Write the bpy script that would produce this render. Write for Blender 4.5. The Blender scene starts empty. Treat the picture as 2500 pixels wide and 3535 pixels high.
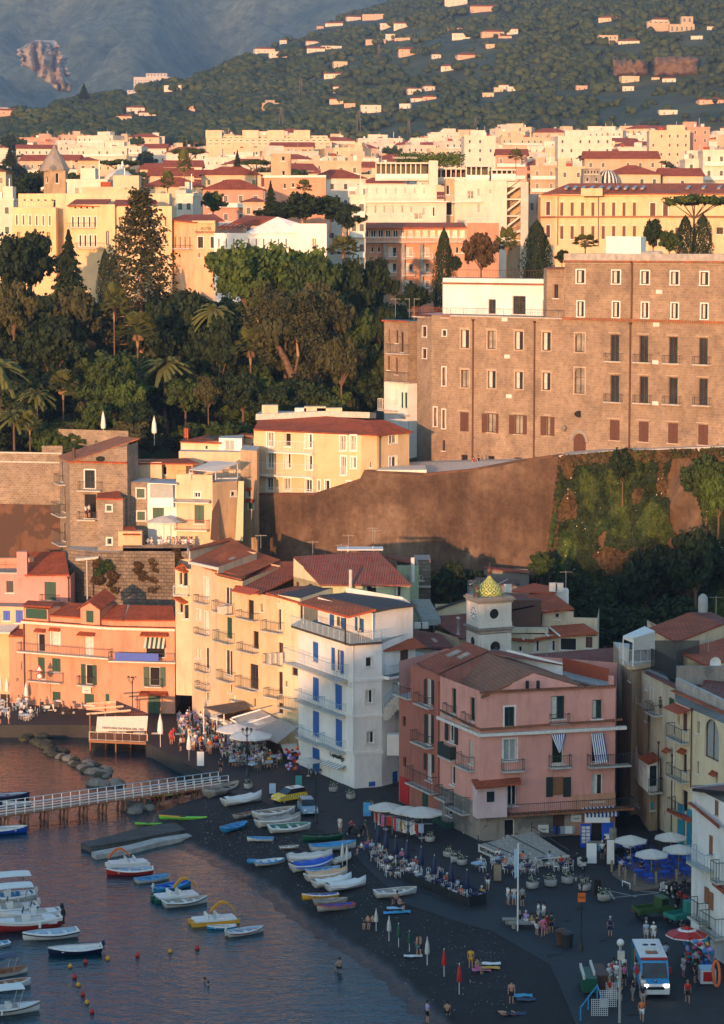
import bpy,math,random
import numpy as np
from mathutils import Vector,Matrix,noise
R=random.Random(7)
sc=bpy.context.scene
col=sc.collection
H0=58.0;FP=8700.0;PITCH=math.atan((1767.5-850)/FP)
SUN_AZ=math.radians(15);SUN_EL=math.radians(4.2)
# ---- camera, sky, sun, exposure
cam=bpy.data.objects.new('camera',bpy.data.cameras.new('camera'));col.objects.link(cam)
cam.location=(0,0,H0);cam.rotation_euler=(math.pi/2-PITCH,0,0)
cam.data.sensor_fit='VERTICAL';cam.data.sensor_height=36;cam.data.lens=36*FP/3535
cam.data.clip_start=1;cam.data.clip_end=30000
sc.camera=cam
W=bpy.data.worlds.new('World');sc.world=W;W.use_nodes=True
nt=W.node_tree;nt.nodes.clear()
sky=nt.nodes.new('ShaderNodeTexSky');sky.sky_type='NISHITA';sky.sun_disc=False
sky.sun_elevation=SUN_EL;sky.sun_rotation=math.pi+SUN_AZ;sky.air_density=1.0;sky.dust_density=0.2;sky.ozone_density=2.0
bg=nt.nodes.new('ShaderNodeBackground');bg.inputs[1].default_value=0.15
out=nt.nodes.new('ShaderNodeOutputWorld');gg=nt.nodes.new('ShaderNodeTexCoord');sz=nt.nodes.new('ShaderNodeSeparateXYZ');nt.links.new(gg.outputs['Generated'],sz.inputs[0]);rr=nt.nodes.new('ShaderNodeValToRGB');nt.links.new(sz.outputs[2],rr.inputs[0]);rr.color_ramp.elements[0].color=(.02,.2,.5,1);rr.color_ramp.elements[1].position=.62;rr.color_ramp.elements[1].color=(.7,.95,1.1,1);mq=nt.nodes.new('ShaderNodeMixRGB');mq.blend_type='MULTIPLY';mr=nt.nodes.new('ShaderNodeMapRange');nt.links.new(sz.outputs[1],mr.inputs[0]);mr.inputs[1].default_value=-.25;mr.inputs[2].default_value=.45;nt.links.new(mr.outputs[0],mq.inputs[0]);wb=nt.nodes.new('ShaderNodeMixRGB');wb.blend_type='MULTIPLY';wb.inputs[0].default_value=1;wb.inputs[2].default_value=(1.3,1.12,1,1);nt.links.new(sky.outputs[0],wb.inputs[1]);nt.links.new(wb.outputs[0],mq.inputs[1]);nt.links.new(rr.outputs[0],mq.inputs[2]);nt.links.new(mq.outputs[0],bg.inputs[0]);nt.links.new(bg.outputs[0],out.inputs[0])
sl=bpy.data.lights.new('sun','SUN');sun=bpy.data.objects.new('sun',sl);col.objects.link(sun)
sl.energy=2.0;sl.angle=math.radians(0.6);sl.color=(.8,.4,.185)
sdir=Vector((-math.sin(SUN_AZ)*math.cos(SUN_EL),-math.cos(SUN_AZ)*math.cos(SUN_EL),math.sin(SUN_EL)))
sun.rotation_euler=sdir.to_track_quat('Z','Y').to_euler()
sc.view_settings.view_transform='Standard';sc.view_settings.look='None';sc.view_settings.exposure=1.92;sc.view_settings.gamma=1
sc.cycles.max_bounces=5;sc.cycles.diffuse_bounces=2;sc.cycles.glossy_bounces=3;sc.cycles.transparent_max_bounces=4;sc.cycles.volume_bounces=0
sc.cycles.use_denoising=True
# ---- photo geometry: (x, y) of the photograph to the real place
cp,sp_=math.cos(PITCH),math.sin(PITCH)
FR=(0.0,0.0,1.0)
FRS={0:(0,0,1),1:(0,0,1.2992),2:(1250,0,1.2992),3:(0,800,1.2992),4:(1250,800,1.2992),5:(0,1450,1.8044),6:(800,1450,1.8044),7:(1600,1450,1.8044),8:(0,2000,1.8044),9:(800,2050,1.8044),10:(1600,2050,1.8044),11:(0,2650,1.8044),12:(800,2650,1.8044),13:(1600,2650,1.8044),14:(0,3100,1.2992),15:(1250,3000,1.2992),16:(1900,1950,2.7067),17:(2100,2450,4.06),18:(2050,2950,3.609),19:(0,2950,3.609),20:(1350,1900,2.7067)}
def fr(i):
 global FR
 FR=FRS[i]
def px(x,y):return(FR[0]+x/FR[2],FR[1]+y/FR[2])
def ray(x,y):
 x,y=px(x,y);a=(x-1250)/FP;b=-(y-1767.5)/FP
 return Vector((a,cp+b*sp_,-sp_+b*cp))
def P(x,y,Y):
 d=ray(x,y);t=Y/d.y
 return Vector((d.x*t,Y,H0+d.z*t))
def G(x,y,z=1.5):
 d=ray(x,y);t=(z-H0)/d.z
 return Vector((d.x*t,d.y*t,z))
def zat(x,y,Y):return P(x,y,Y).z
def topx(p):
 v=Vector(p)-Vector((0,0,H0));dep=v.y*cp-v.z*sp_;up=v.y*sp_+v.z*cp
 return(1250+v.x/dep*FP,1767.5-up/dep*FP)
 # ---- materials
MT={}
def mkmat(name):
 m=bpy.data.materials.new(name);m.use_nodes=True;n=m.node_tree;n.nodes.clear()
 o=n.nodes.new('ShaderNodeOutputMaterial');b=n.nodes.new('ShaderNodeBsdfPrincipled');n.links.new(b.outputs[0],o.inputs[0])
 MT[name]=m
 return m,n,b
def N(n,t,**k):
 x=n.nodes.new('ShaderNode'+t)
 for a,v in k.items():
  if a[0]=='_':x.inputs[a[1:].replace('_',' ')].default_value=v
  else:setattr(x,a,v)
 return x
def noise_n(n,scale,vec=None,detail=4,rough=.6,sc3=None):
 tc=N(n,'TexCoord');src=tc.outputs['Object']if vec is None else vec
 if sc3:
  mp=N(n,'Mapping');mp.inputs['Scale'].default_value=sc3;n.links.new(src,mp.inputs[0]);src=mp.outputs[0]
 t=N(n,'TexNoise',_Scale=scale,_Detail=detail,_Roughness=rough);n.links.new(src,t.inputs['Vector'])
 return t.outputs['Fac']
def ramp(n,src,stops):
 r=N(n,'ValToRGB');n.links.new(src,r.inputs[0]);e=r.color_ramp.elements
 while len(e)<len(stops):e.new(.5)
 for i,(p,c)in enumerate(stops):e[i].position=p;e[i].color=(*c,1)
 return r.outputs[0]
def mix(n,f,a,b,mode='MIX'):
 m=N(n,'MixRGB',blend_type=mode)
 for i,v in((0,f),(1,a),(2,b)):
  if hasattr(v,'links')or hasattr(v,'is_output'):n.links.new(v,m.inputs[i])
  elif i==0:m.inputs[0].default_value=v
  else:m.inputs[i].default_value=(*v,1)
 return m.outputs[0]
def bump(n,b,h,st,dist=.05):
 x=N(n,'Bump',_Strength=st,_Distance=dist);n.links.new(h,x.inputs['Height']);n.links.new(x.outputs[0],b.inputs['Normal'])
def sc_(c,f):return tuple(min(1,v*f)for v in c)
def flat(name,c,rough=.6,var=.12,scale=2.5,metal=0,bm=0):
 if name in MT:return name
 m,n,b=mkmat(name);b.inputs['Roughness'].default_value=rough;b.inputs['Metallic'].default_value=metal
 f=noise_n(n,scale);n.links.new(ramp(n,f,[(.3,sc_(c,1-var)),(.7,sc_(c,1+var))]),b.inputs['Base Color'])
 if bm:bump(n,b,f,bm)
 return name
def plaster(name,c,stain=.35,patch=None,pamt=.62):
 m,n,b=mkmat(name);b.inputs['Roughness'].default_value=.9
 a=ramp(n,noise_n(n,.35,detail=6),[(.3,sc_(c,.86)),(.7,sc_(c,1.08))])
 s=ramp(n,noise_n(n,.9,detail=7,rough=.7,sc3=(1,1,.18)),[(.5,(1,1,1)),(.75,(1-stain,1-stain*1.05,1-stain*1.1))])
 cc=mix(n,1,a,s,'MULTIPLY')
 if patch:
  k=ramp(n,noise_n(n,.22,detail=8,rough=.65),[(pamt-.03,(0,0,0)),(pamt,(1,1,1))])
  cc=mix(n,k,cc,patch)
 n.links.new(cc,b.inputs['Base Color']);bump(n,b,noise_n(n,6,detail=5),.25,.03)
 return name
def bricky(name,c1,c2,mortar,w,h,ms=.02,rough=.9,st=.5,mot=.5,mscale=.25,dist=.05):
 m,n,b=mkmat(name);b.inputs['Roughness'].default_value=rough
 uv=N(n,'UVMap');t=N(n,'TexBrick',offset=.5);n.links.new(uv.outputs[0],t.inputs['Vector'])
 for k,v in(('Color1',(*c1,1)),('Color2',(*c2,1)),('Mortar',(*mortar,1)),('Scale',1),('Mortar Size',ms),('Mortar Smooth',.3),('Brick Width',w),('Row Height',h)):t.inputs[k].default_value=v
 d=ramp(n,noise_n(n,mscale,detail=8,rough=.7),[(.32,(1-mot,1-mot,1-mot)),(.62,(1.0,1.0,1.0))])
 d2=ramp(n,noise_n(n,1.6,detail=5,rough=.7),[(.3,(.72,.72,.74)),(.7,(1,1,1))])
 n.links.new(mix(n,1,mix(n,1,t.outputs['Color'],d,'MULTIPLY'),d2,'MULTIPLY'),b.inputs['Base Color'])
 iv=N(n,'Math',operation='SUBTRACT');iv.inputs[0].default_value=1;n.links.new(t.outputs['Fac'],iv.inputs[1]);bump(n,b,iv.outputs[0],st,dist)
 return name
def rooftile(name,c1,c2,moss=None):
 m,n,b=mkmat(name);b.inputs['Roughness'].default_value=.85
 uv=N(n,'UVMap');t=N(n,'TexBrick',offset=.0);n.links.new(uv.outputs[0],t.inputs['Vector'])
 for k,v in(('Color1',(*c1,1)),('Color2',(*c2,1)),('Mortar',(*sc_(c1,.35),1)),('Scale',1),('Mortar Size',.035),('Mortar Smooth',.5),('Brick Width',.3),('Row Height',.42)):t.inputs[k].default_value=v
 d=ramp(n,noise_n(n,.5,detail=7,rough=.7),[(.3,(.6,.55,.55)),(.6,(1,1,1)),(.8,(1.0,.9,.8))])
 cc=mix(n,1,t.outputs['Color'],d,'MULTIPLY')
 if moss:cc=mix(n,ramp(n,noise_n(n,1.1,detail=8,rough=.8),[(.45,(0,0,0)),(.6,(.8,.8,.8))]),cc,moss)
 n.links.new(cc,b.inputs['Base Color'])
 wv=N(n,'TexWave',wave_type='BANDS',bands_direction='X',_Scale=1.05);n.links.new(uv.outputs[0],wv.inputs['Vector'])
 ad=N(n,'Math',operation='SUBTRACT');n.links.new(wv.outputs['Fac'],ad.inputs[0]);n.links.new(t.outputs['Fac'],ad.inputs[1]);bump(n,b,ad.outputs[0],.8,.06)
 return name
def leafm(name,dark,light,scale=.35,rough=.75):
 m,n,b=mkmat(name);b.inputs['Roughness'].default_value=rough;b.inputs['Specular IOR Level'].default_value=.25
 f=noise_n(n,scale,detail=5,rough=.7);c=ramp(n,f,[(.3,dark),(.52,tuple((x+y)/2 for x,y in zip(dark,light))),(.72,light)])
 oi=N(n,'ObjectInfo');c2=mix(n,1,c,ramp(n,oi.outputs['Random'],[(0,(.75,.8,.8)),(1,(1.0,1.0,.9))]),'MULTIPLY')
 n.links.new(c2,b.inputs['Base Color'])
 return name
def glass(name,c,rough=.12):
 m,n,b=mkmat(name);b.inputs['Roughness'].default_value=rough;b.inputs['Base Color'].default_value=(*c,1);b.inputs['Specular IOR Level'].default_value=.5
 n.links.new(ramp(n,noise_n(n,.8),[(.35,sc_(c,.6)),(.65,sc_(c,1.3))]),b.inputs['Base Color'])
 return name
def emit(name,c,s):
 m,n,b=mkmat(name);b.inputs['Base Color'].default_value=(*c,1);b.inputs['Emission Color'].default_value=(*c,1);b.inputs['Emission Strength'].default_value=s
 return name
 # ---- mesh collector
class MB:
 def __init__(s):s.v=[];s.f=[];s.m=[];s.sm=[]
 def add(s,vs,fs,mat,smooth=False):
  o=len(s.v);s.v+=[tuple(v)for v in vs]
  for f in fs:s.f.append(tuple(i+o for i in f));s.m.append(mat);s.sm.append(smooth)
  return s
 def poly(s,pts,mat):return s.add(pts,[tuple(range(len(pts)))],mat)
 def box(s,c,d,mat,rz=0,M=None):
  x,y,z=d[0]/2,d[1]/2,d[2]/2;ca,sa=math.cos(rz),math.sin(rz)
  vs=[(c[0]+i*x*ca-j*y*sa,c[1]+i*x*sa+j*y*ca,c[2]+k*z)for k in(-1,1)for i,j in((-1,-1),(1,-1),(1,1),(-1,1))]
  if M:vs=[M@Vector(v)for v in vs]
  return s.add(vs,[(3,2,1,0),(4,5,6,7),(0,1,5,4),(1,2,6,5),(2,3,7,6),(3,0,4,7)],mat)
 def obox(s,o,a,b,c,mat):
  o,a,b,c=map(Vector,(o,a,b,c))
  if a.cross(b).dot(c)<0:a,b=b,a
  vs=[o,o+a,o+a+b,o+b,o+c,o+a+c,o+a+b+c,o+b+c]
  return s.add(vs,[(3,2,1,0),(4,5,6,7),(0,1,5,4),(1,2,6,5),(2,3,7,6),(3,0,4,7)],mat)
 def prism(s,pts,ext,mat,side=None):
  pts=[Vector(p)for p in pts];e=Vector(ext);n=len(pts);nn=Vector((0,0,0))
  for i in range(n):nn+=pts[i].cross(pts[(i+1)%n])
  if nn.dot(e)>0:pts=pts[::-1]
  s.add(pts,[tuple(range(n))],mat);s.add([p+e for p in pts],[tuple(range(n))[::-1]],side or mat)
  for i in range(n):
   j=(i+1)%n;s.add([pts[i],pts[i]+e,pts[j]+e,pts[j]],[(0,1,2,3)],side or mat)
  return s
 def tube(s,a,b,r,mat,r2=None,n=8,cap=True):
  a,b=Vector(a),Vector(b);d=(b-a);d=d.normalized()if d.length>1e-6 else Vector((0,0,1));t=d.orthogonal().normalized();u=d.cross(t);r2=r if r2 is None else r2
  vs=[a+(t*math.cos(q)+u*math.sin(q))*r for q in[2*math.pi*i/n for i in range(n)]]+[b+(t*math.cos(q)+u*math.sin(q))*r2 for q in[2*math.pi*i/n for i in range(n)]]
  fs=[(i,(i+1)%n,n+(i+1)%n,n+i)for i in range(n)]
  s.add(vs,fs,mat,n>5)
  if cap:s.add(vs[:n],[tuple(range(n))[::-1]],mat);s.add(vs[n:],[tuple(range(n))],mat)
  return s
 def path(s,pts,r,mat,n=6):
  for i in range(len(pts)-1):s.tube(pts[i],pts[i+1],r,mat,n=n)
  return s
 def lathe(s,prof,c,mat,n=12,smooth=True,sx=1,sy=1):
  vs=[];k=len(prof)
  for r,z in prof:
   for i in range(n):vs.append((c[0]+r*sx*math.cos(2*math.pi*i/n),c[1]+r*sy*math.sin(2*math.pi*i/n),c[2]+z))
  fs=[(j*n+i,j*n+(i+1)%n,(j+1)*n+(i+1)%n,(j+1)*n+i)for j in range(k-1)for i in range(n)]
  return s.add(vs,fs,mat,smooth)
 def ball(s,c,r,mat,n=8,sx=1,sy=1,sz=1):
  return s.lathe([(max(.001,r*math.sin(math.pi*j/6)),-r*sz*math.cos(math.pi*j/6))for j in range(7)],c,mat,n,True,sx,sy)
 def mesh(s,name,org=(0,0,0),uv=True):
  me=bpy.data.meshes.new(name);v=np.array(s.v,dtype=float).reshape(-1,3)-np.array(org)
  me.from_pydata(v.tolist(),[],s.f);names=[]
  for m in s.m:
   if m not in names:names.append(m)
  ix={m:i for i,m in enumerate(names)}
  for m in names:me.materials.append(MT[m])
  me.polygons.foreach_set('material_index',[ix[m]for m in s.m]);me.polygons.foreach_set('use_smooth',s.sm)
  if uv and len(s.f):
   ul=me.uv_layers.new(name='UVMap');nl=len(me.loops)
   lv=np.zeros(nl,int);me.loops.foreach_get('vertex_index',lv)
   pn=np.zeros(len(me.polygons)*3);me.polygons.foreach_get('normal',pn);pn=pn.reshape(-1,3)
   lt=np.zeros(len(me.polygons),int);me.polygons.foreach_get('loop_total',lt);nn=np.repeat(pn,lt,0)
   t=np.stack([-nn[:,1],nn[:,0],np.zeros(nl)],1);L=np.linalg.norm(t,axis=1);t[L<.05]=(1,0,0);t/=np.maximum(np.linalg.norm(t,axis=1),1e-6)[:,None]
   b=np.cross(nn,t);w=np.array(s.v)[lv]
   ul.data.foreach_set('uv',np.stack([(w*t).sum(1),(w*b).sum(1)],1).ravel())
  me.update()
  return me
 def build(s,name,parent=None,uv=True,label=None):
  org=wloc(parent)if parent is not None else(0,0,0)
  o=bpy.data.objects.new(name,s.mesh(name,org,uv));col.objects.link(o)
  if parent is not None:o.parent=parent
  if label:o['label']=label
  return o
LOC={}
def wloc(o):
 p=Vector((0,0,0))
 while o is not None:p+=o.location;o=o.parent
 return tuple(p)
def tag(o,label,cat,group=None):
 o['label']=label;o['category']=cat
 if group:o['group']=group
 return o
def struct(o,kind='structure'):o['kind']=kind;return o
def thing(name,label,cat,loc=(0,0,0),group=None,rz=0):
 o=bpy.data.objects.new(name,None);o.location=loc;o.rotation_euler=(0,0,rz);o.empty_display_size=.3;col.objects.link(o)
 return tag(o,label,cat,group)
def kids(o):
 return KID.get(o.name,[])
KID={}
def freeze(root):
 ch={}
 for o in col.objects:
  if o.parent:ch.setdefault(o.parent.name,[]).append(o)
 def rec(o):
  KID[o.name]=ch.get(o.name,[])
  for c in KID[o.name]:rec(c)
 rec(root);root['used']=0
 return root
def put(proto,loc,rz=0,label=None,group=None,s=1,mats=None,tilt=None):
 """first use moves the prototype itself, later uses copy the thing, its parts and their sub-parts"""
 if proto.get('used',0)==0:
  r=proto;proto['used']=1
 else:
  r=proto.copy();col.objects.link(r)
  for a in kids(proto):
   c=a.copy();col.objects.link(c);c.parent=r
   for g in kids(a):
    d=g.copy();col.objects.link(d);d.parent=c
    for h in kids(g):
     e=h.copy();col.objects.link(e);e.parent=d
 r.location=loc;r.rotation_euler=(tilt[0],tilt[1],rz)if tilt else(0,0,rz);r.scale=s if hasattr(s,'__len__')else(s,s,s)
 if label:r['label']=label
 if group:r['group']=group
 return r
 # ---- palette
plaster('salmon',(.62,.31,.2));plaster('rose',(.74,.35,.29),.3,(.45,.36,.31),.71);plaster('brick_pink',(.42,.15,.11));plaster('white_plaster',(.82,.81,.79),.18);plaster('cream',(.7,.53,.36));plaster('yellow',(.7,.52,.31),.25);plaster('pale_yellow',(.74,.63,.42),.3)
plaster('peach',(.76,.47,.28));plaster('weathered_cream',(.62,.55,.42),.5,(.36,.34,.31),.66);plaster('mint',(.45,.52,.36),.3);plaster('grey_render',(.3,.27,.24),.5,(.16,.15,.14),.6);plaster('pink_plaster',(.64,.31,.27),.3);plaster('tan_render',(.46,.34,.22),.5)
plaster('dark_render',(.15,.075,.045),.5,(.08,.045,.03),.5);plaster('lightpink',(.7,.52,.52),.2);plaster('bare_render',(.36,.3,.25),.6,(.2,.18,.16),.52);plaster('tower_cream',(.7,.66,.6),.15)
bricky('tuff',(.46,.33,.225),(.37,.265,.18),(.53,.4,.285),.62,.34,.025,mot=.42);bricky('old_stone',(.42,.33,.245),(.31,.24,.175),(.5,.4,.3),.55,.3,.03,mot=.45,st=.7);bricky('rough_wall',(.34,.27,.2),(.24,.19,.15),(.2,.16,.12),.7,.45,.05,mot=.5,st=1,dist=.12);bricky('quay_stone',(.13,.12,.11),(.09,.085,.08),(.05,.05,.05),1.2,.45,.03,mot=.5);bricky('plank',(.3,.22,.15),(.24,.17,.12),(.1,.07,.05),2.4,.14,.012,mot=.2)
rooftile('tile',(.58,.125,.04),(.42,.085,.03));rooftile('tile_old',(.4,.15,.07),(.5,.17,.075),(.22,.13,.075));rooftile('tile_dark',(.36,.085,.055),(.26,.065,.045),(.17,.1,.08));rooftile('tile_orange',(.66,.16,.04),(.5,.12,.035))
flat('trim',(.72,.7,.66),.7);flat('white',(.8,.8,.78),.5,.05);flat('offwhite',(.7,.66,.58),.7);flat('frame_brown',(.09,.04,.025),.6);flat('frame_white',(.75,.74,.7),.5);flat('shutter_green',(.02,.075,.05),.55);flat('shutter_dark',(.02,.028,.026),.55);flat('shutter_blue',(.02,.12,.42),.5);flat('shutter_brown',(.12,.05,.03),.6);flat('wood',(.28,.12,.05),.6)
flat('iron',(.03,.032,.035),.5);flat('rail_white',(.75,.75,.73),.5);flat('rail_blue',(.25,.4,.52),.5);flat('slab',(.5,.48,.44),.85,.2);flat('black',(.012,.012,.014),.6);flat('dark_inside',(.015,.013,.012),.9);flat('bitumen',(.055,.052,.055),.85,.3);flat('roof_grey',(.32,.3,.28),.9,.2);flat('concrete',(.4,.38,.35),.9,.25,1.2);flat('zinc',(.4,.42,.43),.4,.1,metal=.5)  # dark_inside: near-black fill paints the shade inside openings
glass('glass',(.025,.032,.04));glass('glass_lit',(.3,.27,.22),.3);flat('curtain',(.62,.6,.55),.8,.15);flat('grey_shutter',(.33,.36,.36),.6);flat('turquoise',(.03,.3,.45),.5);flat('awning_red',(.42,.08,.03),.7);flat('canvas',(.62,.58,.52),.8,.08);flat('canvas_white',(.78,.76,.72),.8,.05);flat('pipe_brown',(.08,.03,.02),.5);flat('red',(.5,.02,.015),.5);flat('blue',(.01,.08,.5),.5);flat('ac_white',(.62,.62,.58),.5)  # glass_lit: paler base colour paints panes as lit, nothing glows
_m,_n,_b=mkmat('netting');_b.inputs['Base Color'].default_value=(.03,.035,.04,1);_b.inputs['Alpha'].default_value=.55
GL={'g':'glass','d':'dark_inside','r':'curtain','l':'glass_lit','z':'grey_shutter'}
class Bld:
 def __init__(s,name,label,cat,p,zb,group=None):
  s.root=thing(name,label,cat,(p[0],p[1],zb),group);s.zb=zb;s.w=MB();s.c=MB();s.r={}
 def face(s,A,B,zt,zb,mat,wins=(),fm='frame_white',sm='shutter_green',tm='trim',holes=True,ztB=None):
  A,B=Vector((A[0],A[1],0)),Vector((B[0],B[1],0));s.A=A;s.L=(B-A).length;s.t=(B-A)/s.L;s.n=Vector((s.t.y,-s.t.x,0));s.fm,s.sm,s.tm=fm,sm,tm;s.zt=zt;s.zbf=zb
  ops=[]
  for w in wins:
   u0,u1,z0,z1=s.rect(*w[:4])
   u0=max(u0,.12);u1=min(u1,s.L-.12);z0=max(z0,zb+.05);z1=min(z1,zt-.1)
   if u1-u0>.15 and z1-z0>.15:ops.append((u0,u1,z0,z1,w[4]if len(w)>4 else 'g'))
  us=sorted({0,s.L}|{round(o[i],3)for o in ops for i in(0,1)});zs=sorted({zb,zt}|{round(o[i],3)for o in ops for i in(2,3)})
  def hole(u,z):
   return any(o[0]<u<o[1]and o[2]<z<o[3]for o in ops)
  pt=lambda u,z,d=0:s.A+s.t*u+s.n*d+Vector((0,0,z))
  for i in range(len(us)-1):
   j=0
   while j<len(zs)-1:
    um=(us[i]+us[i+1])/2
    if hole(um,(zs[j]+zs[j+1])/2):j+=1;continue
    k=j
    while k+1<len(zs)-1 and not hole(um,(zs[k+1]+zs[k+2])/2):k+=1
    s.w.poly([pt(us[i],zs[j]),pt(us[i+1],zs[j]),pt(us[i+1],zs[k+1]),pt(us[i],zs[k+1])],mat);j=k+1
  for(u0,u1,z0,z1,kd)in ops:
   d=-.28
   for a,b in(((u0,z0),(u1,z0)),((u1,z0),(u1,z1)),((u1,z1),(u0,z1)),((u0,z1),(u0,z0))):
    s.w.poly([pt(*a),pt(*a,d),pt(*b,d),pt(*b)],mat)
   s.win(u0,u1,z0,z1,kd,pt,d,mat)
  s.pt=pt
  return s
 def hit(s,x,y):
  r=ray(x,y);C=Vector((0,0,H0));t=(s.A-C).dot(s.n)/r.dot(s.n);q=C+r*t
  return(q-s.A).dot(s.t),q.z
 def rect(s,x0,y0,x1,y1):
  ym=(y0+y1)/2;xm=(x0+x1)/2
  return s.hit(x0,ym)[0],s.hit(x1,ym)[0],s.hit(xm,y1)[1],s.hit(xm,y0)[1]
 def win(s,u0,u1,z0,z1,kd,pt,d,wm):
  w=u1-u0;h=z1-z0;f=MB();fw=min(.09,w*.1)
  bx=lambda m,a,b,c,e,q0,q1,mt:m.obox(pt(a,c,q0),s.t*(b-a),Vector((0,0,e-c)),s.n*(q1-q0),mt)
  base=kd[0];big=h>1.9*w or 'D' in kd
  if base!='c':
   for a,b,c,e in((u0,u0+fw,z0,z1),(u1-fw,u1,z0,z1),(u0+fw,u1-fw,z1-fw,z1),(u0+fw,u1-fw,z0,z0+fw)):bx(f,a,b,c,e,d+.01,d+.1,s.fm)
   if w>.75 and base!='d':bx(f,(u0+u1)/2-fw*.5,(u0+u1)/2+fw*.5,z0+fw,z1-fw,d+.01,d+.09,s.fm)
   if h>1.3 and 'x' in kd:bx(f,u0+fw,u1-fw,z0+h*.62,z0+h*.62+fw*.7,d+.01,d+.08,s.fm)
  else:
   bx(f,u0,u1,z0,z0+.05,d+.01,d+.1,s.fm)
  if 't' in kd:
   k=.16
   for a,b,c,e in((u0-k,u0-.003,z0-.1,z1+k),(u1+.003,u1+k,z0-.1,z1+k),(u0,u1,z1+.003,z1+k)):bx(f,a,b,c,e,.002,.05,s.tm)
  if 'b' not in kd:bx(f,u0-.18,u1+.18,z0-.13,z0-.004,.002,.13,s.tm)
  if 'h' in kd:bx(f,u0-.25,u1+.25,z1+.18,z1+.3,.002,.2,s.tm)
  if 'a' in kd:
   r=w/2;zc=z1-r
   for sg in(0,1):
    pts=[pt(u0 if sg==0 else u1,z1,-.01)]
    arc=[pt((u0+u1)/2+(-1 if sg==0 else 1)*r*math.cos(q),zc+r*math.sin(q),-.01)for q in[math.pi/2*i/6 for i in range(7)]]
    for i in range(6):f.poly([pts[0],arc[i],arc[i+1]]if sg else[pts[0],arc[i+1],arc[i]],wm)
  o=f.build('door' if 'D' in kd else 'window',s.root)
  if base!='c':
   g=MB();bx(g,u0+.01,u1-.01,z0+.01,z1-.01,d-.03,d+.005,GL[base])
   if 'k' in kd:bx(g,u0+fw,u0+w*.5,z0+fw,z1-fw,d+.01,d+.03,'curtain')
   g.build('pane',o)
  else:
   for a,b in((u0+.01,(u0+u1)/2-.01),((u0+u1)/2+.01,u1-.01)):
    g=MB();bx(g,a,b,z0+.06,z1-.01,-.08,-.03,s.sm)
    for i in range(int(h/.22)):bx(g,a+.05,b-.05,z0+.12+i*.22,z0+.2+i*.22,-.03,-.012,s.sm)
    g.build('shutter',o)
  if 's' in kd:
   for a,b in((u0-w*.5,u0-.01),(u1+.01,u1+w*.5)):
    if a<0 or b>s.L:continue
    g=MB();bx(g,a,b,z0,z1,.06,.1,s.sm)
    for i in range(int(h/.25)):bx(g,a+.05,b-.05,z0+.06+i*.25,z0+.16+i*.25,.1,.12,s.sm)
    g.build('shutter',o)
  if 'p' in kd:s.pent_u(u0-.35,u1+.35,z1+.15,.8,'tile')
 def pent_u(s,u0,u1,z,dep,mat,drop=.35):
  m=MB();p=s.pt if hasattr(s,'pt')else None
  pt=lambda u,zz,d:s.A+s.t*u+s.n*d+Vector((0,0,zz))
  m.prism([pt(u0,z+drop,.003),pt(u1,z+drop,.003),pt(u1,z,dep),pt(u0,z,dep)],(0,0,.09),mat);m.build('canopy',s.root)
 def pent(s,x0,y,x1,dep=.9,mat='tile',drop=.35):
  u0,z=s.hit(x0,y);u1,_=s.hit(x1,y);s.pent_u(u0,u1,z,dep,mat,drop)
 def bal(s,x0,y0,x1,y1,dep=1.0,rm='iron',sm='slab',gap=.22,th=.16,solid=None):
  ym=y1;u0=s.hit(x0,ym)[0];u1=s.hit(x1,ym)[0];z=s.hit((x0+x1)/2,y1)[1];z1=s.hit((x0+x1)/2,y0)[1]
  if z1-z<.6:z1=z+1
  s.bal_u(u0,u1,z,z1-z,dep,rm,sm,gap,th,solid)
 def bal_u(s,u0,u1,z,h,dep,rm,sm,gap=.22,th=.16,solid=None):
  pt=lambda u,zz,d:s.A+s.t*u+s.n*d+Vector((0,0,zz))
  m=MB();m.obox(pt(u0,z-th,.004),s.t*(u1-u0),s.n*dep,(0,0,th),sm)
  o=m.build('balcony',s.root);r=MB();e=.04
  if rm:
   path=[pt(u0+e,z,.03),pt(u0+e,z,dep-e),pt(u1-e,z,dep-e),pt(u1-e,z,.03)]
   for i in range(3):
    a,b=path[i],path[i+1];L=(b-a).length;n=max(1,int(L/gap))
    for zz in(.12,h):
     r.tube(a+Vector((0,0,zz)),b+Vector((0,0,zz)),.035 if zz>.2 else.02,rm,n=4)
    if solid:r.obox(a+Vector((0,0,.1)),b-a,(b-a).normalized().cross(Vector((0,0,1)))*.03,(0,0,h-.15),solid)
    else:
     for k in range(n+1):
      q=a+(b-a)*(k/n);r.tube(q,q+Vector((0,0,h)),.028 if k%8==0 else.014,rm,n=4,cap=False)
   r.build('railing',o)
 def band(s,z,h=.25,proj=.12,mat='trim',u0=-.1,u1=None):
  u1=s.L+.1 if u1 is None else u1
  s.c.obox(s.A+s.t*u0+s.n*.002+Vector((0,0,z)),s.t*(u1-u0),s.n*proj,(0,0,h),mat)
 def pipe(s,x,y0,y1,mat='pipe_brown',r=.09):
  u,z0=s.hit(x,y0);_,z1=s.hit(x,y1);m=MB();q=s.A+s.t*u+s.n*.14
  m.tube(q+Vector((0,0,z1)),q+Vector((0,0,z0)),r,mat);m.lathe([(r,0),(r*2.2,.25),(r*2.2,.35)],(q.x,q.y,z0-.1),mat,8);m.build('downpipe',s.root)
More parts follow.
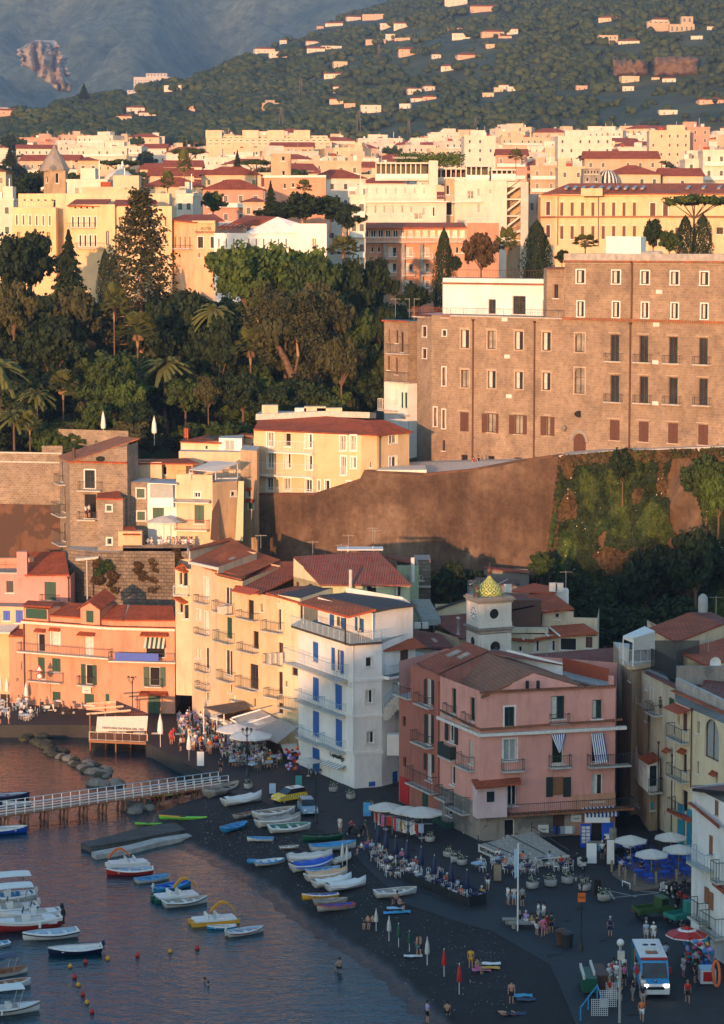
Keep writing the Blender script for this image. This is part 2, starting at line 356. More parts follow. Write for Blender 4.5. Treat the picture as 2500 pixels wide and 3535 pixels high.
 def block(s,pts,zt,zb,mat,dep=8,cap='roof_grey',wins=(),back=None,**k):
  """front polyline pts (left to right) closed by plain sides and back"""
  pts=[Vector((p[0],p[1],0))for p in pts];bk=back or[pts[-1]+Vector((.0,dep,0)),pts[0]+Vector((.0,dep,0))];bk=[Vector((p[0],p[1],0))for p in bk]
  loop=pts+bk
  for i in range(len(loop)):
   if i<len(pts)-1:
    s.face(loop[i],loop[i+1],zt,zb,mat,wins[i]if i<len(wins)else(),**k)
   else:
    a,b=loop[i],loop[(i+1)%len(loop)]
    s.w.poly([(a.x,a.y,zb),(b.x,b.y,zb),(b.x,b.y,zt),(a.x,a.y,zt)],mat)
  if cap:s.w.poly([(p.x,p.y,zt)for p in loop],cap)
  return s
 def roof(s,quads,mat='tile',th=.18,name='roof',fascia=None):
  m=MB()
  for q in quads:m.prism([P(*p)if len(p)==3 and not isinstance(p,Vector)else p for p in q],(0,0,-th),mat,fascia)
  return m.build(name,s.root)
 def part(s,m,name):return m.build(name,s.root)
 def pd(s,x,y,d=0):
  r=ray(x,y);C=Vector((0,0,H0));return C+r*((s.A-s.n*d-C).dot(s.n)/r.dot(s.n))
 def rf(s,pts,mat='tile',th=.18,name='roof',fascia=None):
  m=MB()
  for q in([pts]if not isinstance(pts[0][0],(tuple,list))else pts):m.prism([s.pd(*p)for p in q],(0,0,-th),mat,fascia)
  return m.build(name,s.root)
 def done(s):
  if s.w.f:s.w.build('wall',s.root)
  if s.c.f:s.c.build('cornice',s.root)
  return s.root
def on(A,B,x,y):
 """point where the photo ray meets the vertical plane through A, B"""
 A=Vector((A[0],A[1],0));B=Vector((B[0],B[1],0));t=(B-A).normalized();n=Vector((t.y,-t.x,0));r=ray(x,y);C=Vector((0,0,H0))
 return C+r*((A-C).dot(n)/r.dot(n))
def XY(x,y,Y):q=P(x,y,Y);return(q.x,q.y)
def hiproof(s,pts,z,rise,over=.4,mat='tile',th=.2,ridge=None):
 """hip roof over a four-corner footprint"""
 c=sum((Vector((p[0],p[1],0))for p in pts),Vector())/len(pts);q=[]
 for p in pts:
  d=Vector((p[0],p[1],0))-c;q.append(c+d*(1+over/d.length)+Vector((0,0,z)))
 a,b,c4,d=q
 if(b-a).length>=(c4-b).length:sh=(c4-b).length/2;m1=(a+d)/2;m2=(b+c4)/2
 else:sh=(b-a).length/2;m1=(a+b)/2;m2=(d+c4)/2
 L=(m2-m1).length;k=min(.45,sh/L)if ridge is None else ridge;r1=m1+(m2-m1)*k+Vector((0,0,rise));r2=m2+(m1-m2)*k+Vector((0,0,rise));m=MB()
 if(b-a).length>=(c4-b).length:F=[(a,b,r2,r1),(b,c4,r2),(c4,d,r1,r2),(d,a,r1)]
 else:F=[(a,b,r1),(b,c4,r2,r1),(c4,d,r2),(d,a,r1,r2)]
 for f in F:m.poly(f,mat)
 m.poly([p-Vector((0,0,.003))for p in q][::-1],mat)
 for i in range(4):a1,b1=q[i],q[(i+1)%4];m.poly([a1-Vector((0,0,th)),b1-Vector((0,0,th)),b1,a1],mat)
 m.poly([p-Vector((0,0,th))for p in q][::-1],'trim')
 return m.build('roof',s.root if isinstance(s,Bld)else s)
def antenna(p,h=2.2,label='thin television aerial on a roof',par=None):
 m=MB();p=Vector(p);m.tube(p,p+Vector((0,0,h)),.03,'zinc',n=5)
 for k in range(4):m.tube(p+Vector((-.5+.08*k,0,h-.1-.0*k)),p+Vector((-.5+.08*k,0,h-.1)),.01,'zinc',n=4)
 m.tube(p+Vector((-.7,0,h-.15)),p+Vector((.7,0,h-.15)),.018,'zinc',n=4)
 for k in range(7):m.tube(p+Vector((-.66+k*.22,-.25,h-.15)),p+Vector((-.66+k*.22,.25,h-.15)),.012,'zinc',n=4)
 return m.build('antenna',par)
 # ================= SETTING: land, sea, hills
def interp(x,xs,ys):
 return float(np.interp(x,xs,ys))
def fbm(x,y,o=5,z=0):
 s=0;a=1
 for i in range(o):s+=a*noise.noise((x,y,z));x*=2.03;y*=2.03;a*=.5
 return s
m,n,b=mkmat('water');b.inputs['Base Color'].default_value=(.001,.026,.038,1);b.inputs['Roughness'].default_value=.035;b.inputs['IOR'].default_value=1.33;b.inputs['Specular IOR Level'].default_value=.4
geo=N(n,'NewGeometry');mp=N(n,'Mapping');mp.inputs['Scale'].default_value=(.55,1,1);mp.inputs['Rotation'].default_value=(0,0,.25);n.links.new(geo.outputs['Position'],mp.inputs[0])
a1=N(n,'TexNoise',_Scale=.9,_Detail=3,_Roughness=.55,_Distortion=.6);n.links.new(mp.outputs[0],a1.inputs['Vector'])
a2=N(n,'TexNoise',_Scale=3.2,_Detail=3,_Roughness=.6,_Distortion=.4);n.links.new(mp.outputs[0],a2.inputs['Vector'])
b1=N(n,'Bump',_Strength=1.0,_Distance=.12);b2=N(n,'Bump',_Strength=1.0,_Distance=.05)
n.links.new(a1.outputs['Fac'],b1.inputs['Height']);n.links.new(a2.outputs['Fac'],b2.inputs['Height']);n.links.new(b1.outputs[0],b2.inputs['Normal']);n.links.new(b2.outputs[0],b.inputs['Normal'])
m,n,b=mkmat('beach_sand');geo=N(n,'NewGeometry');sx=N(n,'SeparateXYZ');n.links.new(geo.outputs['Position'],sx.inputs[0])
f1=noise_n(n,.12,geo.outputs['Position'],8,.7);f2=noise_n(n,3,geo.outputs['Position'],8,.8)
cc=mix(n,1,ramp(n,f1,[(.3,(.009,.009,.01)),(.55,(.02,.019,.021)),(.75,(.045,.041,.04))]),ramp(n,f2,[(.3,(.5,.5,.5)),(.62,(1.1,1.1,1.1)),(.74,(2.6,2.5,2.4))]),'MULTIPLY')
ht=N(n,'MapRange');n.links.new(sx.outputs['Z'],ht.inputs[0]);ht.inputs[1].default_value=.05;ht.inputs[2].default_value=.35
cc=mix(n,ht.outputs[0],(.02,.017,.015),cc);n.links.new(cc,b.inputs['Base Color'])
rg=N(n,'MapRange');n.links.new(sx.outputs['Z'],rg.inputs[0]);rg.inputs[1].default_value=.06;rg.inputs[2].default_value=.3;rg.inputs[3].default_value=.12;rg.inputs[4].default_value=.95;n.links.new(rg.outputs[0],b.inputs['Roughness'])
bump(n,b,f2,.9,.14)
m,n,b=mkmat('asphalt');geo=N(n,'NewGeometry');b.inputs['Roughness'].default_value=.75
f1=noise_n(n,.16,geo.outputs['Position'],8,.7);f2=noise_n(n,9,geo.outputs['Position'],4,.8)
br=N(n,'TexBrick');n.links.new(geo.outputs['Position'],br.inputs['Vector'])
for k,v in(('Color1',(.95,.95,.95,1)),('Color2',(.78,.78,.8,1)),('Mortar',(.6,.6,.6,1)),('Scale',1),('Mortar Size',.02),('Brick Width',.9),('Row Height',.5)):br.inputs[k].default_value=v
n.links.new(mix(n,1,mix(n,1,ramp(n,f1,[(.3,(.014,.016,.019)),(.7,(.034,.036,.04))]),ramp(n,f2,[(.35,(.7,.7,.7)),(.7,(1.2,1.2,1.2))]),'MULTIPLY'),br.outputs['Color'],'MULTIPLY'),b.inputs['Base Color']);bump(n,b,f2,.3,.02)
leafm('scrub',(.02,.035,.012),(.12,.12,.05),.03);flat('soil',(.06,.055,.03),.95,.3,.1)
leafm('olive',(.018,.032,.014),(.075,.095,.035),.012);leafm('far_forest',(.04,.09,.08),(.26,.3,.24),.005)  # far_forest: bluish green paints part of the distance haze into the mountain
m,n,b=mkmat('rock');b.inputs['Roughness'].default_value=.95
f=noise_n(n,.35,detail=10,rough=.75);f3=noise_n(n,1.2,detail=8,rough=.7,sc3=(1,1,.25))
n.links.new(mix(n,.5,ramp(n,f,[(.3,(.07,.045,.028)),(.55,(.19,.11,.065)),(.75,(.32,.22,.15))]),ramp(n,f3,[(.3,(.08,.055,.035)),(.7,(.24,.16,.1))])),b.inputs['Base Color']);bump(n,b,f,1,.6)
m,n,b=mkmat('far_rock');b.inputs['Roughness'].default_value=.95
f=noise_n(n,.02,detail=10,rough=.75,sc3=(1,1,.35));n.links.new(ramp(n,f,[(.4,(.2,.17,.14)),(.48,(.6,.5,.42)),(.7,(.8,.7,.6))]),b.inputs['Base Color']);bump(n,b,f,1,12)
def grid(name,rows,mat,kind='structure',flip=False,smooth=True):
 """rows: 2-D list of points"""
 h,w=len(rows),len(rows[0]);m=MB();vs=[p for r in rows for p in r]
 fs=[(j*w+i,j*w+i+1,(j+1)*w+i+1,(j+1)*w+i)if not flip else(j*w+i,(j+1)*w+i,(j+1)*w+i+1,j*w+i+1)for j in range(h-1)for i in range(w-1)]
 m.add(vs,fs,mat,smooth);return struct(m.build(name,uv=False),kind)
fr(0)
m=MB();m.poly([(-1650,-440,0),(1650,-440,0),(1650,420,0),(-1650,420,0)],'water');struct(m.build('sea',uv=False))
SH=[(1900,4200),(1560,3640),(1442,3531),(1340,3430),(1254,3348),(1188,3304),(1110,3260),(1033,3204),(966,3165),(894,3093),(850,3060),(800,3032),(748,3005),(665,2957),(600,2930),(520,2890),(470,2850),(480,2810),(560,2775),(660,2745),(760,2700)]
shp=[G(x,y,0)for x,y in SH]+[Vector((-14,300,0)),Vector((-14,360,0))]
shp=[Vector((shp[0].x+5,100,0))]+shp
SA=np.array([(p.x,p.y)for p in shp])
def shd(X,Y):
 """signed distance inland from the shoreline"""
 p=np.array((X,Y));a=SA[:-1];d=SA[1:]-a;t=np.clip(((p-a)*d).sum(1)/(d*d).sum(1),0,1);q=a+d*t[:,None];dd=np.hypot(*(p-q).T);i=int(dd.argmin())
 cr=d[i][0]*(p-a[i])[1]-d[i][1]*(p-a[i])[0]
 return-dd[i]if cr>0 else dd[i]
def gz(X,Y):
 d=shd(X,Y)
 return max(-2.5,min(1.49,(.03*min(d,1.8)+1.52*(1-math.exp(-max(0,d-1.8)/4)))if d>0 else d*.16))
def GB(x,y,dz=0):
 z=.8
 for i in range(6):q=G(x,y,z);z=max(0,gz(q.x,q.y))
 return Vector((q.x,q.y,z+dz))
rows=[]
for Y in np.arange(150,362,1.25):
 rows.append([(X,Y,gz(X,Y)+.035*noise.noise((X*.5,Y*.5,0))*(1 if-1<shd(X,Y)<40 else 0))for X in np.arange(-34,66,1.25)])
grid('beach',rows,'beach_sand')
pz=[G(x,y,1.5)for x,y in[(2005,3900),(1990,3535),(1900,3330),(1700,3215),(1560,3175),(1400,3120),(1270,3000),(1180,2900),(1080,2850),(985,2800),(900,2765),(800,2735),(712,2672),(700,2664),(524,2572),(505,2568),(500,2522),(300,2504),(290,2503),(-500,2503)]]
pz+=[Vector((-70,352,1.5)),Vector((95,352,1.5)),Vector((95,150,1.5))]
m=MB();m.prism([p+Vector((0,0,.004))for p in pz],(0,0,-4),'asphalt','quay_stone');struct(m.build('road',uv=False))
TX=[300,352,356,365,390,420,500,600,700,900,1100,1500,1600];TZ=[1,1.2,26,29,33,38,46,52,60,72,84,113,121]
RX=[-900,0,280,615,740,860,1000,1110,1310,1385,1500,2900,3600];RY=[430,405,368,305,275,210,155,105,40,5,-60,-520,-700];RD=[1900,2000,2100,2300,2380,2450,2650,2800,3100,3200,3400,4300,4500]
def hill(u,Y):
 x=1250+u*FP
 if Y<=1600:return interp(Y,TX,TZ)
 yr=interp(Y,[0],[0]);rz=interp(x,RX,RY);rd=interp(x,RX,RD);zr=H0+(850-rz)/FP*rd
 if Y<=rd:
  t=(Y-1600)/(rd-1600);X=u*Y
  return 121+(zr-121)*(t**.92)+22*fbm(X*.0035,Y*.0035)*math.sin(math.pi*min(1,t))
 return zr-(Y-rd)*.35
us=np.linspace(-.21,.21,110);rows=[]
for Y in list(np.arange(300,420,12))+list(np.arange(420,1600,50))+list(np.arange(1600,5000,50)):
 rows.append([(u*Y,Y,hill(u,Y))for u in us])
grid('land',rows,'scrub')
rows=[];us=np.linspace(-.2,.2,150)
for Y in np.arange(4600,6700,35):
 r_=[]
 for u in us:
  X=u*Y;z=min(790,120+(Y-4600)*.36+150*fbm(X*.0022+3,Y*.0011,7)-130*abs(noise.noise((X*.0042,Y*.0012,4))))
  r_.append((X,Y,z))
 rows.append(r_)
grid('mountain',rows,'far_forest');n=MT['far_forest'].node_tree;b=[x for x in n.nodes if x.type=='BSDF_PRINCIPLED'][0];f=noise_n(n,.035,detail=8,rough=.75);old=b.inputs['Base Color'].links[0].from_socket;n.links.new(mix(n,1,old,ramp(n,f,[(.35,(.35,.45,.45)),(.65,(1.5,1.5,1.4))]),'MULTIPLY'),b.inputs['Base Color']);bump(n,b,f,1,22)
fr(0);rows=[];oc=[(60,120,90),(75,100,180),(130,90,255),(190,130,300),(235,205,325),(245,250,325)]
def outc(u,v):
 yy=[138,160,195,235,275,318];lx=[120,75,58,95,150,205];rx=[185,205,225,238,245,247]
 y=138+v*180;u+=.06*math.sin(v*23)+.04*math.sin(v*61);l=interp(y,yy,lx);r=interp(y,yy,rx)
 return l+(r-l)*u,y
for j in range(41):
 r_=[]
 for i in range(41):
  x,y=outc(i/40,j/40);e=min(i,40-i,j,40-j)/8
  q=P(x,y,4300+(120 if e<.01 else-70*min(1,e)**.5)-60*fbm(x*.03,y*.012,5)+25*abs(math.sin(x*.09+fbm(x*.02,y*.02))));r_.append(q)
 rows.append(r_)
grid('rock_outcrop',rows,'far_rock')
HX=[-600,-260,-200,-150,-112,-104,-98,-90,-82,-70,-45,-20,0,40,120,300];HZ=[-6,10,20,24.5,25.5,26.5,29,34,40,45,52,55,56,60,72,90]
rows=[]
for k,Y in enumerate([-420,-300,-200,-120,-80,-64,-52,-40,-25,-10,10,30]):
 f=[.2,.5,.75,.93,.985,1,1,.97,.85,.6,.25,-.08][k]
 rows.append([(X,Y,interp(X,HX,HZ)*f+(1.2*fbm(X*.06,Y*.06)if f<.98 else.4*fbm(X*.06,0)))for X in np.arange(-600,301,6)])
grid('hillside',rows,'scrub')
# ================= HARBOUR-FRONT BUILDINGS
def salmon():
 fr(8);A,B,C=G(150,778),G(690,826),G(1092,838)
 b=Bld('salmon_house','salmon house with a long balcony, green shutters and red tiled roof behind the quay','house',A,1.5)
 zc=zat(150,255,A.y);b.block([A,B,C],zc,0,'salmon',9,None,wins=[[(235,338,280,452,'dD'),(322,328,372,412,'rtb'),(528,352,584,480,'rDb'),(238,486,280,618,'c'),(326,492,378,578,'c'),(532,530,580,655,'ds'),(328,700,378,752,'c'),(526,714,586,782,'c'),(658,714,682,764,'c')],[(905,400,1030,490,'db'),(930,545,998,665,'ds'),(925,726,1000,850,'cD')]],fm='frame_white')
 YA=A.y
 for p,q in((A,B),(B,C)):
  b.face(p,q,zc,zc-.02,'salmon');b.band(zc-.35,.35,.3,'offwhite');b.band(zc-.02,.1,.4,'tile')
 for p,q,x0,x1,y0,y1 in((A,B,135,690,405,470),(B,C,690,1090,448,512)):
  b.face(p,q,zc,zc-.01,'salmon');z=b.hit((x0+x1)/2,y1-8)[1];b.bal_u(b.hit(x0,y1)[0],b.L+(0.4 if q is B else.3),z,1.05,1.15,'iron','offwhite')
  if p is A:b.bal(197,572,400,632,.95);b.bal(497,602,597,655,.8);b.pent(222,325,288,.5);b.pent(496,345,596,.8);b.pent(310,320,378,.4)
  else:
   b.bal(910,615,1015,662,.8);b.pent(882,348,1050,1.0);b.pent(878,715,1046,1.0)
   o=MB();u0,u1=b.hit(732,500)[0],b.hit(1003,500)[0];o.obox(b.A+b.t*u0+b.n*1.2+Vector((0,0,z+.1)),b.t*(u1-u0),b.n*.03,(0,0,.95),'blue');o.build('windbreak',b.root)
   for k in range(9):
    o=MB();ua,ub=b.hit(905+k*14,400)[0],b.hit(919+k*14,400)[0];za=b.hit(960,362)[1]
    o.prism([b.A+b.t*ua+b.n*.1+Vector((0,0,za)),b.A+b.t*ub+b.n*.1+Vector((0,0,za)),b.A+b.t*ub+b.n*.9+Vector((0,0,za-1.2)),b.A+b.t*ua+b.n*.9+Vector((0,0,za-1.2))],(0,0,.03),'shutter_green' if k%2 else 'canvas');o.build('awning',b.root)
 za=zc+.75;n1=Vector((.05,.7,0))
 A2,B2,C2=[Vector((p.x,p.y,0))+n1 for p in(A,B,C)]
 b.face(A2,B2,za,zc,'salmon');b.face(B2,C2,za,zc,'salmon')
 b.face(A,B,zc,zc-.01,'salmon')
 m=MB();k=lambda x,y,d:b.pd(x,y,d)
 for q in([(300,222,.4),(502,236,.4),(540,150,5.5),(340,140,5.5)],[(622,246,.4),(765,252,.4),(795,160,5.5),(690,155,5.5)]):b.rf(q,'tile')
 for q in([(140,160,-.3),(318,172,-.3),(345,140,2.6),(175,130,2.6)],):b.rf(q,'tile')
 m=MB();q0,q1=b.pd(152,244,.1),b.pd(300,250,.1);t=(q1-q0);t.z=0;q0.z=zc-.1;h=zat(152,172,q0.y)-zc
 m.obox(q0,t,(-b.n)*3,(0,0,h),'salmon');g=b.pd(162,240,0);g2=b.pd(290,243,0);m.obox(g,Vector((g2.x-g.x,g2.y-g.y,0)),-b.n*.15,(0,0,zat(162,180,g.y)-g.z),'shutter_green');m.build('dormer',b.root)
 q0,q1=b.pd(502,262,0),b.pd(622,268,0);t=Vector((q1.x-q0.x,q1.y-q0.y,0));q0.z=zc;hz=zat(502,180,q0.y)-zc;ap=q0+t*.5+Vector((0,0,hz+.75));bk=Vector((1.3,5.5,0))
 m=MB();a,c=q0,q0+t;m.poly([a,c,c+Vector((0,0,hz)),ap,a+Vector((0,0,hz))],'salmon');m.poly([c,c+bk,c+bk+Vector((0,0,hz)),c+Vector((0,0,hz))],'salmon');m.poly([a+bk,a,a+Vector((0,0,hz)),a+bk+Vector((0,0,hz))],'salmon')
 e=t.normalized()*.3
 m.prism([a-e+Vector((0,0,hz-.1))+b.n*.3,ap+b.n*.3+Vector((0,0,.1)),ap+bk+Vector((0,0,.9)),a-e+bk+Vector((0,0,hz+.6))],(0,0,.12),'tile');m.prism([c+e+Vector((0,0,hz-.1))+b.n*.3,ap+b.n*.3+Vector((0,0,.1)),ap+bk+Vector((0,0,.9)),c+e+bk+Vector((0,0,hz+.6))],(0,0,.12),'tile')
 m.obox(a+t*.32+b.n*.04+Vector((0,0,.35)),t*.36,b.n*.05,(0,0,hz*.72),'shutter_green');m.build('dormer',b.root)
 b.face(B,C,zc,zc-.01,'salmon');b.rf([(770,252,.4),(1092,252,.4),(1078,165,5.5),(808,160,5.5)],'tile');b.rf([(752,254,.3),(770,254,.3),(808,158,5.6),(790,158,5.6)],'roof_grey')
 b.face(A,B,zc,zc-.01,'salmon');b.pipe(152,262,740)
 m=MB();q=b.pd(543,688,-.25);m.box(q,(1.1,.5,.8),'ac_white',-.2);m.lathe([(.01,0),(.3,0),(.3,.03)],(q.x,q.y-.3,q.z),'black');m.build('air_conditioner',b.root)
 b.done()
 fr(8);A1=G(62,768);B1=G(150,778)
 w=Bld('annex','narrow salmon annex with small windows beside the salmon house','house',A1,1.5);w.block([A1,B1],zat(60,345,A1.y),0,'salmon',7,None,wins=[[(135,390,155,430,'db'),(132,510,150,563,'db'),(100,615,116,637,'db')]])
 w.rf([(52,350,-.3),(152,352,-.3),(152,308,5),(120,308,5)],'tile');w.done()
salmon()
def rose_left():
 fr(5);Y=318;A,B=XY(-220,900,Y+2),XY(150,900,Y+1);C=XY(437,900,Y-1)
 b=Bld('rose_house','rose pink house with a terrace and one tall green door under a red roof','house',A,3)
 zt=zat(150,965,Y);b.block([B,C],zt,2,'pink_plaster',9,None,wins=[[(278,1008,350,1125,'cD')]]);b.bal(262,1085,375,1125,.9)
 b.rf([(152,965,-.4),(432,962,-.4),(405,820,8.5),(190,820,8.5)],'tile');b.pipe(430,985,1130)
 b.block([A,B],zat(60,958,Y),2,'pink_plaster',6,'roof_grey',wins=[[(40,1002,84,1076,'c'),(18,1190,64,1250,'c')]],sm='shutter_dark')
 b.bal_u(0,b.L,zat(60,958,Y),1.0,.05,'iron','slab');
 m=MB();q=b.pd(130,960,0);m.box((q.x+.2,q.y+.3,q.z+1.2),(1.3,1.3,3.4),'pink_plaster');q=b.pd(95,905,5);m.box((q.x,q.y,q.z-2),(5,1.2,6),'salmon');m.build('stair_head',b.root)
 b.done()
 fr(8);A,B=XY(-250,300,316.5),XY(150,300,315);b=Bld('terrace_house','peach house base with bright blue doors left of the salmon house','house',A,1.5)
 b.block([A,B],zat(60,165,316),0,'peach',3,'roof_grey',wins=[[(20,195,64,258,'c'),(98,192,150,272,'cD')]],sm='blue',holes=True)
 b.rf([(-100,330,-3),(62,330,-3),(120,280,-.1),(-60,280,-.1)],'offwhite');b.done()
rose_left()
def midtown():
# ---- pale cream house, right of the alley (left part of the yellow row)
 fr(5)
 A,B,C=(*XY(1180,1100,306),0),(*XY(1350,1100,297.5),0),None
 fr(8);A=G(1212,715);B=G(1368,778);A=Vector((*XY(1195,400,300),0));B=Vector((*XY(1362,400,294.5),0));C=Vector((*XY(1512,400,289.5),0));D=Vector((*XY(1730,400,283.5),0))
 Eg=Vector((*XY(1872,400,280.5),0))
 b=Bld('cream_house','pale cream four storey house with small iron balconies at the alley mouth','house',A,1.5)
 fr(5);zt=zat(1180,880,300);fr(8)
 b.block([A,B],zt,0,'cream',14,None,wins=[[(1275,-10,1300,120,'rDt'),(1232,190,1250,250,'rt'),(1278,205,1298,335,'rDt'),(1222,430,1236,490,'r'),(1240,432,1252,490,'r'),(1276,424,1302,560,'dD'),(1280,590,1300,660,'g'),(1278,700,1306,760,'ga'),(1228,625,1240,655,'d')]],fm='frame_white',back=[B+Vector((4,14,0)),A+Vector((3,14,0))])
 for q in((1236,100,1308,145),(1236,305,1312,342),(1240,530,1312,572),(1242,640,1312,685)):b.bal(*q,.7)
 fr(5);b.rf([(1178,880,-.3),(1345,940,-.3),(1620,830,12),(1455,745,12)],'tile_orange');b.rf([(1165,800,-.1),(1178,870,-.2),(1180,805,.4),(1168,790,.4)],'offwhite')
 m=MB();
 for q in((1350,858,1378,868,1420,845,1392,838),(1402,876,1428,888,1470,864,1442,856)):m.prism([b.pd(q[i],q[i+1]-3,5+(i>2)*2)for i in(0,2,4,6)],(0,0,.1),'glass_lit')
 m.build('skylight',b.root)
 b.w.prism([b.pd(1175,870,1),b.pd(1175,805,1.2),b.pd(1450,745,13),b.pd(1450,800,13)],(.2,0,0),'cream')
 b.rf([(1165,800,.6),(1180,808,.6),(1455,745,13),(1440,730,13)],'tile_orange');b.band(zt-.3,.3,.35,'offwhite');b.done()
 m=Bld('loggia','stacked narrow balconies with tiled canopies on the alley corner','house',(A.x,A.y,0),6);p=Vector((*XY(1092,1000,301),0));q=Vector((A.x-.02,A.y+.5,0));fr(5)
 m.block([p,q],zat(1100,925,301),4,'cream',9,None,wins=[[(1118,950,1135,1025,'d'),(1140,950,1170,1035,'d'),(1120,1130,1140,1200,'d'),(1146,1150,1176,1240,'g')]]);m.bal(1092,1030,1182,1085,.9,'rail_white');m.rf([(1088,920,-1.1),(1150,948,-1.1),(1180,935,.2),(1140,890,.2)],'tile_orange');m.rf([(1083,1110,-1.1),(1140,1140,-1.1),(1180,1128,.2),(1110,1085,.2)],'tile_orange');m.done()
 # ---- yellow house with green doors
 fr(8);b=Bld('yellow_house','warm yellow house with tall green doors and rounded balconies','house',B,1.5);fr(5);zt=zat(1350,968,B.y);fr(8)
 b.block([B,C],zt,0,'yellow',14,None,wins=[[(1398,48,1444,160,'g'),(1416,238,1446,368,'cD'),(1400,440,1448,600,'g'),(1426,655,1446,705,'d'),(1450,715,1470,755,'ra')]],back=[C+Vector((4,14,0)),B+Vector((4,14,0))])
 b.face(B,C,zt,zt-.01,'yellow');b.bal(1358,140,1462,205,.9);b.bal(1362,325,1464,388,.9,'shutter_green');b.bal(1385,570,1468,628,.9);b.band(zt-.25,.25,.3,'yellow')
 m=MB();q=b.pd(1400,190,-1);m.box(q,(1.6,.6,.9),'canvas',.5);m.build('bundle',b.root)
 b.rf([[(1338,-40,-.3),(1505,-2,-.3),(1570,-40,6),(1400,-70,6)],[(1400,-70,6),(1570,-40,6),(1640,-75,12),(1470,-100,12)]],'tile_orange')
 fr(5);b.rf([(1350,928,1.5),(1505,975,1.5),(1750,870,14),(1620,825,14)],'tile_orange');b.w.prism([b.pd(1350,940,1.6),b.pd(1505,985,1.6),b.pd(1505,1010,1.6),b.pd(1350,970,1.6)],(0,.3,0),'cream')
 b.done()
 # ---- yellow house with laundry
 fr(8);b=Bld('apricot_house','apricot yellow house with laundry hung from its balconies','house',C,1.5);fr(6);zt=zat(20,1060,C.y);fr(8)
 fr(9);b.block([C,D],zt,0,'yellow',12,None,wins=[[(100,38,138,160,'dD'),(178,62,196,110,'r'),(132,232,168,340,'dD'),(112,438,166,590,'gD'),(136,650,150,700,'d')]],fm='frame_brown',back=[D+Vector((4,12,0)),C+Vector((4,12,0))])
 b.bal(62,110,175,155,.9);b.bal(68,310,172,358,.9);b.bal(58,520,172,590,.9);b.pent(45,-22,172,1.2,'awning_red',.5)
 fr(6);b.rf([[(18,1035,-.5),(175,1082,-.5),(390,975,9),(180,930,9)],[(180,930,9),(390,975,9),(400,880,15),(300,880,15)]],'tile');fr(9);b.done();apr=b
 # ---- pale yellow house
 b=Bld('pale_yellow_house','pale yellow house with brown shutters left of the white house','house',D,1.5);fr(6);zt=zat(216,1088,D.y);fr(9)
 b.block([D,Eg],zt,0,'pale_yellow',10,'bitumen',wins=[[(280,95,308,222,'gD'),(284,40,298,56,'d'),(284,302,312,392,'gs'),(255,482,318,620,'gD'),(256,675,320,740,'g'),(334,542,348,576,'r'),(375,446,412,508,'d')]],fm='frame_brown',sm='shutter_brown',back=[Eg+Vector((4,10,0)),D+Vector((4,10,0))])
 b.bal(215,170,328,232,.9);b.bal(212,380,322,438,.5,'iron');b.bal(232,590,322,640,.9);b.bal(322,640,414,708,.9)
 m=MB()
 for k in range(9):q=b.pd(222+k*11,400+R.random()*6,-.9);m.box(q,(.33,.06,1.1+R.random()*.3),['grey_shutter','slab','trim'][k%3],.6)
 m.build('laundry',b.root)
 fr(6);b.rf([(212,1075,-.4),(432,1140,-.4),(560,1030,9),(385,1035,9)],'tile');b.done()
 apr.root.name='apricot_house'
 # ---- gabled house with the big dark red roof
 fr(6);A,B,C=[Vector((*XY(x,1000,Y),0))for x,Y in((386,296),(566,289.5),(1110,289))]
 b=Bld('gabled_house','green and cream house under a wide weathered red roof','house',A,8)
 zl=zat(386,860,296);zr=zat(566,1020,289.5);zb=6
 b.block([A,B,C],zr,zb,'mint',9,None,wins=[[(396,1008,420,1100,'z'),(480,1020,504,1108,'cD')],[(843,1022,900,1075,'d'),(1016,1022,1052,1096,'gk')]],fm='frame_brown',sm='wood')
 b.face(A,B,zr+.1,zb,'pale_yellow',[(396,1008,420,1100,'z'),(480,1020,504,1108,'cD')],fm='frame_brown',sm='wood')
 b.w.v=b.w.v
 m=MB();a,c=Vector((A.x,A.y,zr)),Vector((B.x,B.y,zr));m.poly([a-Vector((.02,.02,0)),c-Vector((.02,.02,0)),Vector((A.x,A.y,zl))],'pale_yellow');m.build('gable',b.root)
 r0=Vector((B.x-.2,B.y-.6,zr));r1=Vector((*XY(1122,985,288.2),zr+.05));l0=P(388,850,296.5);l1=P(912,815,297.5);m=MB()
 m.prism([r0,r1,l1,l0],(0,0,-.2),'tile_dark');m.prism([l0,l1,P(985,880,305),P(420,880,305)],(0,0,-.2),'tile_dark');m.build('roof',b.root)
 m=MB();m.box(P(800,800,300),(5.5,3,.1),'canvas_white')
 for x in(722,880):m.tube(P(x,830,299),P(x,785,299),.06,'zinc');m.tube(P(x+5,830,301),P(x+5,785,301),.06,'zinc')
 m.build('pergola',b.root);m=MB();q=P(741,1055,288);m.tube(q,q+Vector((0,0,2.3)),.2,'slab');m.build('chimney',b.root);b.done()
 m=MB()
midtown()
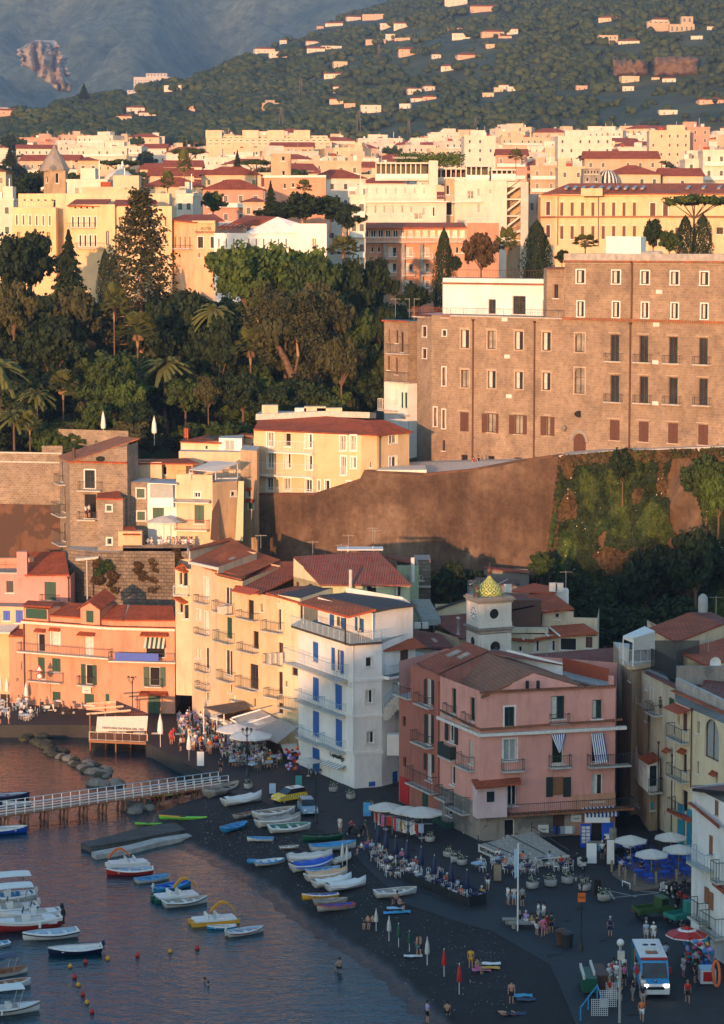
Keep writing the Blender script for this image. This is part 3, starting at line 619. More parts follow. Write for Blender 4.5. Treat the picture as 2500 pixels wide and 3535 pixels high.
def white_house():
 fr(9);A=G(417,1062);B=G(795,1215);C=G(1010,1175)
 A=Vector((A.x,A.y,0));K=Vector((*XY(765,700,B.y+.1),0));J=Vector((*XY(935,700,B.y+1.2),0));J2=Vector((*XY(1040,700,B.y+3.5),0))
 b=Bld('white_house','tall white house with blue shutters and balconies facing the beach','house',A,1.5)
 zt=zat(765,318,K.y);z3=zat(765,545,K.y);z2=zat(765,770,K.y);z1=zat(765,1000,K.y)
 b.face(A,K,zt,0,'white_plaster',[(505,300,540,425,'c'),(645,345,682,485,'cs' if 0 else 'gsD'),(505,522,543,670,'c'),(645,566,687,722,'c'),(505,732,545,890,'c'),(647,782,688,950,'c'),(503,962,548,1145,'cD'),(712,545,726,568,'d'),(737,553,750,578,'d')],sm='shutter_blue')
 for q in((388,372,728,495),):b.bal(390,385,726,480,1.3,'rail_blue','slab')
 for q in((436,625,566,688),(580,672,712,742),(440,850,568,918),(580,900,712,968)):b.bal(q[0],q[1]-10,q[2],q[3]-6,.9,'rail_blue')
 for z in(z3,z1,z2):b.band(z-.1,.3,.1,'white_plaster',0,b.L)
 for x,y in((575,1040),):
  q=b.pd(655,1005,-.05);o=MB();o.obox(b.pd(618,1010,-.02),b.pd(690,1036,-.02)-b.pd(618,1010,-.02),b.n*.05,(0,0,1.3),'white');o.build('signboard',b.root)
  o=MB();a=b.pd(596,1040,-.03);c=b.pd(712,1075,-.03)
  for k in range(12):o.obox(a+(c-a)*(k/12),(c-a)/13,b.n*.9+Vector((0,0,-.3)),(0,0,.06),'grey_shutter' if k%2 else 'white')
  o.build('awning',b.root);o=MB();a=b.pd(632,1160,-.02);c=b.pd(692,1185,-.02);o.obox(a,Vector((c.x-a.x,c.y-a.y,0)),b.n*.05,(0,0,3.2),'white');o.build('door',b.root)
 txt('CapitanAgo',b.pd(655,1012,-.12),b.t,b.n,.75,'black',b.root)
 b.face(K,J,zt,0,'white_plaster',[(836,394,874,456,'gt'),(834,598,880,682,'gkt'),(840,856,888,932,'gkt'),(854,1170,896,1202,'c')],sm='shutter_blue',tm='trim')
 for z in(z3,z1,z2):b.band(z-.1,.3,.12,'white_plaster')
 b.pipe(752-0,330,1000,'white_plaster',.08)
 b.face(J,J2,zat(980,505,J.y),0,'white_plaster',[(1002,1105,1040,1180,'c')],sm='shutter_blue')
 m=MB();q=b.pd(985,900,-.6);m.box((q.x+1.0,q.y,q.z-.6),(2.6,1.4,2.2),'white_plaster');q=b.pd(1010,830,.1)
 m.build('bay',b.root);m=MB();m.box((q.x,q.y+.05,q.z),(1.9,.12,3.6),'grey_shutter');m.build('arch_recess',b.root)
 bk=[(J2.x+3,J2.y+12),(A.x+4,A.y+12)]
 for p,q in((J2,bk[0]),(bk[0],bk[1]),(bk[1],A)):b.w.poly([(p[0],p[1],0),(q[0],q[1],0),(q[0],q[1],zat(980,505,J.y)),(p[0],p[1],zat(980,505,J.y))],'white_plaster')
 J3=Vector((*XY(1128,300,J.y+8),0))
 b.w.poly([(A.x,A.y,zt),(K.x,K.y,zt),(J.x,J.y,zt),(J3.x,J3.y,zt),(bk[1][0],bk[1][1],zt)],'roof_grey')
 b.w.poly([(J.x,J.y,8),(J3.x,J3.y,8),(J3.x,J3.y,zt),(J.x,J.y,zt)],'white_plaster');b.w.poly([(J3.x,J3.y,8),(bk[1][0]+6,bk[1][1],8),(bk[1][0]+6,bk[1][1],zt),(J3.x,J3.y,zt)],'white_plaster')
 sl=MB();a1=Vector((A.x,A.y,0));n1=Vector((-.86,-.5,0));n2=Vector((.1,-1,0))
 ring=[a1+n1*.9+Vector((0,0,zt)),K+n1*.6+n2*.5+Vector((0,0,zt)),J+n2*.4+Vector((0,0,zt)),J+Vector((0,3,zt)),a1+Vector((0,3,zt))];sl.prism(ring,(0,0,.25),'bitumen');sl.prism([p+Vector((0,0,.26))for p in ring],(0,0,.02),'slab');sl.build('terrace',b.root)
 r=MB()
 for i in range(2):
  p,q=ring[i]+Vector((0,0,.28)),ring[i+1]+Vector((0,0,.28));L=(q-p).length
  r.tube(p+Vector((0,0,1.05)),q+Vector((0,0,1.05)),.035,'rail_blue',n=4)
  for k in range(int(L/.22)+1):w=p+(q-p)*min(1,k*.22/L);r.tube(w,w+Vector((0,0,1.05)),.022 if k%6 else.045,'rail_blue',n=4,cap=False)
 r.build('railing',b.root)
 zf=zt+.28;h=2.7
 pa=A+Vector((2.1,2.2,0));pb=pa+(K-A).normalized()*8.2;pr0=Vector((*XY(878,110,J.y+1.2),0));pr1=Vector((*XY(1130,70,J.y+7.5),0))
 b.face(pa,pb,zf+h,zf-.01,'white_plaster',[(640,140,690,210,'gs'),(418,150,500,186,'c')],sm='shutter_blue')
 b.face(pb,pr0,zf+h,zf-.01,'white_plaster',[(786,150,812,235,'gsD')],sm='shutter_blue')
 b.face(pr0,pr1,zat(1000,90,J.y+5),zt-3.5,'white_plaster')
 bb=pr1+Vector((-1,6,0));z5=zat(1000,90,J.y+5)
 for p,q in((pr1,bb),(bb,pa+Vector((3,8,0)))):b.w.poly([(p.x,p.y,zt-3),(q.x,q.y,zt-3),(q.x,q.y,z5),(p.x,p.y,z5)],'white_plaster')
 b.roof([[(412,55,A.y-.5),(728,140,K.y-.2),(900,95,J.y+.5),(550,8,A.y+6)]],'tile_orange',.22,fascia='awning_red')
 b.roof([[(545,8,A.y+5),(905,95,J.y+.6),(1155,68,J.y+7),(800,-18,A.y+13)]],'bitumen',.2)
 m=MB()
 for x,y,Y in((436,70,A.y),(708,150,K.y),(445,62,A.y+.2),(876,120,J.y+.8)):q=P(x,y,Y);m.tube((q.x,q.y,zt),(q.x,q.y,q.z),.09,'black' if x in(436,708)else 'white',n=6)
 m.build('post',b.root)
 fr(9);S=Vector((*XY(932,480,J.y+.4),0));T=Vector((*XY(1145,480,J.y+4.5),0));b.face(S,T,zat(1000,345,J.y+3),zat(1000,500,J.y+2),'white_plaster',[(1050,350,1100,470,'cD')],sm='frame_brown')
 b.roof([[(932,352,J.y+.2),(1210,328,J.y+3.5),(1130,268,J.y+8),(935,292,J.y+4)]],'tile',.15)
 m=MB();q0,q1=b.pd(930,512,-.1),b.pd(1150,478,-.1);m.obox((q0.x,q0.y,q0.z),Vector((q1.x-q0.x,q1.y-q0.y,0)),b.n*1.1,(0,0,-.3),'white_plaster');m.build('landing',b.root);b.bal_u(.1,b.L-.1,q0.z,1.1,1.15,'rail_blue','slab')
 m=MB();s0=P(945,705,J.y-.2);s1=P(1150,480,J.y+.6);k=14
 for i in range(k):q=s0+(s1-s0)*(i/k);m.box((q.x+.3,q.y,q.z-.6),(.62,1.3,1.4),'slab')
 m.tube(s0+Vector((0,-.65,1.1)),s1+Vector((0,-.65,1.1)),.04,'rail_blue');
 for i in range(28):q=s0+(s1-s0)*(i/28)+Vector((0,-.65,0));m.tube(q,q+Vector((0,0,1.1)),.02,'rail_blue',n=4)
 m.build('staircase',b.root)
 b.done()
def txt(s,p,right,nrm,size,mat,parent=None,name='lettering',font=None,align='CENTER',thick=.02):
 cu=bpy.data.curves.new(name,'FONT');cu.body=s;cu.size=size;cu.align_x=align;cu.align_y='CENTER';cu.extrude=thick;cu.resolution_u=2
 o=bpy.data.objects.new(name,cu);col.objects.link(o)
 r=Vector(right).normalized();nn=Vector(nrm).normalized();u=nn.cross(r);M=Matrix((r,u,nn)).transposed().to_4x4()
 dg=bpy.context.evaluated_depsgraph_get();me=bpy.data.meshes.new_from_object(o.evaluated_get(dg));bpy.data.objects.remove(o)
 org=Vector(wloc(parent))if parent is not None else Vector((0,0,0))
 me.transform(Matrix.Translation(Vector(p)-org)@M);me.materials.clear();me.materials.append(MT[mat])
 o=bpy.data.objects.new(name,me);col.objects.link(o)
 if parent is not None:o.parent=parent
 return o
white_house()
m,n,b=mkmat('dome_tiles');b.inputs['Roughness'].default_value=.35
tc=N(n,'TexCoord');mpp=N(n,'Mapping');n.links.new(tc.outputs['Object'],mpp.inputs[0]);gr=N(n,'TexGradient',gradient_type='RADIAL');n.links.new(mpp.outputs[0],gr.inputs[0]);sx=N(n,'SeparateXYZ');n.links.new(tc.outputs['Object'],sx.inputs[0])
def mth(op,a,c,n=n):
 x=N(n,'Math',operation=op)
 for i,v in enumerate((a,c)):
  if v is None:continue
  if hasattr(v,'links'):n.links.new(v,x.inputs[i])
  else:x.inputs[i].default_value=v
 return x.outputs[0]
ag=mth('MULTIPLY',gr.outputs['Fac'],10);zz=mth('MULTIPLY',sx.outputs['Z'],1.3)
fa=[mth('ABSOLUTE',mth('SUBTRACT',mth('FRACT',mth(o,ag,zz),None),.5),None)for o in('ADD','SUBTRACT')]
mn=mth('MAXIMUM',fa[0],fa[1]);n.links.new(ramp(n,mn,[(.0,(.5,.5,.1)),(.2,(.5,.5,.12)),(.23,(.02,.1,.03)),(.36,(.02,.1,.03)),(.38,(.5,.52,.16)),(.5,(.5,.52,.16))]),b.inputs['Base Color'])
n.nodes[-1]
for l in list(n.links):
 pass
def pink_building():
 fr(12);A=G(1042,252);D0=G(1545,505)
 X=lambda x,y,Y,f=12:(fr(f),Vector((*XY(x,y,Y),0)))[1]
 A=X(1042,100,253.5);A2=X(1113,100,251);A3=X(1297,100,244.6);C=X(1548,100,236);D=X(942,100,239.5,13)
 b=Bld('pink_house','large pink corner house with mossy roof, striped curtains and restaurant below','house',C,1.5)
 fr(9);zt=zat(1300,512,244.6);zm=zat(1560,868,236);ztl=zat(1165,452,249.5)
 b.face(A,A2,ztl-3.6,0,'brick_pink',[(1064,762,1084,825,'gb'),(1068,1015,1086,1075,'gb')],fm='frame_brown')
 b.face(A2,A3,ztl,0,'brick_pink',[(1210,530,1246,692,'gkD'),(1216,748,1244,935,'gkD'),(1212,995,1248,1165,'gkD')],fm='frame_white',sm='shutter_dark')
 for x0,y0,x1,y1 in((1200,530,1212,690),(1246,535,1258,692),(1202,748,1216,935),(1244,752,1256,935),(1198,990,1212,1100),(1248,1000,1260,1115)):
  m=MB();p,q=b.pd(x0,y0,-.06),b.pd(x1,y1,-.06);m.obox((p.x,p.y,q.z),(q.x-p.x,q.y-p.y,0),b.n*.05,(0,0,p.z-q.z),'shutter_dark');m.build('shutter',b.root)
 b.bal(1168,628,1262,692,.7);b.bal(1155,865,1260,935,.8);b.bal(1128,1105,1290,1205,.9);b.pipe(1297-3,560,1200,'brick_pink',.07)
 m=MB();q=b.pd(1040,640,.5);b.face(A,A2,ztl-3.6,ztl-3.61,'brick_pink');b.bal_u(-.5,b.L+.3,ztl-3.5,1.05,.5,'iron','slab')
 m=MB();m.poly([(A.x,A.y,ztl-3.6),(A2.x,A2.y,ztl-3.6),(A2.x+2,A2.y+5,ztl-3.6),(A.x+2,A.y+5,ztl-3.6)],'slab');m.build('terrace',b.root)
 b.face(A3,C,zt,zm-.0,'rose',[(1370,588,1398,745,'g'),(1484,644,1514,790,'g')],fm='shutter_green');b.bal(1340,690,1405,755,.5);b.bal(1455,745,1518,812,.5)
 fr(12);zl=zat(1545,230,236)
 fr(9);b.face(A3,C,zm,zl,'rose',[(1352,818,1392,925,'gs'),(1478,910,1504,1060,'z'),(1364,1072,1392,1190,'dD')],fm='frame_white',sm='shutter_dark');b.bal(1320,935,1400,1018,.7,'shutter_green',solid='shutter_dark');b.bal(1432,1000,1514,1082,.7,'shutter_green');b.band(zm-.25,.3,.35,'trim')
 b.rf([(1297,728,-.6),(1548,850,-.6),(1548,838,.0),(1297,716,.0)],'tile_old',.05,'ledge')
 fr(12);b.face(A3,C,zl,0,'bare_render',[(1318,380,1375,500,'cD'),(1340,240,1372,300,'d'),(1425,400,1440,430,'d'),(1480,60,1500,75,'d')],sm='frame_brown');b.bal(1312,120,1378,190,.9);b.bal(1380,160,1485,262,.9);b.bal(1302,318,1386,378,.9,'shutter_green',solid='shutter_green')
 for x,y in((1324,400),(1362,440),(1440,430),(1490,465)):
  m=MB();q=b.pd(x,y,-.05);m.obox(q,b.t*.3,b.n*.03,(0,0,.42),'white');m.build('menu_card',b.root)
 fr(12);b.face(A2,A3,5.3,5.29,'brick_pink')
 m=MB();q=b.pd(1205,285,-.03);w=1.2;q.z=1.5
 pts=[q-b.t*.6,q+b.t*.6,q+b.t*.6+Vector((0,0,2))]+[q+b.t*.6*math.cos(a)+Vector((0,0,2+.6*math.sin(a)))for a in(.5,1,1.57,2.1,2.6)]+[q-b.t*.6+Vector((0,0,2))];m.prism(pts,b.n*.05,'shutter_green');m.build('arched_door',b.root)
 b.face(A,A2,5,4.99,'brick_pink');m=MB();p,q=b.pd(1050,240,-.03),b.pd(1104,262,-.03);m.obox((p.x,p.y,1.6),(q.x-p.x,q.y-p.y,0),b.n*.05,(0,0,2.6),'red');m.build('garage_door',b.root)
 fr(10);b.face(C,D,zt,zm,'rose',[(256,704,318,826,'gt'),(546,636,630,780,'gkD'),(804,660,862,778,'gkD')],fm='shutter_green');b.bal(535,745,655,805,.5);b.band(zt-.2,.25,.25,'tile_old');b.rf([(100,852,-.6),(990,786,-.6),(990,775,0),(100,838,0)],'tile_old',.05,'ledge');b.band(zm-.28,.3,.5,'trim',-.3,b.L+1)
 b.face(C,D,zm,zl-.5,'rose',[(250,905,330,1040,'zt'),(552,880,625,1060,'d'),(800,880,850,1050,'d'),(556,1140,622,1255,'cb'),(798,1122,868,1292,'gkD'),(274,1187,332,1320,'gD')],fm='frame_white',sm='wood');b.bal(235,1025,368,1095,.8,'shutter_green');b.bal(530,1000,660,1072,.8,'shutter_green');b.bal(768,990,1025,1062,1.0)
 def curtain(pts,nm='striped_curtain'):
  (x0,y0),(x1,y1),(x2,y2),(x3,y3)=pts
  o=MB()
  for k in range(12):
   u,v=k/12,(k+1)/12;f=lambda a,c,t:(a[0]+(c[0]-a[0])*t,a[1]+(c[1]-a[1])*t)
   ta,tb,ba,bb=f(pts[0],pts[1],u),f(pts[0],pts[1],v),f(pts[3],pts[2],u),f(pts[3],pts[2],v)
   d=lambda a,w:b.pd(a[0],a[1],w)
   o.prism([d(ta,-.2),d(tb,-.2),d(bb,-1.0),d(ba,-1.0)],b.n*.03,'stripe_blue' if k%2 else 'white')
  o.build(nm,b.root)
 curtain([(548,876),(638,870),(606,985),(596,990)]);curtain([(796,870),(872,864),(903,1048),(822,1055)])
 fr(13);b.face(C,D,zl-.5,4.0,'rose',[(540,300,542,302,'d')],fm='frame_brown',sm='shutter_dark',holes=True)
 for x0,x1 in((516,556),(622,668)):
  m=MB();p,q=b.pd(x0,60,-.06),b.pd(x1,180,-.06);m.obox((p.x,p.y,q.z),(q.x-p.x,q.y-p.y,0),b.n*.05,(0,0,p.z-q.z),'shutter_dark');m.build('shutter',b.root)
 p=b.pd(275,285,-.8);u0=b.hit(275,285)[0];b.bal_u(u0,b.L+1.6,zat(560,255,237.5)-.25,1.05,1.25,'iron','tile_old',.2)
 zf=zat(560,262,237)
 fr(13);b.face(C,D,4.0,0,'bare_render',[(558,280,630,380,'cD'),(254,322,320,430,'dD')],sm='frame_brown')
 m=MB();p,q=b.pd(85,318,-1.0),b.pd(272,305,-1.0);z0=p.z;h=b.pd(85,118,-1).z-z0;t=Vector((q.x-p.x,q.y-p.y,0));m.obox(p,t,-b.n*1.4,(0,0,h),'lightpink');bx=m.build('bay',b.root)
 m=MB();w0=b.pd(145,215,-1.02);w1=b.pd(192,212,-1.02);m.obox(w0,Vector((w1.x-w0.x,w1.y-w0.y,0)),b.n*.04,(0,0,1.0),'glass');m.build('window',b.root)
 b.roof([[P(78,125,233.8),P(362,95,234.8),P(350,60,237),P(50,72,236.5)]],'tile')
 m=MB();p,q=b.pd(680,345,-.05),b.pd(945,335,-.05);m.obox((p.x,p.y,1.5),(q.x-p.x,q.y-p.y,0),b.n*.04,(0,0,4.0),'salmon');m.build('shop_front',b.root)
 p,q=b.pd(735,300,-.1),b.pd(946,280,-.1);p.z=q.z=zat(840,288,236)
 for k in range(18):
  o=MB()if k==0 else o;a=p+(q-p)*(k/18);c=(q-p)/18;o.prism([a,a+c,a+c+b.n*.9-Vector((0,0,.45)),a+b.n*.9-Vector((0,0,.45))],(0,0,.03),'stripe_blue' if k%2 else 'white');o.prism([a+b.n*.9-Vector((0,0,.45)),a+c+b.n*.9-Vector((0,0,.45)),a+c+b.n*.9-Vector((0,0,.8)),a+b.n*.9-Vector((0,0,.8))],b.n*.02,'stripe_blue' if k%2 else 'white')
 o.build('awning',b.root)
 def ac(x,y):
  m=MB();q=b.pd(x,y,-.25);m.box(q,(1.0,.4,.75),'ac_white');m.lathe([(.01,0),(.27,0),(.27,.02)],(q.x,q.y-.22,q.z),'black');m.build('air_conditioner',b.root)
 ac(498,378);ac(702,313)
 for k,c in enumerate(('stripe_blue','black','stripe_blue','grey_shutter','grey_shutter','white','white','white','grey_shutter')):
  m=MB();q=b.pd(565+k*15,388,-.7);m.box(q,(.27,.04,.75),c,.03*k);m.build('laundry',b.root)
 bkD=D+Vector((1.5,13,0));bkA=A+Vector((5,8,0))
 for p,q in((D,bkD),(bkD,bkA),(bkA,A)):b.w.poly([(p.x,p.y,0),(q.x,q.y,0),(q.x,q.y,zt),(p.x,p.y,zt)],'rose')
 fr(10);ap=P(437,488,238.2);rb=P(150,368,249.5);ce=P(116,642,235.5);dr=P(752,576,239.6);eb=P(-30,566,245.6)
 b.roof([[ce,ap,rb,eb]],'tile_old');b.roof([[ap,dr,P(540,455,251),rb]],'tile_old');m=MB();m.poly([P(125,642,236),P(742,582,238.8),P(437,494,237.9)],'rose');
 for x in(398,465):m.box(P(x,565,237.0),(.3,.5,.7),'dark_inside')
 m.build('gable',b.root)
 fr(9);b.roof([[P(1153,430,250.6),P(1290,496,244.4),P(1605,352,255),P(1465,298,262)]],'tile',fascia='tile_dark')
 m=MB()
 for q in(((1332,390),(1358,402),(1435,368),(1408,356)),((1400,404),(1426,415),(1490,382),(1465,372))):m.prism([P(x,y-4,247+(i>1)*3.4)for i,(x,y)in enumerate(q)],(0,0,.12),'glass_lit')
 m.build('skylight',b.root)
 fr(10);m=MB();m.prism([P(600,515,247),P(940,590,240),P(905,520,250),P(620,450,256)],(0,0,-.2),'roof_grey');m.build('terrace',b.root)
 def para(p,q,h,mat,name='parapet'):
  m=MB();d=Vector((q.x-p.x,q.y-p.y,q.z-p.z));m.obox(p,d,Vector((0,.25,0)),(0,0,h),mat);m.build(name,b.root)
 para(P(268,420,250),P(618,508,244),1.2,'white_plaster');para(P(618,500,252),P(906,575,246),1.7,'awning_red');m=MB();m.prism([P(150,368,249.3),P(618,448,243.9),P(618,436,245.5),P(180,350,251)],(0,0,.1),'tile_dark');m.build('coping',b.root)
 m=MB();m.obox(P(905,585,240),(.5,0,0),(0,.5,0),(0,0,1.1),'rose');m.build('pillar',b.root)
 b.done()
flat('stripe_blue',(.02,.05,.25),.7,.05)
pink_building()
def clock_tower():
 fr(20);A,B,C=[Vector((*XY(x,600,Y),0))for x,Y in((716,275.5),(832,272),(1122,273.6))];Dk=A+(C-B)
 b=Bld('clock_tower','cream bell tower with clock and green yellow majolica dome','tower',B,1.5)
 z1=zat(832,500,272);z2=zat(832,760,272);cen=(A+C)/2
 def ring(z,h,k,mat='grey_render'):
  m=MB();m.prism([(cen+(p-cen)*k)+Vector((0,0,z))for p in(A,B,C,Dk)],(0,0,h),mat);m.build('cornice',b.root)
 for p,q in((A,B),(B,C),(C,Dk),(Dk,A)):
  b.w.poly([(p.x,p.y,0),(q.x,q.y,0),(q.x,q.y,z1),(p.x,p.y,z1)],'tower_cream')
 for z,h,k in((z1-.02,.28,1.1),(z1+.26,.22,1.2),(z1+.48,.16,1.1),(z2-.1,.25,1.08),(z2+.15,.22,1.2),(z2-.35,.15,1.03)):ring(z,h,k)
 ring(z2+.37,.5,1.05,'tower_cream')
 for(p,q)in((A,B),(B,C)):
  b.face(p,q,2,1.99,'tower_cream');w=b.L*.14
  for u in(.02,b.L-w-.02):
   for za,zb in((z2+.87,z1-.02),(3,z2-.35)):
    m=MB();m.obox(b.A+b.t*u+b.n*.003+Vector((0,0,za)),b.t*w,b.n*.14,(0,0,zb-za),'tower_cream');m.build('pilaster',b.root)
 b.face(B,C,2,1.99,'tower_cream')
 def disc(c,n_,r,th,mat,name,r0=0,sq=1):
  m=MB();t=Vector((0,0,1)).cross(n_).normalized();k=24;q=[c+(t*math.cos(a)+Vector((0,0,sq))*math.sin(a))*r for a in[2*math.pi*i/k for i in range(k)]]
  if r0:
   qi=[c+(t*math.cos(a)+Vector((0,0,sq))*math.sin(a))*r0 for a in[2*math.pi*i/k for i in range(k)]]
   for i in range(k):j=(i+1)%k;e=n_*th;m.add([q[i]+e,q[j]+e,qi[j]+e,qi[i]+e,q[i],q[j],qi[i],qi[j]],[(0,1,2,3),(4,5,1,0),(3,2,7,6)],mat)
  else:m.prism(q,n_*th,mat)
  return m.build(name,b.root)
 c=b.pd(962,592,-.003);s=1/32.
 disc(c,b.n,.84,.1,'tower_cream','surround',.56);disc(c+b.n*.001,b.n,.55,.02,'dark_inside','round_opening')
 a=b.pd(972,900,-.003);disc(a,b.n,.95,.1,'tower_cream','surround',.62);disc(a,b.n,.6,.02,'dark_inside','arch_opening');m=MB();m.obox(a-b.t*.6-Vector((0,0,2)),b.t*1.2,b.n*.02,(0,0,2),'dark_inside');m.build('arch_opening',b.root)
 m=MB();q=a+b.n*.1+Vector((-.0,0,-.2));m.lathe([(.4,0),(.33,.2),(.25,.5),(.1,.62),(.02,.65)],(q.x,q.y+.25,q.z-.35),'iron');m.build('bell',b.root)
 b.face(A,B,2,1.99,'tower_cream');c=b.pd(778,588,-.004);f=disc(c,b.n,.82,.06,'white','clock_face')
 m=MB()
 for k in range(12):
  an=k*math.pi/6;d=b.t*math.sin(an)+Vector((0,0,math.cos(an)));tt=b.n.cross(d)
  p=c+b.n*.065+d*.55;m.obox(p-tt*.05,d*.2,tt*.1,b.n*.02,'black')
 for an,L,w in((1.85,.6,.07),(4.2,.42,.1)):
  d=b.t*math.sin(an)+Vector((0,0,math.cos(an)));tt=b.n.cross(d);m.obox(c+b.n*.09-tt*w/2-d*.1,d*L,tt*w,b.n*.02,'black')
 m.build('clock_hands',f)
 disc(b.pd(765,850,-.003),b.n,.5,.03,'dark_inside','arch_opening')
 o=bpy.data.objects.new('dome',None)
 m=MB();k=1.45;prof=[(1.0,0),(1.04,.12),(1.02,.3),(.93,.5),(.78,.72),(.58,.93),(.38,1.12),(.22,1.3),(.12,1.45),(.1,1.5)]
 m.lathe([(r*k,z*1.42)for r,z in prof],(0,0,0),'dome_tiles',24);d=bpy.data.objects.new('dome',m.mesh('dome'));col.objects.link(d);d.parent=b.root;d.location=Vector((cen.x,cen.y,z1+.64))-Vector(wloc(b.root))
 m=MB();zz=z1+.64+2.1;m.lathe([(.14,0),(.14,.35),(.3,.4),(.3,.75),(.05,.9),(.03,1.5)],(cen.x,cen.y,zz),'frame_brown');m.build('finial',b.root)
 m=MB();q=P(800,445,272.5)
 for dx in(-.28,.28):m.tube(q+Vector((dx,0,0)),q+Vector((dx,0,2.0)),.06,'shutter_green',n=5)
 m.lathe([(.3,0),(.24,.2),(.15,.4),(.02,.45)],(q.x,q.y,q.z+.9),'frame_brown');m.lathe([(.3,0),(.24,.2),(.15,.4),(.02,.45)],(q.x,q.y,q.z+.2),'frame_brown');m.build('bell_frame',b.root)
 b.done()
clock_tower()
def behind():
 fr(20);V=lambda x,y,Y:Vector((*XY(x,y,Y),0))
 A,B=V(420,700,300),V(735,700,300);b=Bld('sunlit_gable_house','small cream house with dark roof edge and brown window below the cliff stair','house',A,5);b.block([A,B],zat(600,555,300),3,'pale_yellow',5,None,wins=[[(676,488,716,575,'c')]],sm='shutter_brown');b.face(A,B,9,8.99,'pale_yellow')
 m=MB();m.poly([b.pd(420,575,-.01),b.pd(735,575,-.01),b.pd(735,452,-.01),b.pd(700,455,-.01)],'pale_yellow');m.build('gable',b.root);b.rf([(385,560,-.3),(705,455,-.3),(740,440,5),(440,530,5)],'bitumen');b.done()
 A,B=V(415,750,290),V(632,830,284.5);b=Bld('chimney_house','cream house with red roof and steel chimney beside the clock tower','house',A,5);C=V(730,830,286);zt=zat(632,815,284.5);b.block([A,B,C],zt,3,'cream',8,None)
 b.roof([[P(340,618,296),P(735,590,298),P(720,815,284.3),P(636,815,284.2)]],'tile_dark');m=MB();q=P(628,775,286);m.lathe([(.28,-.2),(.16,.1),(.16,1.6),(.24,1.65),(.24,1.85),(.02,1.95)],q,'zinc');m.build('chimney',b.root);b.done()
 A,B=V(215,900,281),V(560,900,279);b=Bld('skylight_house','low house with dark red roof and one skylight behind the white house','house',A,4);b.block([A,B],zat(400,930,280),2,'weathered_cream',6,None)
 b.roof([[P(205,905,280),P(590,905,278.5),P(470,780,288),P(205,740,288)]],'tile_dark');m=MB();m.prism([P(372,832,284),P(410,832,284),P(440,868,282),P(405,870,282)],(0,0,.15),'glass_lit');m.build('skylight',b.root)
 for x in(255,315):m=MB();m.box(P(x,700,284),(.85,.4,.7),'ac_white');m.build('air_conditioner',b.root)
 b.done()
 A,B=V(1120,950,279),V(0,0,0)
 fr(10);A,B=V(290,340,281),V(835,340,279);b=Bld('red_roof_cluster','cream houses with stepped red roofs right of the clock tower','house',A,4)
 z1=zat(600,255,280);b.block([A,B],z1,2,'weathered_cream',9,'tile_dark',wins=[[(345,328,362,358,'d'),(440,292,470,360,'gk'),(530,290,572,358,'gk'),(600,275,705,355,'db'),(762,262,804,338,'c')]],sm='frame_brown')
 b.rf([[(290,282,-.6),(440,292,-.6),(530,245,3),(380,225,3)],[(440,285,-.6),(600,262,-.6),(560,200,3.6),(480,205,3.6)],[(600,262,-.7),(842,242,-.7),(750,184,3.5),(530,200,3.5)]],'tile')
 m=MB()
 for p,q in(((325,238),(375,282)),((482,218),(530,262)),((530,205),(600,262))):m.tube(b.pd(*q,-.9),b.pd(*p,2.8),.12,'trim',n=5)
 m.build('ridge_pipe',b.root)
 C,D=V(490,190,284),V(832,190,283);z2=zat(600,108,283.5);b.face(C,D,zat(750,150,283),3,'weathered_cream',[(570,122,596,158,'d')]);b.face(C,V(686,190,283.4),z2,9,'weathered_cream',[(570,122,596,158,'d')])
 b.w.poly([(D.x,D.y,2),(D.x+1,D.y+8,2),(D.x+1,D.y+8,zat(750,150,283)),(D.x,D.y,zat(750,150,283))],'weathered_cream')
 b.roof([[P(490,115,283.6),P(690,90,283),P(560,-5,291),P(350,5,291)]],'tile');b.roof([[P(290,100,282),P(440,70,282),P(380,0,290),P(255,-10,290)]],'tile_dark');fr(7)
 b.roof([[P(270,1065,292),P(560,1075,291),P(655,1055,296),P(440,1015,299)]],'awning_red',.15);m=MB();m.obox(P(560,1150,292),(1.8,0,0),(0,2,0),(0,0,1.7),'white_plaster');m.build('stair_head',b.root)
 for x,y in((258,1050),(540,1040),(580,1042)):m=MB();m.box(P(x+18,y,291),(.9,.6,1),'ac_white');m.build('air_conditioner',b.root)
 fr(10);m=MB();m.box(P(365,130,283),(4.2,2,3.6),'frame_brown');m.build('loggia',b.root);m=MB();m.box(P(400,225,281),(4.6,1.2,.5),'weathered_cream');m.build('balcony',b.root)
 b.done()
 A,B=V(405,480,258),V(1000,480,258);b=Bld('church','church nave under a broad weathered brown tiled roof','church',A,4);b.block([A,B],zat(700,525,257),2,'weathered_cream',12,None);b.roof([[P(400,500,256),P(1010,535,256),P(990,330,270),P(405,376,270)]],'tile_dark');b.done()
 fr(6);A,B=V(1030,1000,303),V(1165,1000,303);b=Bld('green_house','narrow green house with stone extension under the cliff wall','house',A,3);b.block([A,B],zat(1090,905,303),2,'mint',5,'roof_grey',wins=[[(1085,1080,1110,1120,'d')]]);b.rf([(950,850,0),(1150,895,0),(1140,868,5),(985,840,5)],'tile_dark')
 C,D=V(1140,900,309),V(1240,900,309);b.block([C,D],zat(1190,870,309),2,'rough_wall',5,'roof_grey',wins=[[(1148,965,1194,1000,'l')]]);b.bal(1130,985,1240,1030,.8);m=MB();q=P(1128,1010,302);m.tube(q,q+Vector((0,0,3)),.25,'trim');m.build('chimney',b.root);b.done()
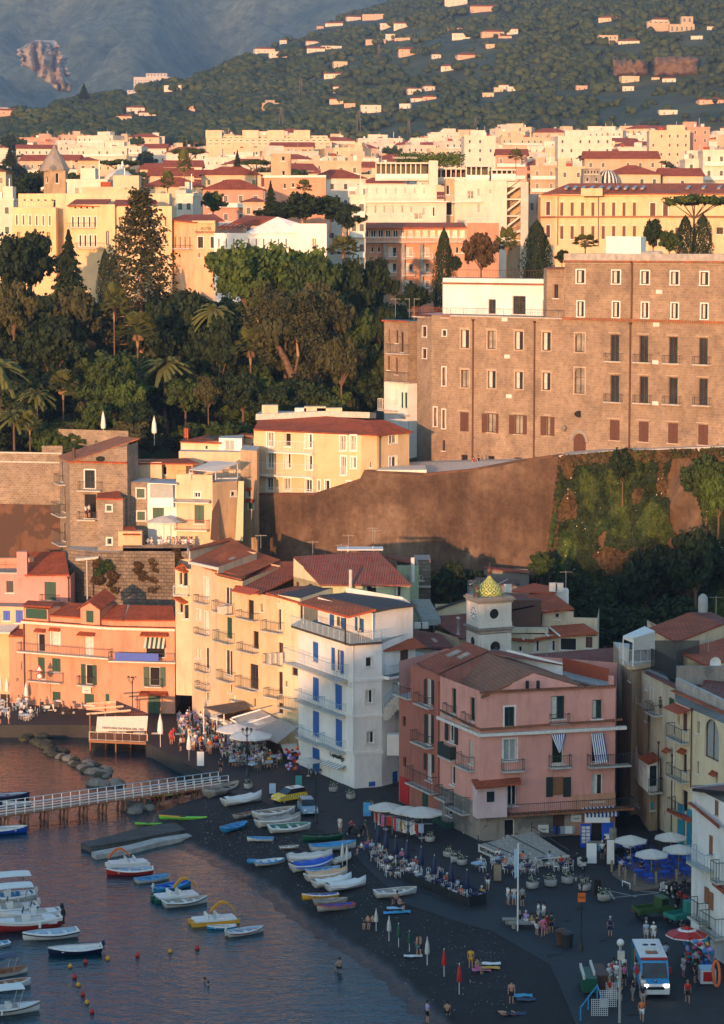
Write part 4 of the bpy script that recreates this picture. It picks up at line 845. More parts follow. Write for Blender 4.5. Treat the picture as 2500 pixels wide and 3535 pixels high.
 b=Bld('shed_roofs','dark corrugated shed roofs below the clock tower cliff','shed',P(1480,1100,300),5);fr(20);A,B=V(730,400,302),V(1200,400,302);b.block([A,B],zat(900,330,302),3,'grey_render',5,None);b.rf([(720,320,-.4),(1210,310,-.4),(1190,265,4),(800,250,4)],'bitumen')
 m=MB()
 for x in(740,860,1000):m.tube(b.pd(x,318,-.6),b.pd(x+95,270,3.8),.1,'grey_shutter')
 m.build('roof_strip',b.root);b.done()
 fr(20);A,B=V(880,200,322),V(1290,240,320);b=Bld('stone_shed','long low stone shed with thin red roof edge at the foot of the wall','shed',A,5);b.block([A,B],zat(1080,195,321),4,'bare_render',3,None);b.rf([(870,165,-.3),(1290,215,-.3),(1290,190,2),(870,145,2)],'tile_dark',.12);b.done()
 m=MB();fr(6)
 for i in range(14):q=P(1178+i*5,1118+i*9,296-i*.3);m.box((q.x,q.y,q.z-.4),(2.2,.5,.8),'grey_shutter')
 tag(m.build('stone_stairs'),'steep pale stone stairs climbing between dark walls under the cliff','stairs')
 fr(6)
 for x,y,Y in((505,760,300),(728,720,303),(878,675,303),(892,690,303),(182,720,300),(683,780,303),(910,1040,281)):q=P(x,y+80 if x!=910 else 1170,Y);o=antenna(q,(zat(x,y-8,Y)-q.z));tag(o,'thin metal television aerial above the harbour roofs','aerial','television aerials')
 fr(16)
 for x,y0,y1,Y in((145,55,235,290),(1475,700,910,250),(1548,290,460,262)):q=P(x,y1,Y);tag(antenna(q,zat(x,y0,Y)-q.z),'thin metal television aerial above the harbour roofs','aerial','television aerials')
 fr(10);q=P(518,410,262);tag(antenna(q,zat(518,300,262)-q.z),'thin metal television aerial above the harbour roofs','aerial','television aerials')
behind()
def right_side():
 V=lambda x,y,Y:Vector((*XY(x,y,Y),0))
 fr(16);A,B,C=V(680,1000,251),V(765,1000,247),V(935,1000,249)
 b=Bld('awning_house','tan corner house with a white awning over its top balcony','house',B,1.5);zt=zat(765,925,247);b.block([A,B,C],zt,0,'tan_render',10,'slab',wins=[[(730,960,752,1085,'g')],[(800,1150,822,1300,'zb')]])
 for p,q in((A,B),(B,C)):b.face(p,q,zt,zt-.01,'tan_render');b.band(zt-.55,.55,.4,'cream');b.bal_u(-.3,b.L+.3,zt+.02,zat(765,795,247)-zt,.4,'trim','slab',.14)
 fr(17);b.face(B,C,1.9,1.89,'tan_render');fr(16)
 m=MB();m.prism([P(680,672,246.5),P(772,690,245.5),P(978,628,249),P(882,582,253)],(0,0,.1),'canvas_white');m.prism([P(772,690,245.5),P(978,628,249),P(970,790,249),P(780,795,246)],(0,-.04,0),'canvas');m.prism([P(678,672,246.4),P(772,692,245.4),P(770,728,245.4),P(678,690,246.4)],(0,-.04,0),'canvas_white');m.build('awning',b.root)
 m=MB()
 for x,y,Y in((682,690,246.6),(775,700,245.6),(972,640,249)):m.tube(P(x,y,Y),Vector((P(x,y,Y).x,Y,zt)),.06,'white')
 m.build('post',b.root)
 b.done();
 A,B,C=V(985,760,258),V(1175,800,251),V(1750,620,262);b=Bld('ochre_house','ochre walled house with wide red roof at the right edge','house',A,4);zt=zat(1175,720,251);b.block([A,B],zt,3,'cream',8,None,wins=[[(1072,690,1080,800,'d')]]);b.face(B,C,zt,3,'cream')
 m=MB();m.poly([Vector((B.x,B.y,zt)),Vector((C.x,C.y,zt)),P(1720,510,261.5),P(1610,550,259.3)],'cream');m.build('gable',b.root)
 b.roof([[P(925,585,259),P(1175,720,250.5),P(1615,548,259),P(1300,443,270)]],'tile');b.roof([[P(1300,443,270),P(1615,548,259),P(1750,548,262),P(1500,440,272)]],'tile_dark')
 m=MB();q=P(1425,440,268);m.lathe([(.5,0),(.55,.8),(.5,1.6),(.25,1.9),(.02,2)],(q.x,q.y,q.z),'grey_shutter');m.build('water_tank',b.root);b.done()
 A,B=V(1205,950,250),V(1440,1000,244);C=V(1800,950,247);b=Bld('yellow_roof_house','small yellow house with a red lean-to roof and roof terrace','house',A,4);zt=zat(1205,845,250);b.block([A,B],zat(1440,930,244),3,'yellow',7,None,wins=[[(1278,885,1328,1000,'cD')]],sm='shutter_green');b.face(B,C,zat(1440,930,244),3,'pale_yellow')
 b.face(A,B,zat(1440,930,244),3,'yellow');b.roof([[P(1195,805,250.4),P(1445,930,243.6),P(1800,870,247),P(1700,660,258)]],'tile',fascia='awning_red');m=MB();q=P(1540,915,243);m.lathe([(.02,0),(.4,.08),(.62,.22)],(0,0,0),'white',14);m2=MB();m2.add([(q.x+v[0]*.9,q.y-v[2],q.z+v[1])for v in m.v],m.f,'white',True);m2.build('satellite_dish',b.root);b.done()
 fr(16);A,B,C=V(870,1200,246),V(1165,1250,237.5),V(1700,1500,225)
 b=Bld('slim_white_house','slim whitewashed house with person at its balcony above the alley','house',A,1.5);zt=zat(1165,1150,237.5);fr(17);A0=V(560,300,245.5)
 fr(16);b.block([A,B],zat(885,1020,245.6),0,'weathered_cream',9,'roof_grey',wins=[[(885,1080,908,1170,'z'),(938,1155,966,1260,'gt'),(1012,1145,1048,1390,'gkD'),(1108,1245,1160,1325,'c')]],fm='trim')
 b.bal(958,1290,1050,1385,.9);fr(17);b.face(A,B,8,7.99,'weathered_cream');fr(16)
 b.rf([(885,1005,-.5),(1165,1150,-.5),(1165,1105,1),(900,985,1)],'tile_dark',.1);m=MB();a,c=b.pd(938,1000,1.5),b.pd(1165,1120,1.5);m.obox(a,Vector((c.x-a.x,c.y-a.y,c.z-a.z)),(.03,0,0),(0,0,2.4),'netting');m.build('mesh_screen',b.root)
 m=MB();m.box(P(1065,900,249),(7,.05,4.2),'netting');m.build('shade_net',b.root);b.done()
 fr(17);z9=0;b=Bld('long_cream_house','long weathered cream house with tall arch and iron balconies','house',B,1.5)
 E=V(1820,300,222.5);S=V(935,300,236.3);b.block([B,S,E],zat(1165,10,232),0,'pale_yellow',12,'roof_grey',wins=[[(870,120,900,260,'d'),(840,610,876,725,'gt')],[(968,80,1000,200,'z'),(1050,45,1106,300,'cD'),(1248,160,1280,325,'d'),(1350,130,1552,700,'zab'),(1040,620,1100,880,'gD'),(1240,720,1270,895,'z'),(1035,1130,1112,1420,'dD'),(1500,930,1530,1025,'g')]],fm='frame_brown',sm='shutter_brown')
 fr(17);b.bal(932,225,1148,420,.9);b.bal(920,790,1145,965,.9);b.bal(940,1270,1150,1460,.9);b.pent(1020,590,1105,.5);b.pent(810,585,880,.5);b.pent(1455,905,1540,.4)
 b.rf([(812,1415,-1.4),(1165,1585,-1.4),(1165,1500,.0),(835,1375,.0)],'awning_red',.08,'awning')
 m=MB()
 for x0,x1,mt in((975,1060,'turquoise'),(1105,1160,'turquoise')):p,q=b.pd(x0,1900,-.1),b.pd(x1,1990,-.1);m.obox((p.x,p.y,1.5),(q.x-p.x,q.y-p.y,0),b.n*.08,(0,0,3.9),mt)
 m.build('door',b.root)
 for x,ya,yb in((945,380,1400),(1188,20,1100),(915,660,1800),(725,480,1800)):b.pipe(x,ya,yb,'trim' if x==945 else 'pipe_brown',.06)
 fr(16);b.rf([(1120,1170,-.6),(1640,1400,-.6),(1640,1370,.3),(1170,1165,.3)],'tile_orange',.1);b.pent(1160,1330,1308,1.2,'awning_red')
 m=MB();p,q=b.pd(1170,1160,.5),b.pd(1700,1420,.5);m.obox(p,q-p,(.3,.2,0),(0,0,1.1),'concrete');m.build('parapet',b.root);m=MB();m.obox(P(1180,1120,240),(5.3,0,0),(0,.4,0),(0,0,1.8),'grey_render');m.build('chimney_stack',b.root)
 b.roof([[P(1400,1180,234),P(1750,1290,229),P(1750,1100,240),P(1450,1020,243)]],'tile_dark')
 b.done()
 fr(17);A,B=V(430,900,243),V(555,900,239.5);C=V(718,900,240.2);b=Bld('alley_house','small white projecting house with red roof in the dark alley','house',A,1.5);b.block([A,B,C],zat(555,745,239.5),5.5,'white_plaster',5,None,wins=[[(495,780,508,855,'d')],[(582,785,692,1075,'gD')]],fm='shutter_dark');b.bal(560,960,718,1150,.6);b.rf([(415,650,-.6),(560,752,-.4),(725,690,-.3),(640,590,3)],'tile');b.block([A+Vector((.5,.6,0)),B+Vector((.3,.6,0)),C+Vector((0,.6,0))],5.5,0,'tan_render',4.4,None,wins=[[],[(575,1300,640,1410,'c')]],sm='turquoise');b.done()
 fr(17);A,B=V(300,300,250),V(560,300,243.8);b=Bld('dark_alley_house','dark tan house wall with an arched recess in the shaded alley','house',A,1.5);b.block([A,B],zat(420,-100,248),0,'tan_render',8,'slab',wins=[[(345,420,410,800,'za'),(370,1040,440,1340,'zD'),(520,20,540,160,'d')]]);b.done()
 fr(17);A,B=V(1185,1500,214),V(1900,1500,196);b=Bld('edge_white_house','stained white house at the right edge with balconies and green railings','house',A,1.5)
 fr(18);A,B=G(1205,1090),None
 fr(17);zt=zat(1190,1080,A.y);A=Vector((A.x,A.y,0));B=A+Vector((7.5,-26,0));fr(17)
 b.face(A,B,zt,0,'white_plaster',[(1490,1260,1545,1490,'c'),(1410,1760,1466,2050,'cD')],sm='wood')
 b.w.poly([(A.x,A.y,0),(A.x+12,A.y+6,0),(A.x+12,A.y+6,zt),(A.x,A.y,zt)],'white_plaster');b.w.poly([(A.x,A.y,zt),(A.x+12,A.y+6,zt),(B.x+12,B.y,zt),(B.x,B.y,zt)],'roof_grey')
 b.rf([(1178,1100,-.5),(1700,1150,-.5),(1700,1050,3),(1180,1060,3)],'tile_dark',.25,fascia='black');b.rf([(1120,1290,-.8),(1560,1650,-.8),(1560,1610,.2),(1160,1290,.2)],'tile',.15)
 b.bal(1235,1960,1490,2190,.9,'rail_blue')
 fr(18);b.face(A,B,9,8.99,'white_plaster');b.bal(1290,560,1435,800,.9,'iron');b.bal(1440,740,1640,980,.9,'shutter_green');b.bal(1560,80,1640,330,.8,'shutter_green');b.rf([(1470,360,-1),(1640,500,-1),(1640,430,0),(1500,320,0)],'tile',.1)
 m=MB()
 for x0,y0,x1,y1,mt in((1385,345,1432,620,'wood'),(1440,400,1486,700,'wood'),(1424,860,1468,1060,'frame_brown'),(1350,960,1440,1150,'turquoise')):p,q=b.pd(x0,y0,-.05),b.pd(x1,y1,-.05);m.obox((p.x,p.y,q.z),(q.x-p.x,q.y-p.y,0),b.n*.05,(0,0,abs(p.z-q.z)*.8),mt)
 m.build('shutter',b.root)
 p=b.pd(1378,1070,-1.6);q=b.pd(1505,1350,-1.8);m=MB();m.prism([p,b.pd(1505,1180,-1.8),q,b.pd(1378,1255,-1.6)],(0,-.03,0),'lightpink');m.build('hanging_cloth',b.root);b.done()
right_side()
# ================= UPPER TERRACES, CLIFF WALL AND MONASTERY
V=lambda x,y,Y:Vector((*XY(x,y,Y),0))
def upper_left():
 fr(5)
 m=MB();b=Bld('garden_wall','long brown stone garden wall above the rose house at the left edge','wall',P(200,800,337),12)
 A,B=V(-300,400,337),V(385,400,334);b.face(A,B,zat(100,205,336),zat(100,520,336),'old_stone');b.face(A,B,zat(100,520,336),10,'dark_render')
 b.band(zat(100,205,336),.2,.1,'slab');b.band(zat(100,262,336),.2,.1,'slab');b.face(V(262,200,336),V(390,200,336),zat(300,160,336),zat(300,205,336),'old_stone');b.done()
 m=MB();a=V(365,100,350);c=V(800,90,346);w=Bld('terrace_wall','stone terrace wall behind the stone tower house','wall',a,24);w.face(a,c,zat(560,62,348),24,'old_stone');w.done()
 A,B,C=V(375,500,332),V(437,500,326.5),V(795,500,324.5);b=Bld('stone_tower_house','brown stone house with sloping tiled roof and iron balconies on the rock','house',B,14)
 zt=zat(437,262,326.5)
 b.block([A,B,C],zt,12,'old_stone',10,None,wins=[[(380,255,392,380,'gD'),(396,420,408,570,'gD'),(394,640,408,750,'dD')],[(530,312,592,424,'gDtx'),(528,462,600,612,'dD')]],fm='black')
 b.face(A,B,zt,zt-.01,'old_stone');b.bal(372,340,408,395,.8);b.bal(358,515,412,590,.9);b.bal(362,690,414,770,.9)
 b.face(B,C,zt,zt-.01,'old_stone');b.bal(498,382,640,436,.9);b.bal(494,570,608,618,.9);b.band(zt-.05,.25,.3,'tile')
 m=MB();zr=zat(795,158,324.5);m.poly([Vector((B.x,B.y,zt)),Vector((C.x,C.y,zt)),Vector((C.x,C.y,zr))],'old_stone');C2=V(862,400,330);m.poly([Vector((C.x,C.y,15)),Vector((C2.x,C2.y,15)),Vector((C2.x,C2.y,zr)),Vector((C.x,C.y,zr))],'old_stone');m.build('gable',b.root)
 b.roof([[P(432,262,326),P(868,112,325),P(735,100,334),P(362,222,333)]],'tile_old');m=MB();q=P(625,243,325);
 m.lathe([(.01,0),(.6,0),(.6,.05)],(0,0,0),'dark_inside',14);m2=MB();m2.add([(q.x+v[0],q.y-v[2]+.25,q.z+v[1]*.6)for v in m.v],m.f,'dark_inside');m2.build('oculus',b.root);m=MB();q=P(460,235,328);m.tube(q,q+Vector((0,0,1.3)),.22,'frame_brown');m.build('chimney',b.root)
 D,E=V(608,700,321.5),V(768,700,321);zs=zat(690,490,321);b.block([D,E],zs,12,'old_stone',3.2,None,wins=[[(664,532,696,568,'ct'),(668,736,696,776,'gt')]],sm='shutter_green');b.roof([[P(600,485,321),P(770,492,321),P(740,440,325),P(610,455,325)]],'tile')
 F_,G_=V(768,500,326),V(930,500,325.5);b.block([F_,G_],zat(860,385,326),12,'old_stone',6,'slab',wins=[[(852,428,902,486,'ct'),(856,570,904,626,'ct')]]);b.done()
 b=Bld('terrace_restaurant','stepped white house with awning, veranda and parasol terrace full of diners','restaurant',V(930,700,325),14);A,B,C,D=V(920,600,325.3),V(1100,600,324.5),V(1325,600,323.5),V(1480,600,326)
 b.block([A,B],zat(1000,398,325),12,'white_plaster',7,'slab',wins=[[(952,546,1022,626,'cb')]]);b.face(A,B,15,14.9,'cream')
 m=MB();p,q=b.pd(932,545,-.9),b.pd(1080,545,-.9);m.obox(p,q-p,(0,1.1,0),(0,0,1.25),'white');m.obox(p+Vector((.1,.05,1.25)),(q-p)*.96,(0,.5,0),(0,0,1.7),'grey_shutter');m.build('veranda',b.root);b.rf([(925,392,-1.2),(1100,400,-1.2),(1115,380,.4),(945,376,.4)],'zinc',.1)
 b.block([B,C],zat(1200,372,324),12,'cream',7,'roof_grey',wins=[[(1212,450,1248,482,'gt'),(1212,530,1272,645,'cD')]]);b.block([B,C],zat(1200,355,324)+.3,zat(1200,372,324),'cream',.3,None)
 b.face(B,C,15,14.9,'cream');b.bal(1100,618,1305,680,1.2,'awning_red','offwhite');b.pent(1095,510,1315,1.2,'zinc')
 b.block([C,D],zat(1400,385,324.5),8,'tan_render',7,'slab',wins=[[(1440,445,1468,475,'gt')]])
 m=MB()
 for x0,x1,yb in((1322,1362,440),(1478,1510,380)):p=P(x0+8,yb,324.5);m.add([P(x0-12,745,322),P(x1+4,755,322),p+Vector((.7,0,0)),p,P(x0-12,745,325.8),P(x1+4,755,325.8)],[(0,1,2,3),(1,5,2),(4,0,3)],'dark_render' if x0==1322 else 'yellow')
 m.build('buttress',b.root)
 m=MB();m.prism([P(1178,312,323),P(1345,326,323),P(1490,268,327),P(1325,256,328)],(0,0,.08),'canvas');m.build('awning',b.root)
 m=MB()
 for x,y,Y in((1180,318,323.2),(1344,330,323.2),(1480,275,326.8)):q=P(x,y,Y);m.tube(q,(q.x,q.y,zat(1200,372,324)),.06,'trim')
 m.build('post',b.root);b.face(B,D,15,14.9,'cream');b.bal_u(.2,b.L,zat(1200,372,324)+.1,1.0,.1,'iron','slab')
 E,F_=V(828,300,333),V(1008,300,333);b.block([E,F_],zat(900,262,333),18,'cream',5,None);b.rf([(838,268,-.3),(1240,270,-.3),(1165,236,4),(850,248,4)],'tile');G_,H_=V(1008,300,334.5),V(1200,300,334.5);b.block([G_,H_],zat(1100,268,334),18,'peach',4,None,wins=[[(1015,290,1040,340,'d'),(1158,285,1200,338,'c')]],sm='frame_brown')
 zf=zat(1000,790,320);p,q=V(765,780,319.5),V(1172,780,319.5);m=MB();m.obox((p.x,p.y,zf-.5),(q.x-p.x,q.y-p.y,0),(0,6,0),(0,0,.4),'slab');m.build('terrace',b.root);b.face(p,q,zf+.25,8,'rough_wall');b.face(A,V(1310,700,323.8),zat(1000,655,325),zf-.4,'white_plaster')
 m=MB();m.box(P(815,735,320.5),(3,2,1.9),'peach');m.build('bar',b.root);m=MB();m.prism([P(765,712,319.2),P(875,712,319.2),P(835,662,322),P(768,665,322)],(0,0,-.12),'tile');m.build('canopy',b.root);b.done()
 b=Bld('upper_villa','cream villa with red roof and solar panels above the restaurant terrace','villa',V(1130,300,343),18);A,B,C=V(1128,300,343),V(1365,300,342),V(1508,300,341)
 b.block([A,B],zat(1250,135,342),16,'pale_yellow',8,None,wins=[[(1280,160,1294,182,'d')]]);b.block([B,C],zat(1430,115,341),16,'white_plaster',7,'slab',wins=[[(1400,125,1460,190,'z')]])
 b.block([V(1115,300,340),V(1515,300,338.5)],zat(1300,195,340),16,'cream',3,'slab',wins=[[(1268,262,1290,275,'d')]])
 b.face(A,B,20,19.9,'cream');b.rf([(1120,132,-.5),(1375,142,-.5),(1490,90,6),(1335,82,8)],'tile');m=MB();m.prism([P(1255,116,344),P(1330,124,343),P(1418,105,347),P(1340,98,348)],(0,0,.15),'bitumen');m.build('solar_panel',b.root);m=MB();q=P(1160,110,344);m.box(q+Vector((0,0,.4)),(.6,.6,1.9),'tile');m.build('chimney',b.root)
 D,E=V(1480,150,347),V(1590,150,346);b.block([D,E],zat(1530,100,346),16,'cream',4,None,wins=[[(1500,112,1522,190,'d'),(1566,145,1580,172,'d')]]);b.rf([(1478,102,-.4),(1592,104,-.4),(1590,84,3),(1495,82,3)],'tile')
 F_,G_=V(1500,400,333),V(1602,400,331);b.block([F_,G_],zat(1550,188,332),6,'tan_render',8,'slab',wins=[[(1542,440,1562,480,'dt'),(1550,515,1578,555,'ct')]]);b.face(F_,G_,15,14.9,'yellow');b.pent(1535,440,1570,.3);b.pent(1535,510,1590,.3);b.done()
 b=Bld('rock_wall','rough tuff stone wall with dry plants under the restaurant terrace','wall',V(440,900,322),5);b.block([V(425,900,323.5),V(620,900,320),V(1090,900,319)],zat(700,815,321),2,'rough_wall',5,'slab');m=MB();m.prism([P(470,865,321),P(615,850,319.5),P(610,835,322),P(470,850,323)],(0,0,-.3),'slab');m.build('ledge',b.root);b.done()
 m=MB();p=P(545,1130,318.5);m.tube((p.x,p.y,8),(p.x,p.y,zat(545,875,318.5)),.12,'zinc');tag(m.build('rain_pipe'),'tall grey pipe running up the rough stone wall','pipe')
upper_left()
def yellow_hotel():
 fr(6);A,B,C,Dp,E=V(140,300,341),V(670,300,335),V(808,300,333.5),V(905,300,334.5),V(1106,300,340)
 b=Bld('yellow_hotel','sunny yellow hotel with white balconies and a low red hip roof on the cliff wall','hotel',B,24)
 zt=zat(808,92,333.5)
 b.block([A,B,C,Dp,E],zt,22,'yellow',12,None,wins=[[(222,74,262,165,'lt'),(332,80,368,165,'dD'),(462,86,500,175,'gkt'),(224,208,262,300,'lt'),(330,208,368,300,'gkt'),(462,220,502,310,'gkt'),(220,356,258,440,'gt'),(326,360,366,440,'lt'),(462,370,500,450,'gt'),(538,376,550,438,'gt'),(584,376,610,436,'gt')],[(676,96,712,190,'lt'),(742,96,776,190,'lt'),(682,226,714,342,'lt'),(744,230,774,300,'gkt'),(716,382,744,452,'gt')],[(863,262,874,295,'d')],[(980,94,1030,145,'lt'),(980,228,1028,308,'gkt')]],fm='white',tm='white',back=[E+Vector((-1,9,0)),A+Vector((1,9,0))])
 b.face(A,B,zt,zt-.01,'yellow')
 for q in((252,130,520,200),(192,268,522,345),(186,420,524,488)):b.bal(*q,1.1,'rail_white','white')
 b.face(B,C,zt,zt-.01,'yellow')
 for q in((672,138,714,190),(742,140,778,190),(680,290,714,342)):b.bal(*q,.25,'rail_white','white')
 b.face(Dp,E,zt,zt-.01,'yellow');b.pipe(918,110,305,'frame_brown',.07)
 b.roof([[P(135,58,340.5),P(905,92,332.5),P(838,0,340),P(590,-25,345),P(175,-10,348)],[P(905,92,332.5),P(1132,72,340),P(950,-2,343),P(838,0,340)]],'tile')
 m=MB();m.prism([P(150,0,347),P(590,-20,345),P(860,-12,342),P(900,-10,352),P(180,-22,360)],(0,0,.8),'slab');m.build('parapet',b.root)
 for x,w,h in((520,3,1.4),(610,3.5,1.2),(430,1.6,1.2),(240,2.2,1.6)):m=MB();q=P(x,-5,349);m.box(q+Vector((0,0,h/2+.4)),(w,2,h),'cream' if w>2 else 'ac_white');m.build('roof_housing',b.root)
 m=MB();p,q=P(905,320,331.5),P(1214,338,331.5);m.obox((p.x,p.y,q.z),(q.x-p.x,0,0),(0,7,0),(0,0,p.z-q.z+.2),'offwhite');m.build('terrace',b.root);b.done()
 fr(6);b=Bld('retaining_wall','huge brown weathered retaining wall below the hotel and monastery','wall',V(600,600,333),8)
 pts=[(150,470,338),(520,470,333.5),(800,380,332.0),(828,325,331.6),(1215,345,331),(1500,318,331),(1780,265,330),(2060,225,329)]
 for i in range(len(pts)-1):
  (x0,y0,Y0),(x1,y1,Y1)=pts[i],pts[i+1];a,c=P(x0,y0,Y0),P(x1,y1,Y1);k=6
  b.w.add([(a.x+(c.x-a.x)*j/k,a.y+(c.y-a.y)*j/k-d,z0+(zz-z0)*0)for j in range(k+1)for d,z0,zz in((0,a.z+(c.z-a.z)*j/k,0),(.5,14,0),(1.0,5,0))],[(j*3+q,j*3+q+1,j*3+q+4,j*3+q+3)for j in range(k)for q in(0,1)],'cliff_render',False)
  b.c.obox(a,c-a,Vector((0,.6,0)),(0,0,.3),'dark_render')
 b.done()
m,n,bb=mkmat('cliff_render');bb.inputs['Roughness'].default_value=.95
f=noise_n(n,.09,detail=9,rough=.68);f2=noise_n(n,.9,detail=10,rough=.8);f3=noise_n(n,.35,detail=6,rough=.7,sc3=(1,1,.12))
c1=mix(n,.5,ramp(n,f,[(.4,(.08,.045,.027)),(.5,(.2,.125,.08)),(.58,(.4,.29,.2))]),ramp(n,f2,[(.35,(.09,.052,.03)),(.65,(.28,.18,.12))]));n.links.new(mix(n,1,c1,ramp(n,f3,[(.4,(.75,.72,.7)),(.6,(1.05,1.05,1.05))]),'MULTIPLY'),bb.inputs['Base Color']);bump(n,bb,f2,1,.6)
yellow_hotel()
flat('mon_trim',(.5,.4,.31),.9)
def monastery():
 fr(4);b=Bld('monastery','great brown tuff monastery with rows of windows on the cliff','monastery',V(385,900,350),24)
 A0,A1,A,B,C=V(247,600,357),V(312,600,352.5),V(385,600,350),V(905,600,335.5),V(1760,600,313)
 z1=zat(385,375,350)
 b.face(A0,A1,zat(247,380,357),22,'tuff',[(272,425,290,470,'gt'),(272,525,290,567,'gt'),(322,438,338,462,'gt')],fm='frame_brown')
 b.face(A1,A,z1,22,'tuff',[(362,442,378,467,'gt'),(360,608,376,690,'lt'),(322,788,336,872,'lt'),(360,798,374,882,'lt'),(360,935,372,982,'g'),(362,1045,374,1080,'cD')],fm='frame_brown',sm='red')
 W2=[]
 for x,k1,k3 in((462,'gk',0),(582,'l',1),(704,'gk',2),(828,'gk',3)):
  y0=440+(x-462)*.03;W2.append((x-19,y0,x+19,y0+82,k1+'th'));y0=620+(x-462)*.033;W2.append((x-18,y0,x+18,y0+78,('l' if k3==0 else 'gk')+'th'))
 W2+=[(440,810,478,895,'chb'),(562,816,600,900,'lh'),(684,822,722,908,'lh'),(826,830,844,914,'lh'),(444,1000,474,1034,'d'),(448,1038,474,1068,'l'),(564,1005,594,1042,'db'),(684,1012,716,1036,'db')]
 b.face(A,B,z1,22,'tuff',W2,fm='frame_brown',sm='shutter_brown',tm='mon_trim')
 for x0,x1,y0,y1 in((538,561,815,902),(601,611,817,904),(660,683,821,908),(723,738,823,910),(802,825,827,914),(845,862,830,916)):
  m=MB();p,q=b.pd(x0,y0,-.06),b.pd(x1,y1,-.06);m.obox((p.x,p.y,q.z),(q.x-p.x,q.y-p.y,0),b.n*.05,(0,0,p.z-q.z),'shutter_brown');m.build('shutter',b.root)
 for x,y0,y1 in((501,400,1045),(777,408,1020)):b.pipe(x,y0,y1,'pipe_brown',.11)
 for x,y in((640,402),(651,568),(659,746)):m=MB();q=b.pd(x,y,-.01);m.obox(q-b.t*.5,b.t,b.n*.04,(0,0,.5),'trim');m.build('plaque',b.root)
 b.w.poly([(A0.x,A0.y,z1),(A1.x,A1.y,z1),(A.x,A.y,z1),(B.x,B.y,z1),(B.x+4,B.y+16,z1),(A.x,A.y+18,z1)],'roof_grey')
 zb=zat(905,98,335.5);z2=zat(905,388,335.5)
 W3=[(955,455,1000,540,'lta'),(953,610,1000,726,'ltax'),(948,905,1004,990,'cDa')]
 for x in(1133,1263,1395,1530):
  d=(x-1133)*.037;W3+=[(x-20,462+d,x+20,584+d,'gh'),(x-20,644+d,x+20,764+d,'gh'),(x-22,845+d*1.4,x+22,935+d*1.4,'ch')]
 b.face(B,C,z2,22,'tuff',W3,fm='frame_brown',sm='shutter_brown',tm='mon_trim')
 for x in(1133,1263,1395,1530):
  d=(x-1133)*.037;b.bal(x-40,545+d,x+38,580+d,.5,'iron','slab',.25);b.bal(x-40,728+d,x+38,763+d,.5,'iron','slab',.25)
 m=MB();q=b.pd(977,818,-.02)
 m.lathe([(.01,0),(.7,0),(.7,.04)],(0,0,0),'dark_inside',16);m2=MB();m2.add([(q.x+v[0],q.y-v[2]*1.5+v[0]*-.8,q.z+v[1]*.65)for v in m.v],m.f,'dark_inside');m2.build('oculus',b.root)
 m=MB();c=b.pd(975,940,-.01)
 for i in range(12):
  a0,a1=math.pi*i/12,math.pi*(i+1)/12;e=lambda a,r:c+b.t*math.cos(a)*r+Vector((0,0,math.sin(a)*r));m.add([e(a0,1.15),e(a1,1.15),e(a1,1.6),e(a0,1.6),e(a0,1.15)+b.n*.15,e(a1,1.15)+b.n*.15,e(a1,1.6)+b.n*.15,e(a0,1.6)+b.n*.15],[(4,7,6,5),(3,2,6,7),(0,4,5,1)],'grey_render')
 m.build('door_arch',b.root);b.pipe(1207,415,970,'pipe_brown',.12)
 m=MB();q=b.pd(905,880,-.6);m.tube(q,q+b.n*-.6,.05,'iron');m.lathe([(.1,-.5),(.3,-.1),(.35,.1),(.05,.4)],q,'glass_lit',8);m.build('wall_lamp',b.root)
 for x,y in((1333,278),(1320,425),(1316,594),(1316,778)):m=MB();q=b.pd(x,y,-.01);m.obox(q-b.t*.5,b.t,b.n*.04,(0,0,.5),'trim');m.build('plaque',b.root)
 U=[]
 for x in(981,1140,1270,1403,1536):d=(x-981)*.016;U.append((x-18,172+d,x+18,230+d,'gkt'));U.append((x-15,312+d*1.3,x+15,380+d*1.3,'gkt'))
 b.face(B,C,zb,z2,'tuff',U,fm='frame_brown',tm='white');b.pipe(1214,140,392,'pipe_brown',.12)
 b.band(z2-.15,.3,.35,'tile_old');b.band(zat(1000,135,333)-.1,.3,.3,'tile_old');b.band(zb-1.3,1.3,.06,'concrete')
 b.w.poly([(B.x,B.y,22),(B.x+2.5,B.y+14,22),(B.x+2.5,B.y+14,zb),(B.x,B.y,zb)],'tuff');b.w.poly([(B.x,B.y,zb),(C.x,C.y,zb),(C.x,C.y+14,zb),(B.x+2.5,B.y+14,zb)],'roof_grey')
 m=MB();p,q=P(1095,97,333),P(1250,100,330);h=zat(1095,20,333)-p.z;m.obox(p,q-p,(1,3,0),(0,0,h),'white_plaster');m.build('tank_room',b.root)
 m=MB();p,q=P(1252,112,331),P(1340,112,329);m.tube(p,q,.75,'concrete',n=12);m.build('water_tank',b.root)
 D,E=V(828,300,340.5),V(907,300,338.3);b.block([D,E],zat(860,165,339),z2-.5,'tuff',6,'slab',wins=[[(860,236,880,298,'g')]],fm='frame_brown');b.face(D,E,40,39.9,'tuff');b.rf([(822,166,-.3),(910,164,-.3),(908,158,1),(828,158,1)],'tile_old',.1)
 D,E=V(362,300,360),V(829,300,346.5);b.block([D,E],zat(362,207,360),z1-.3,'white_plaster',8,'roof_grey',wins=[[(566,303,600,368,'gD'),(675,288,734,370,'gxD'),(810,308,828,372,'gD')]],fm='frame_brown',back=[E+Vector((0,8,0)),D+Vector((2,10,0))]);b.face(D,E,45,44.9,'white_plaster');z5=zat(362,212,360);b.band(z5-.7,.25,.25,'tile_old')
 b.face(D+Vector((0,3,0)),E+Vector((0,3,0)),45,44.9,'white_plaster');b.bal_u(3,b.L,z5+.1,1.2,.1,'frame_brown','slab',.5)
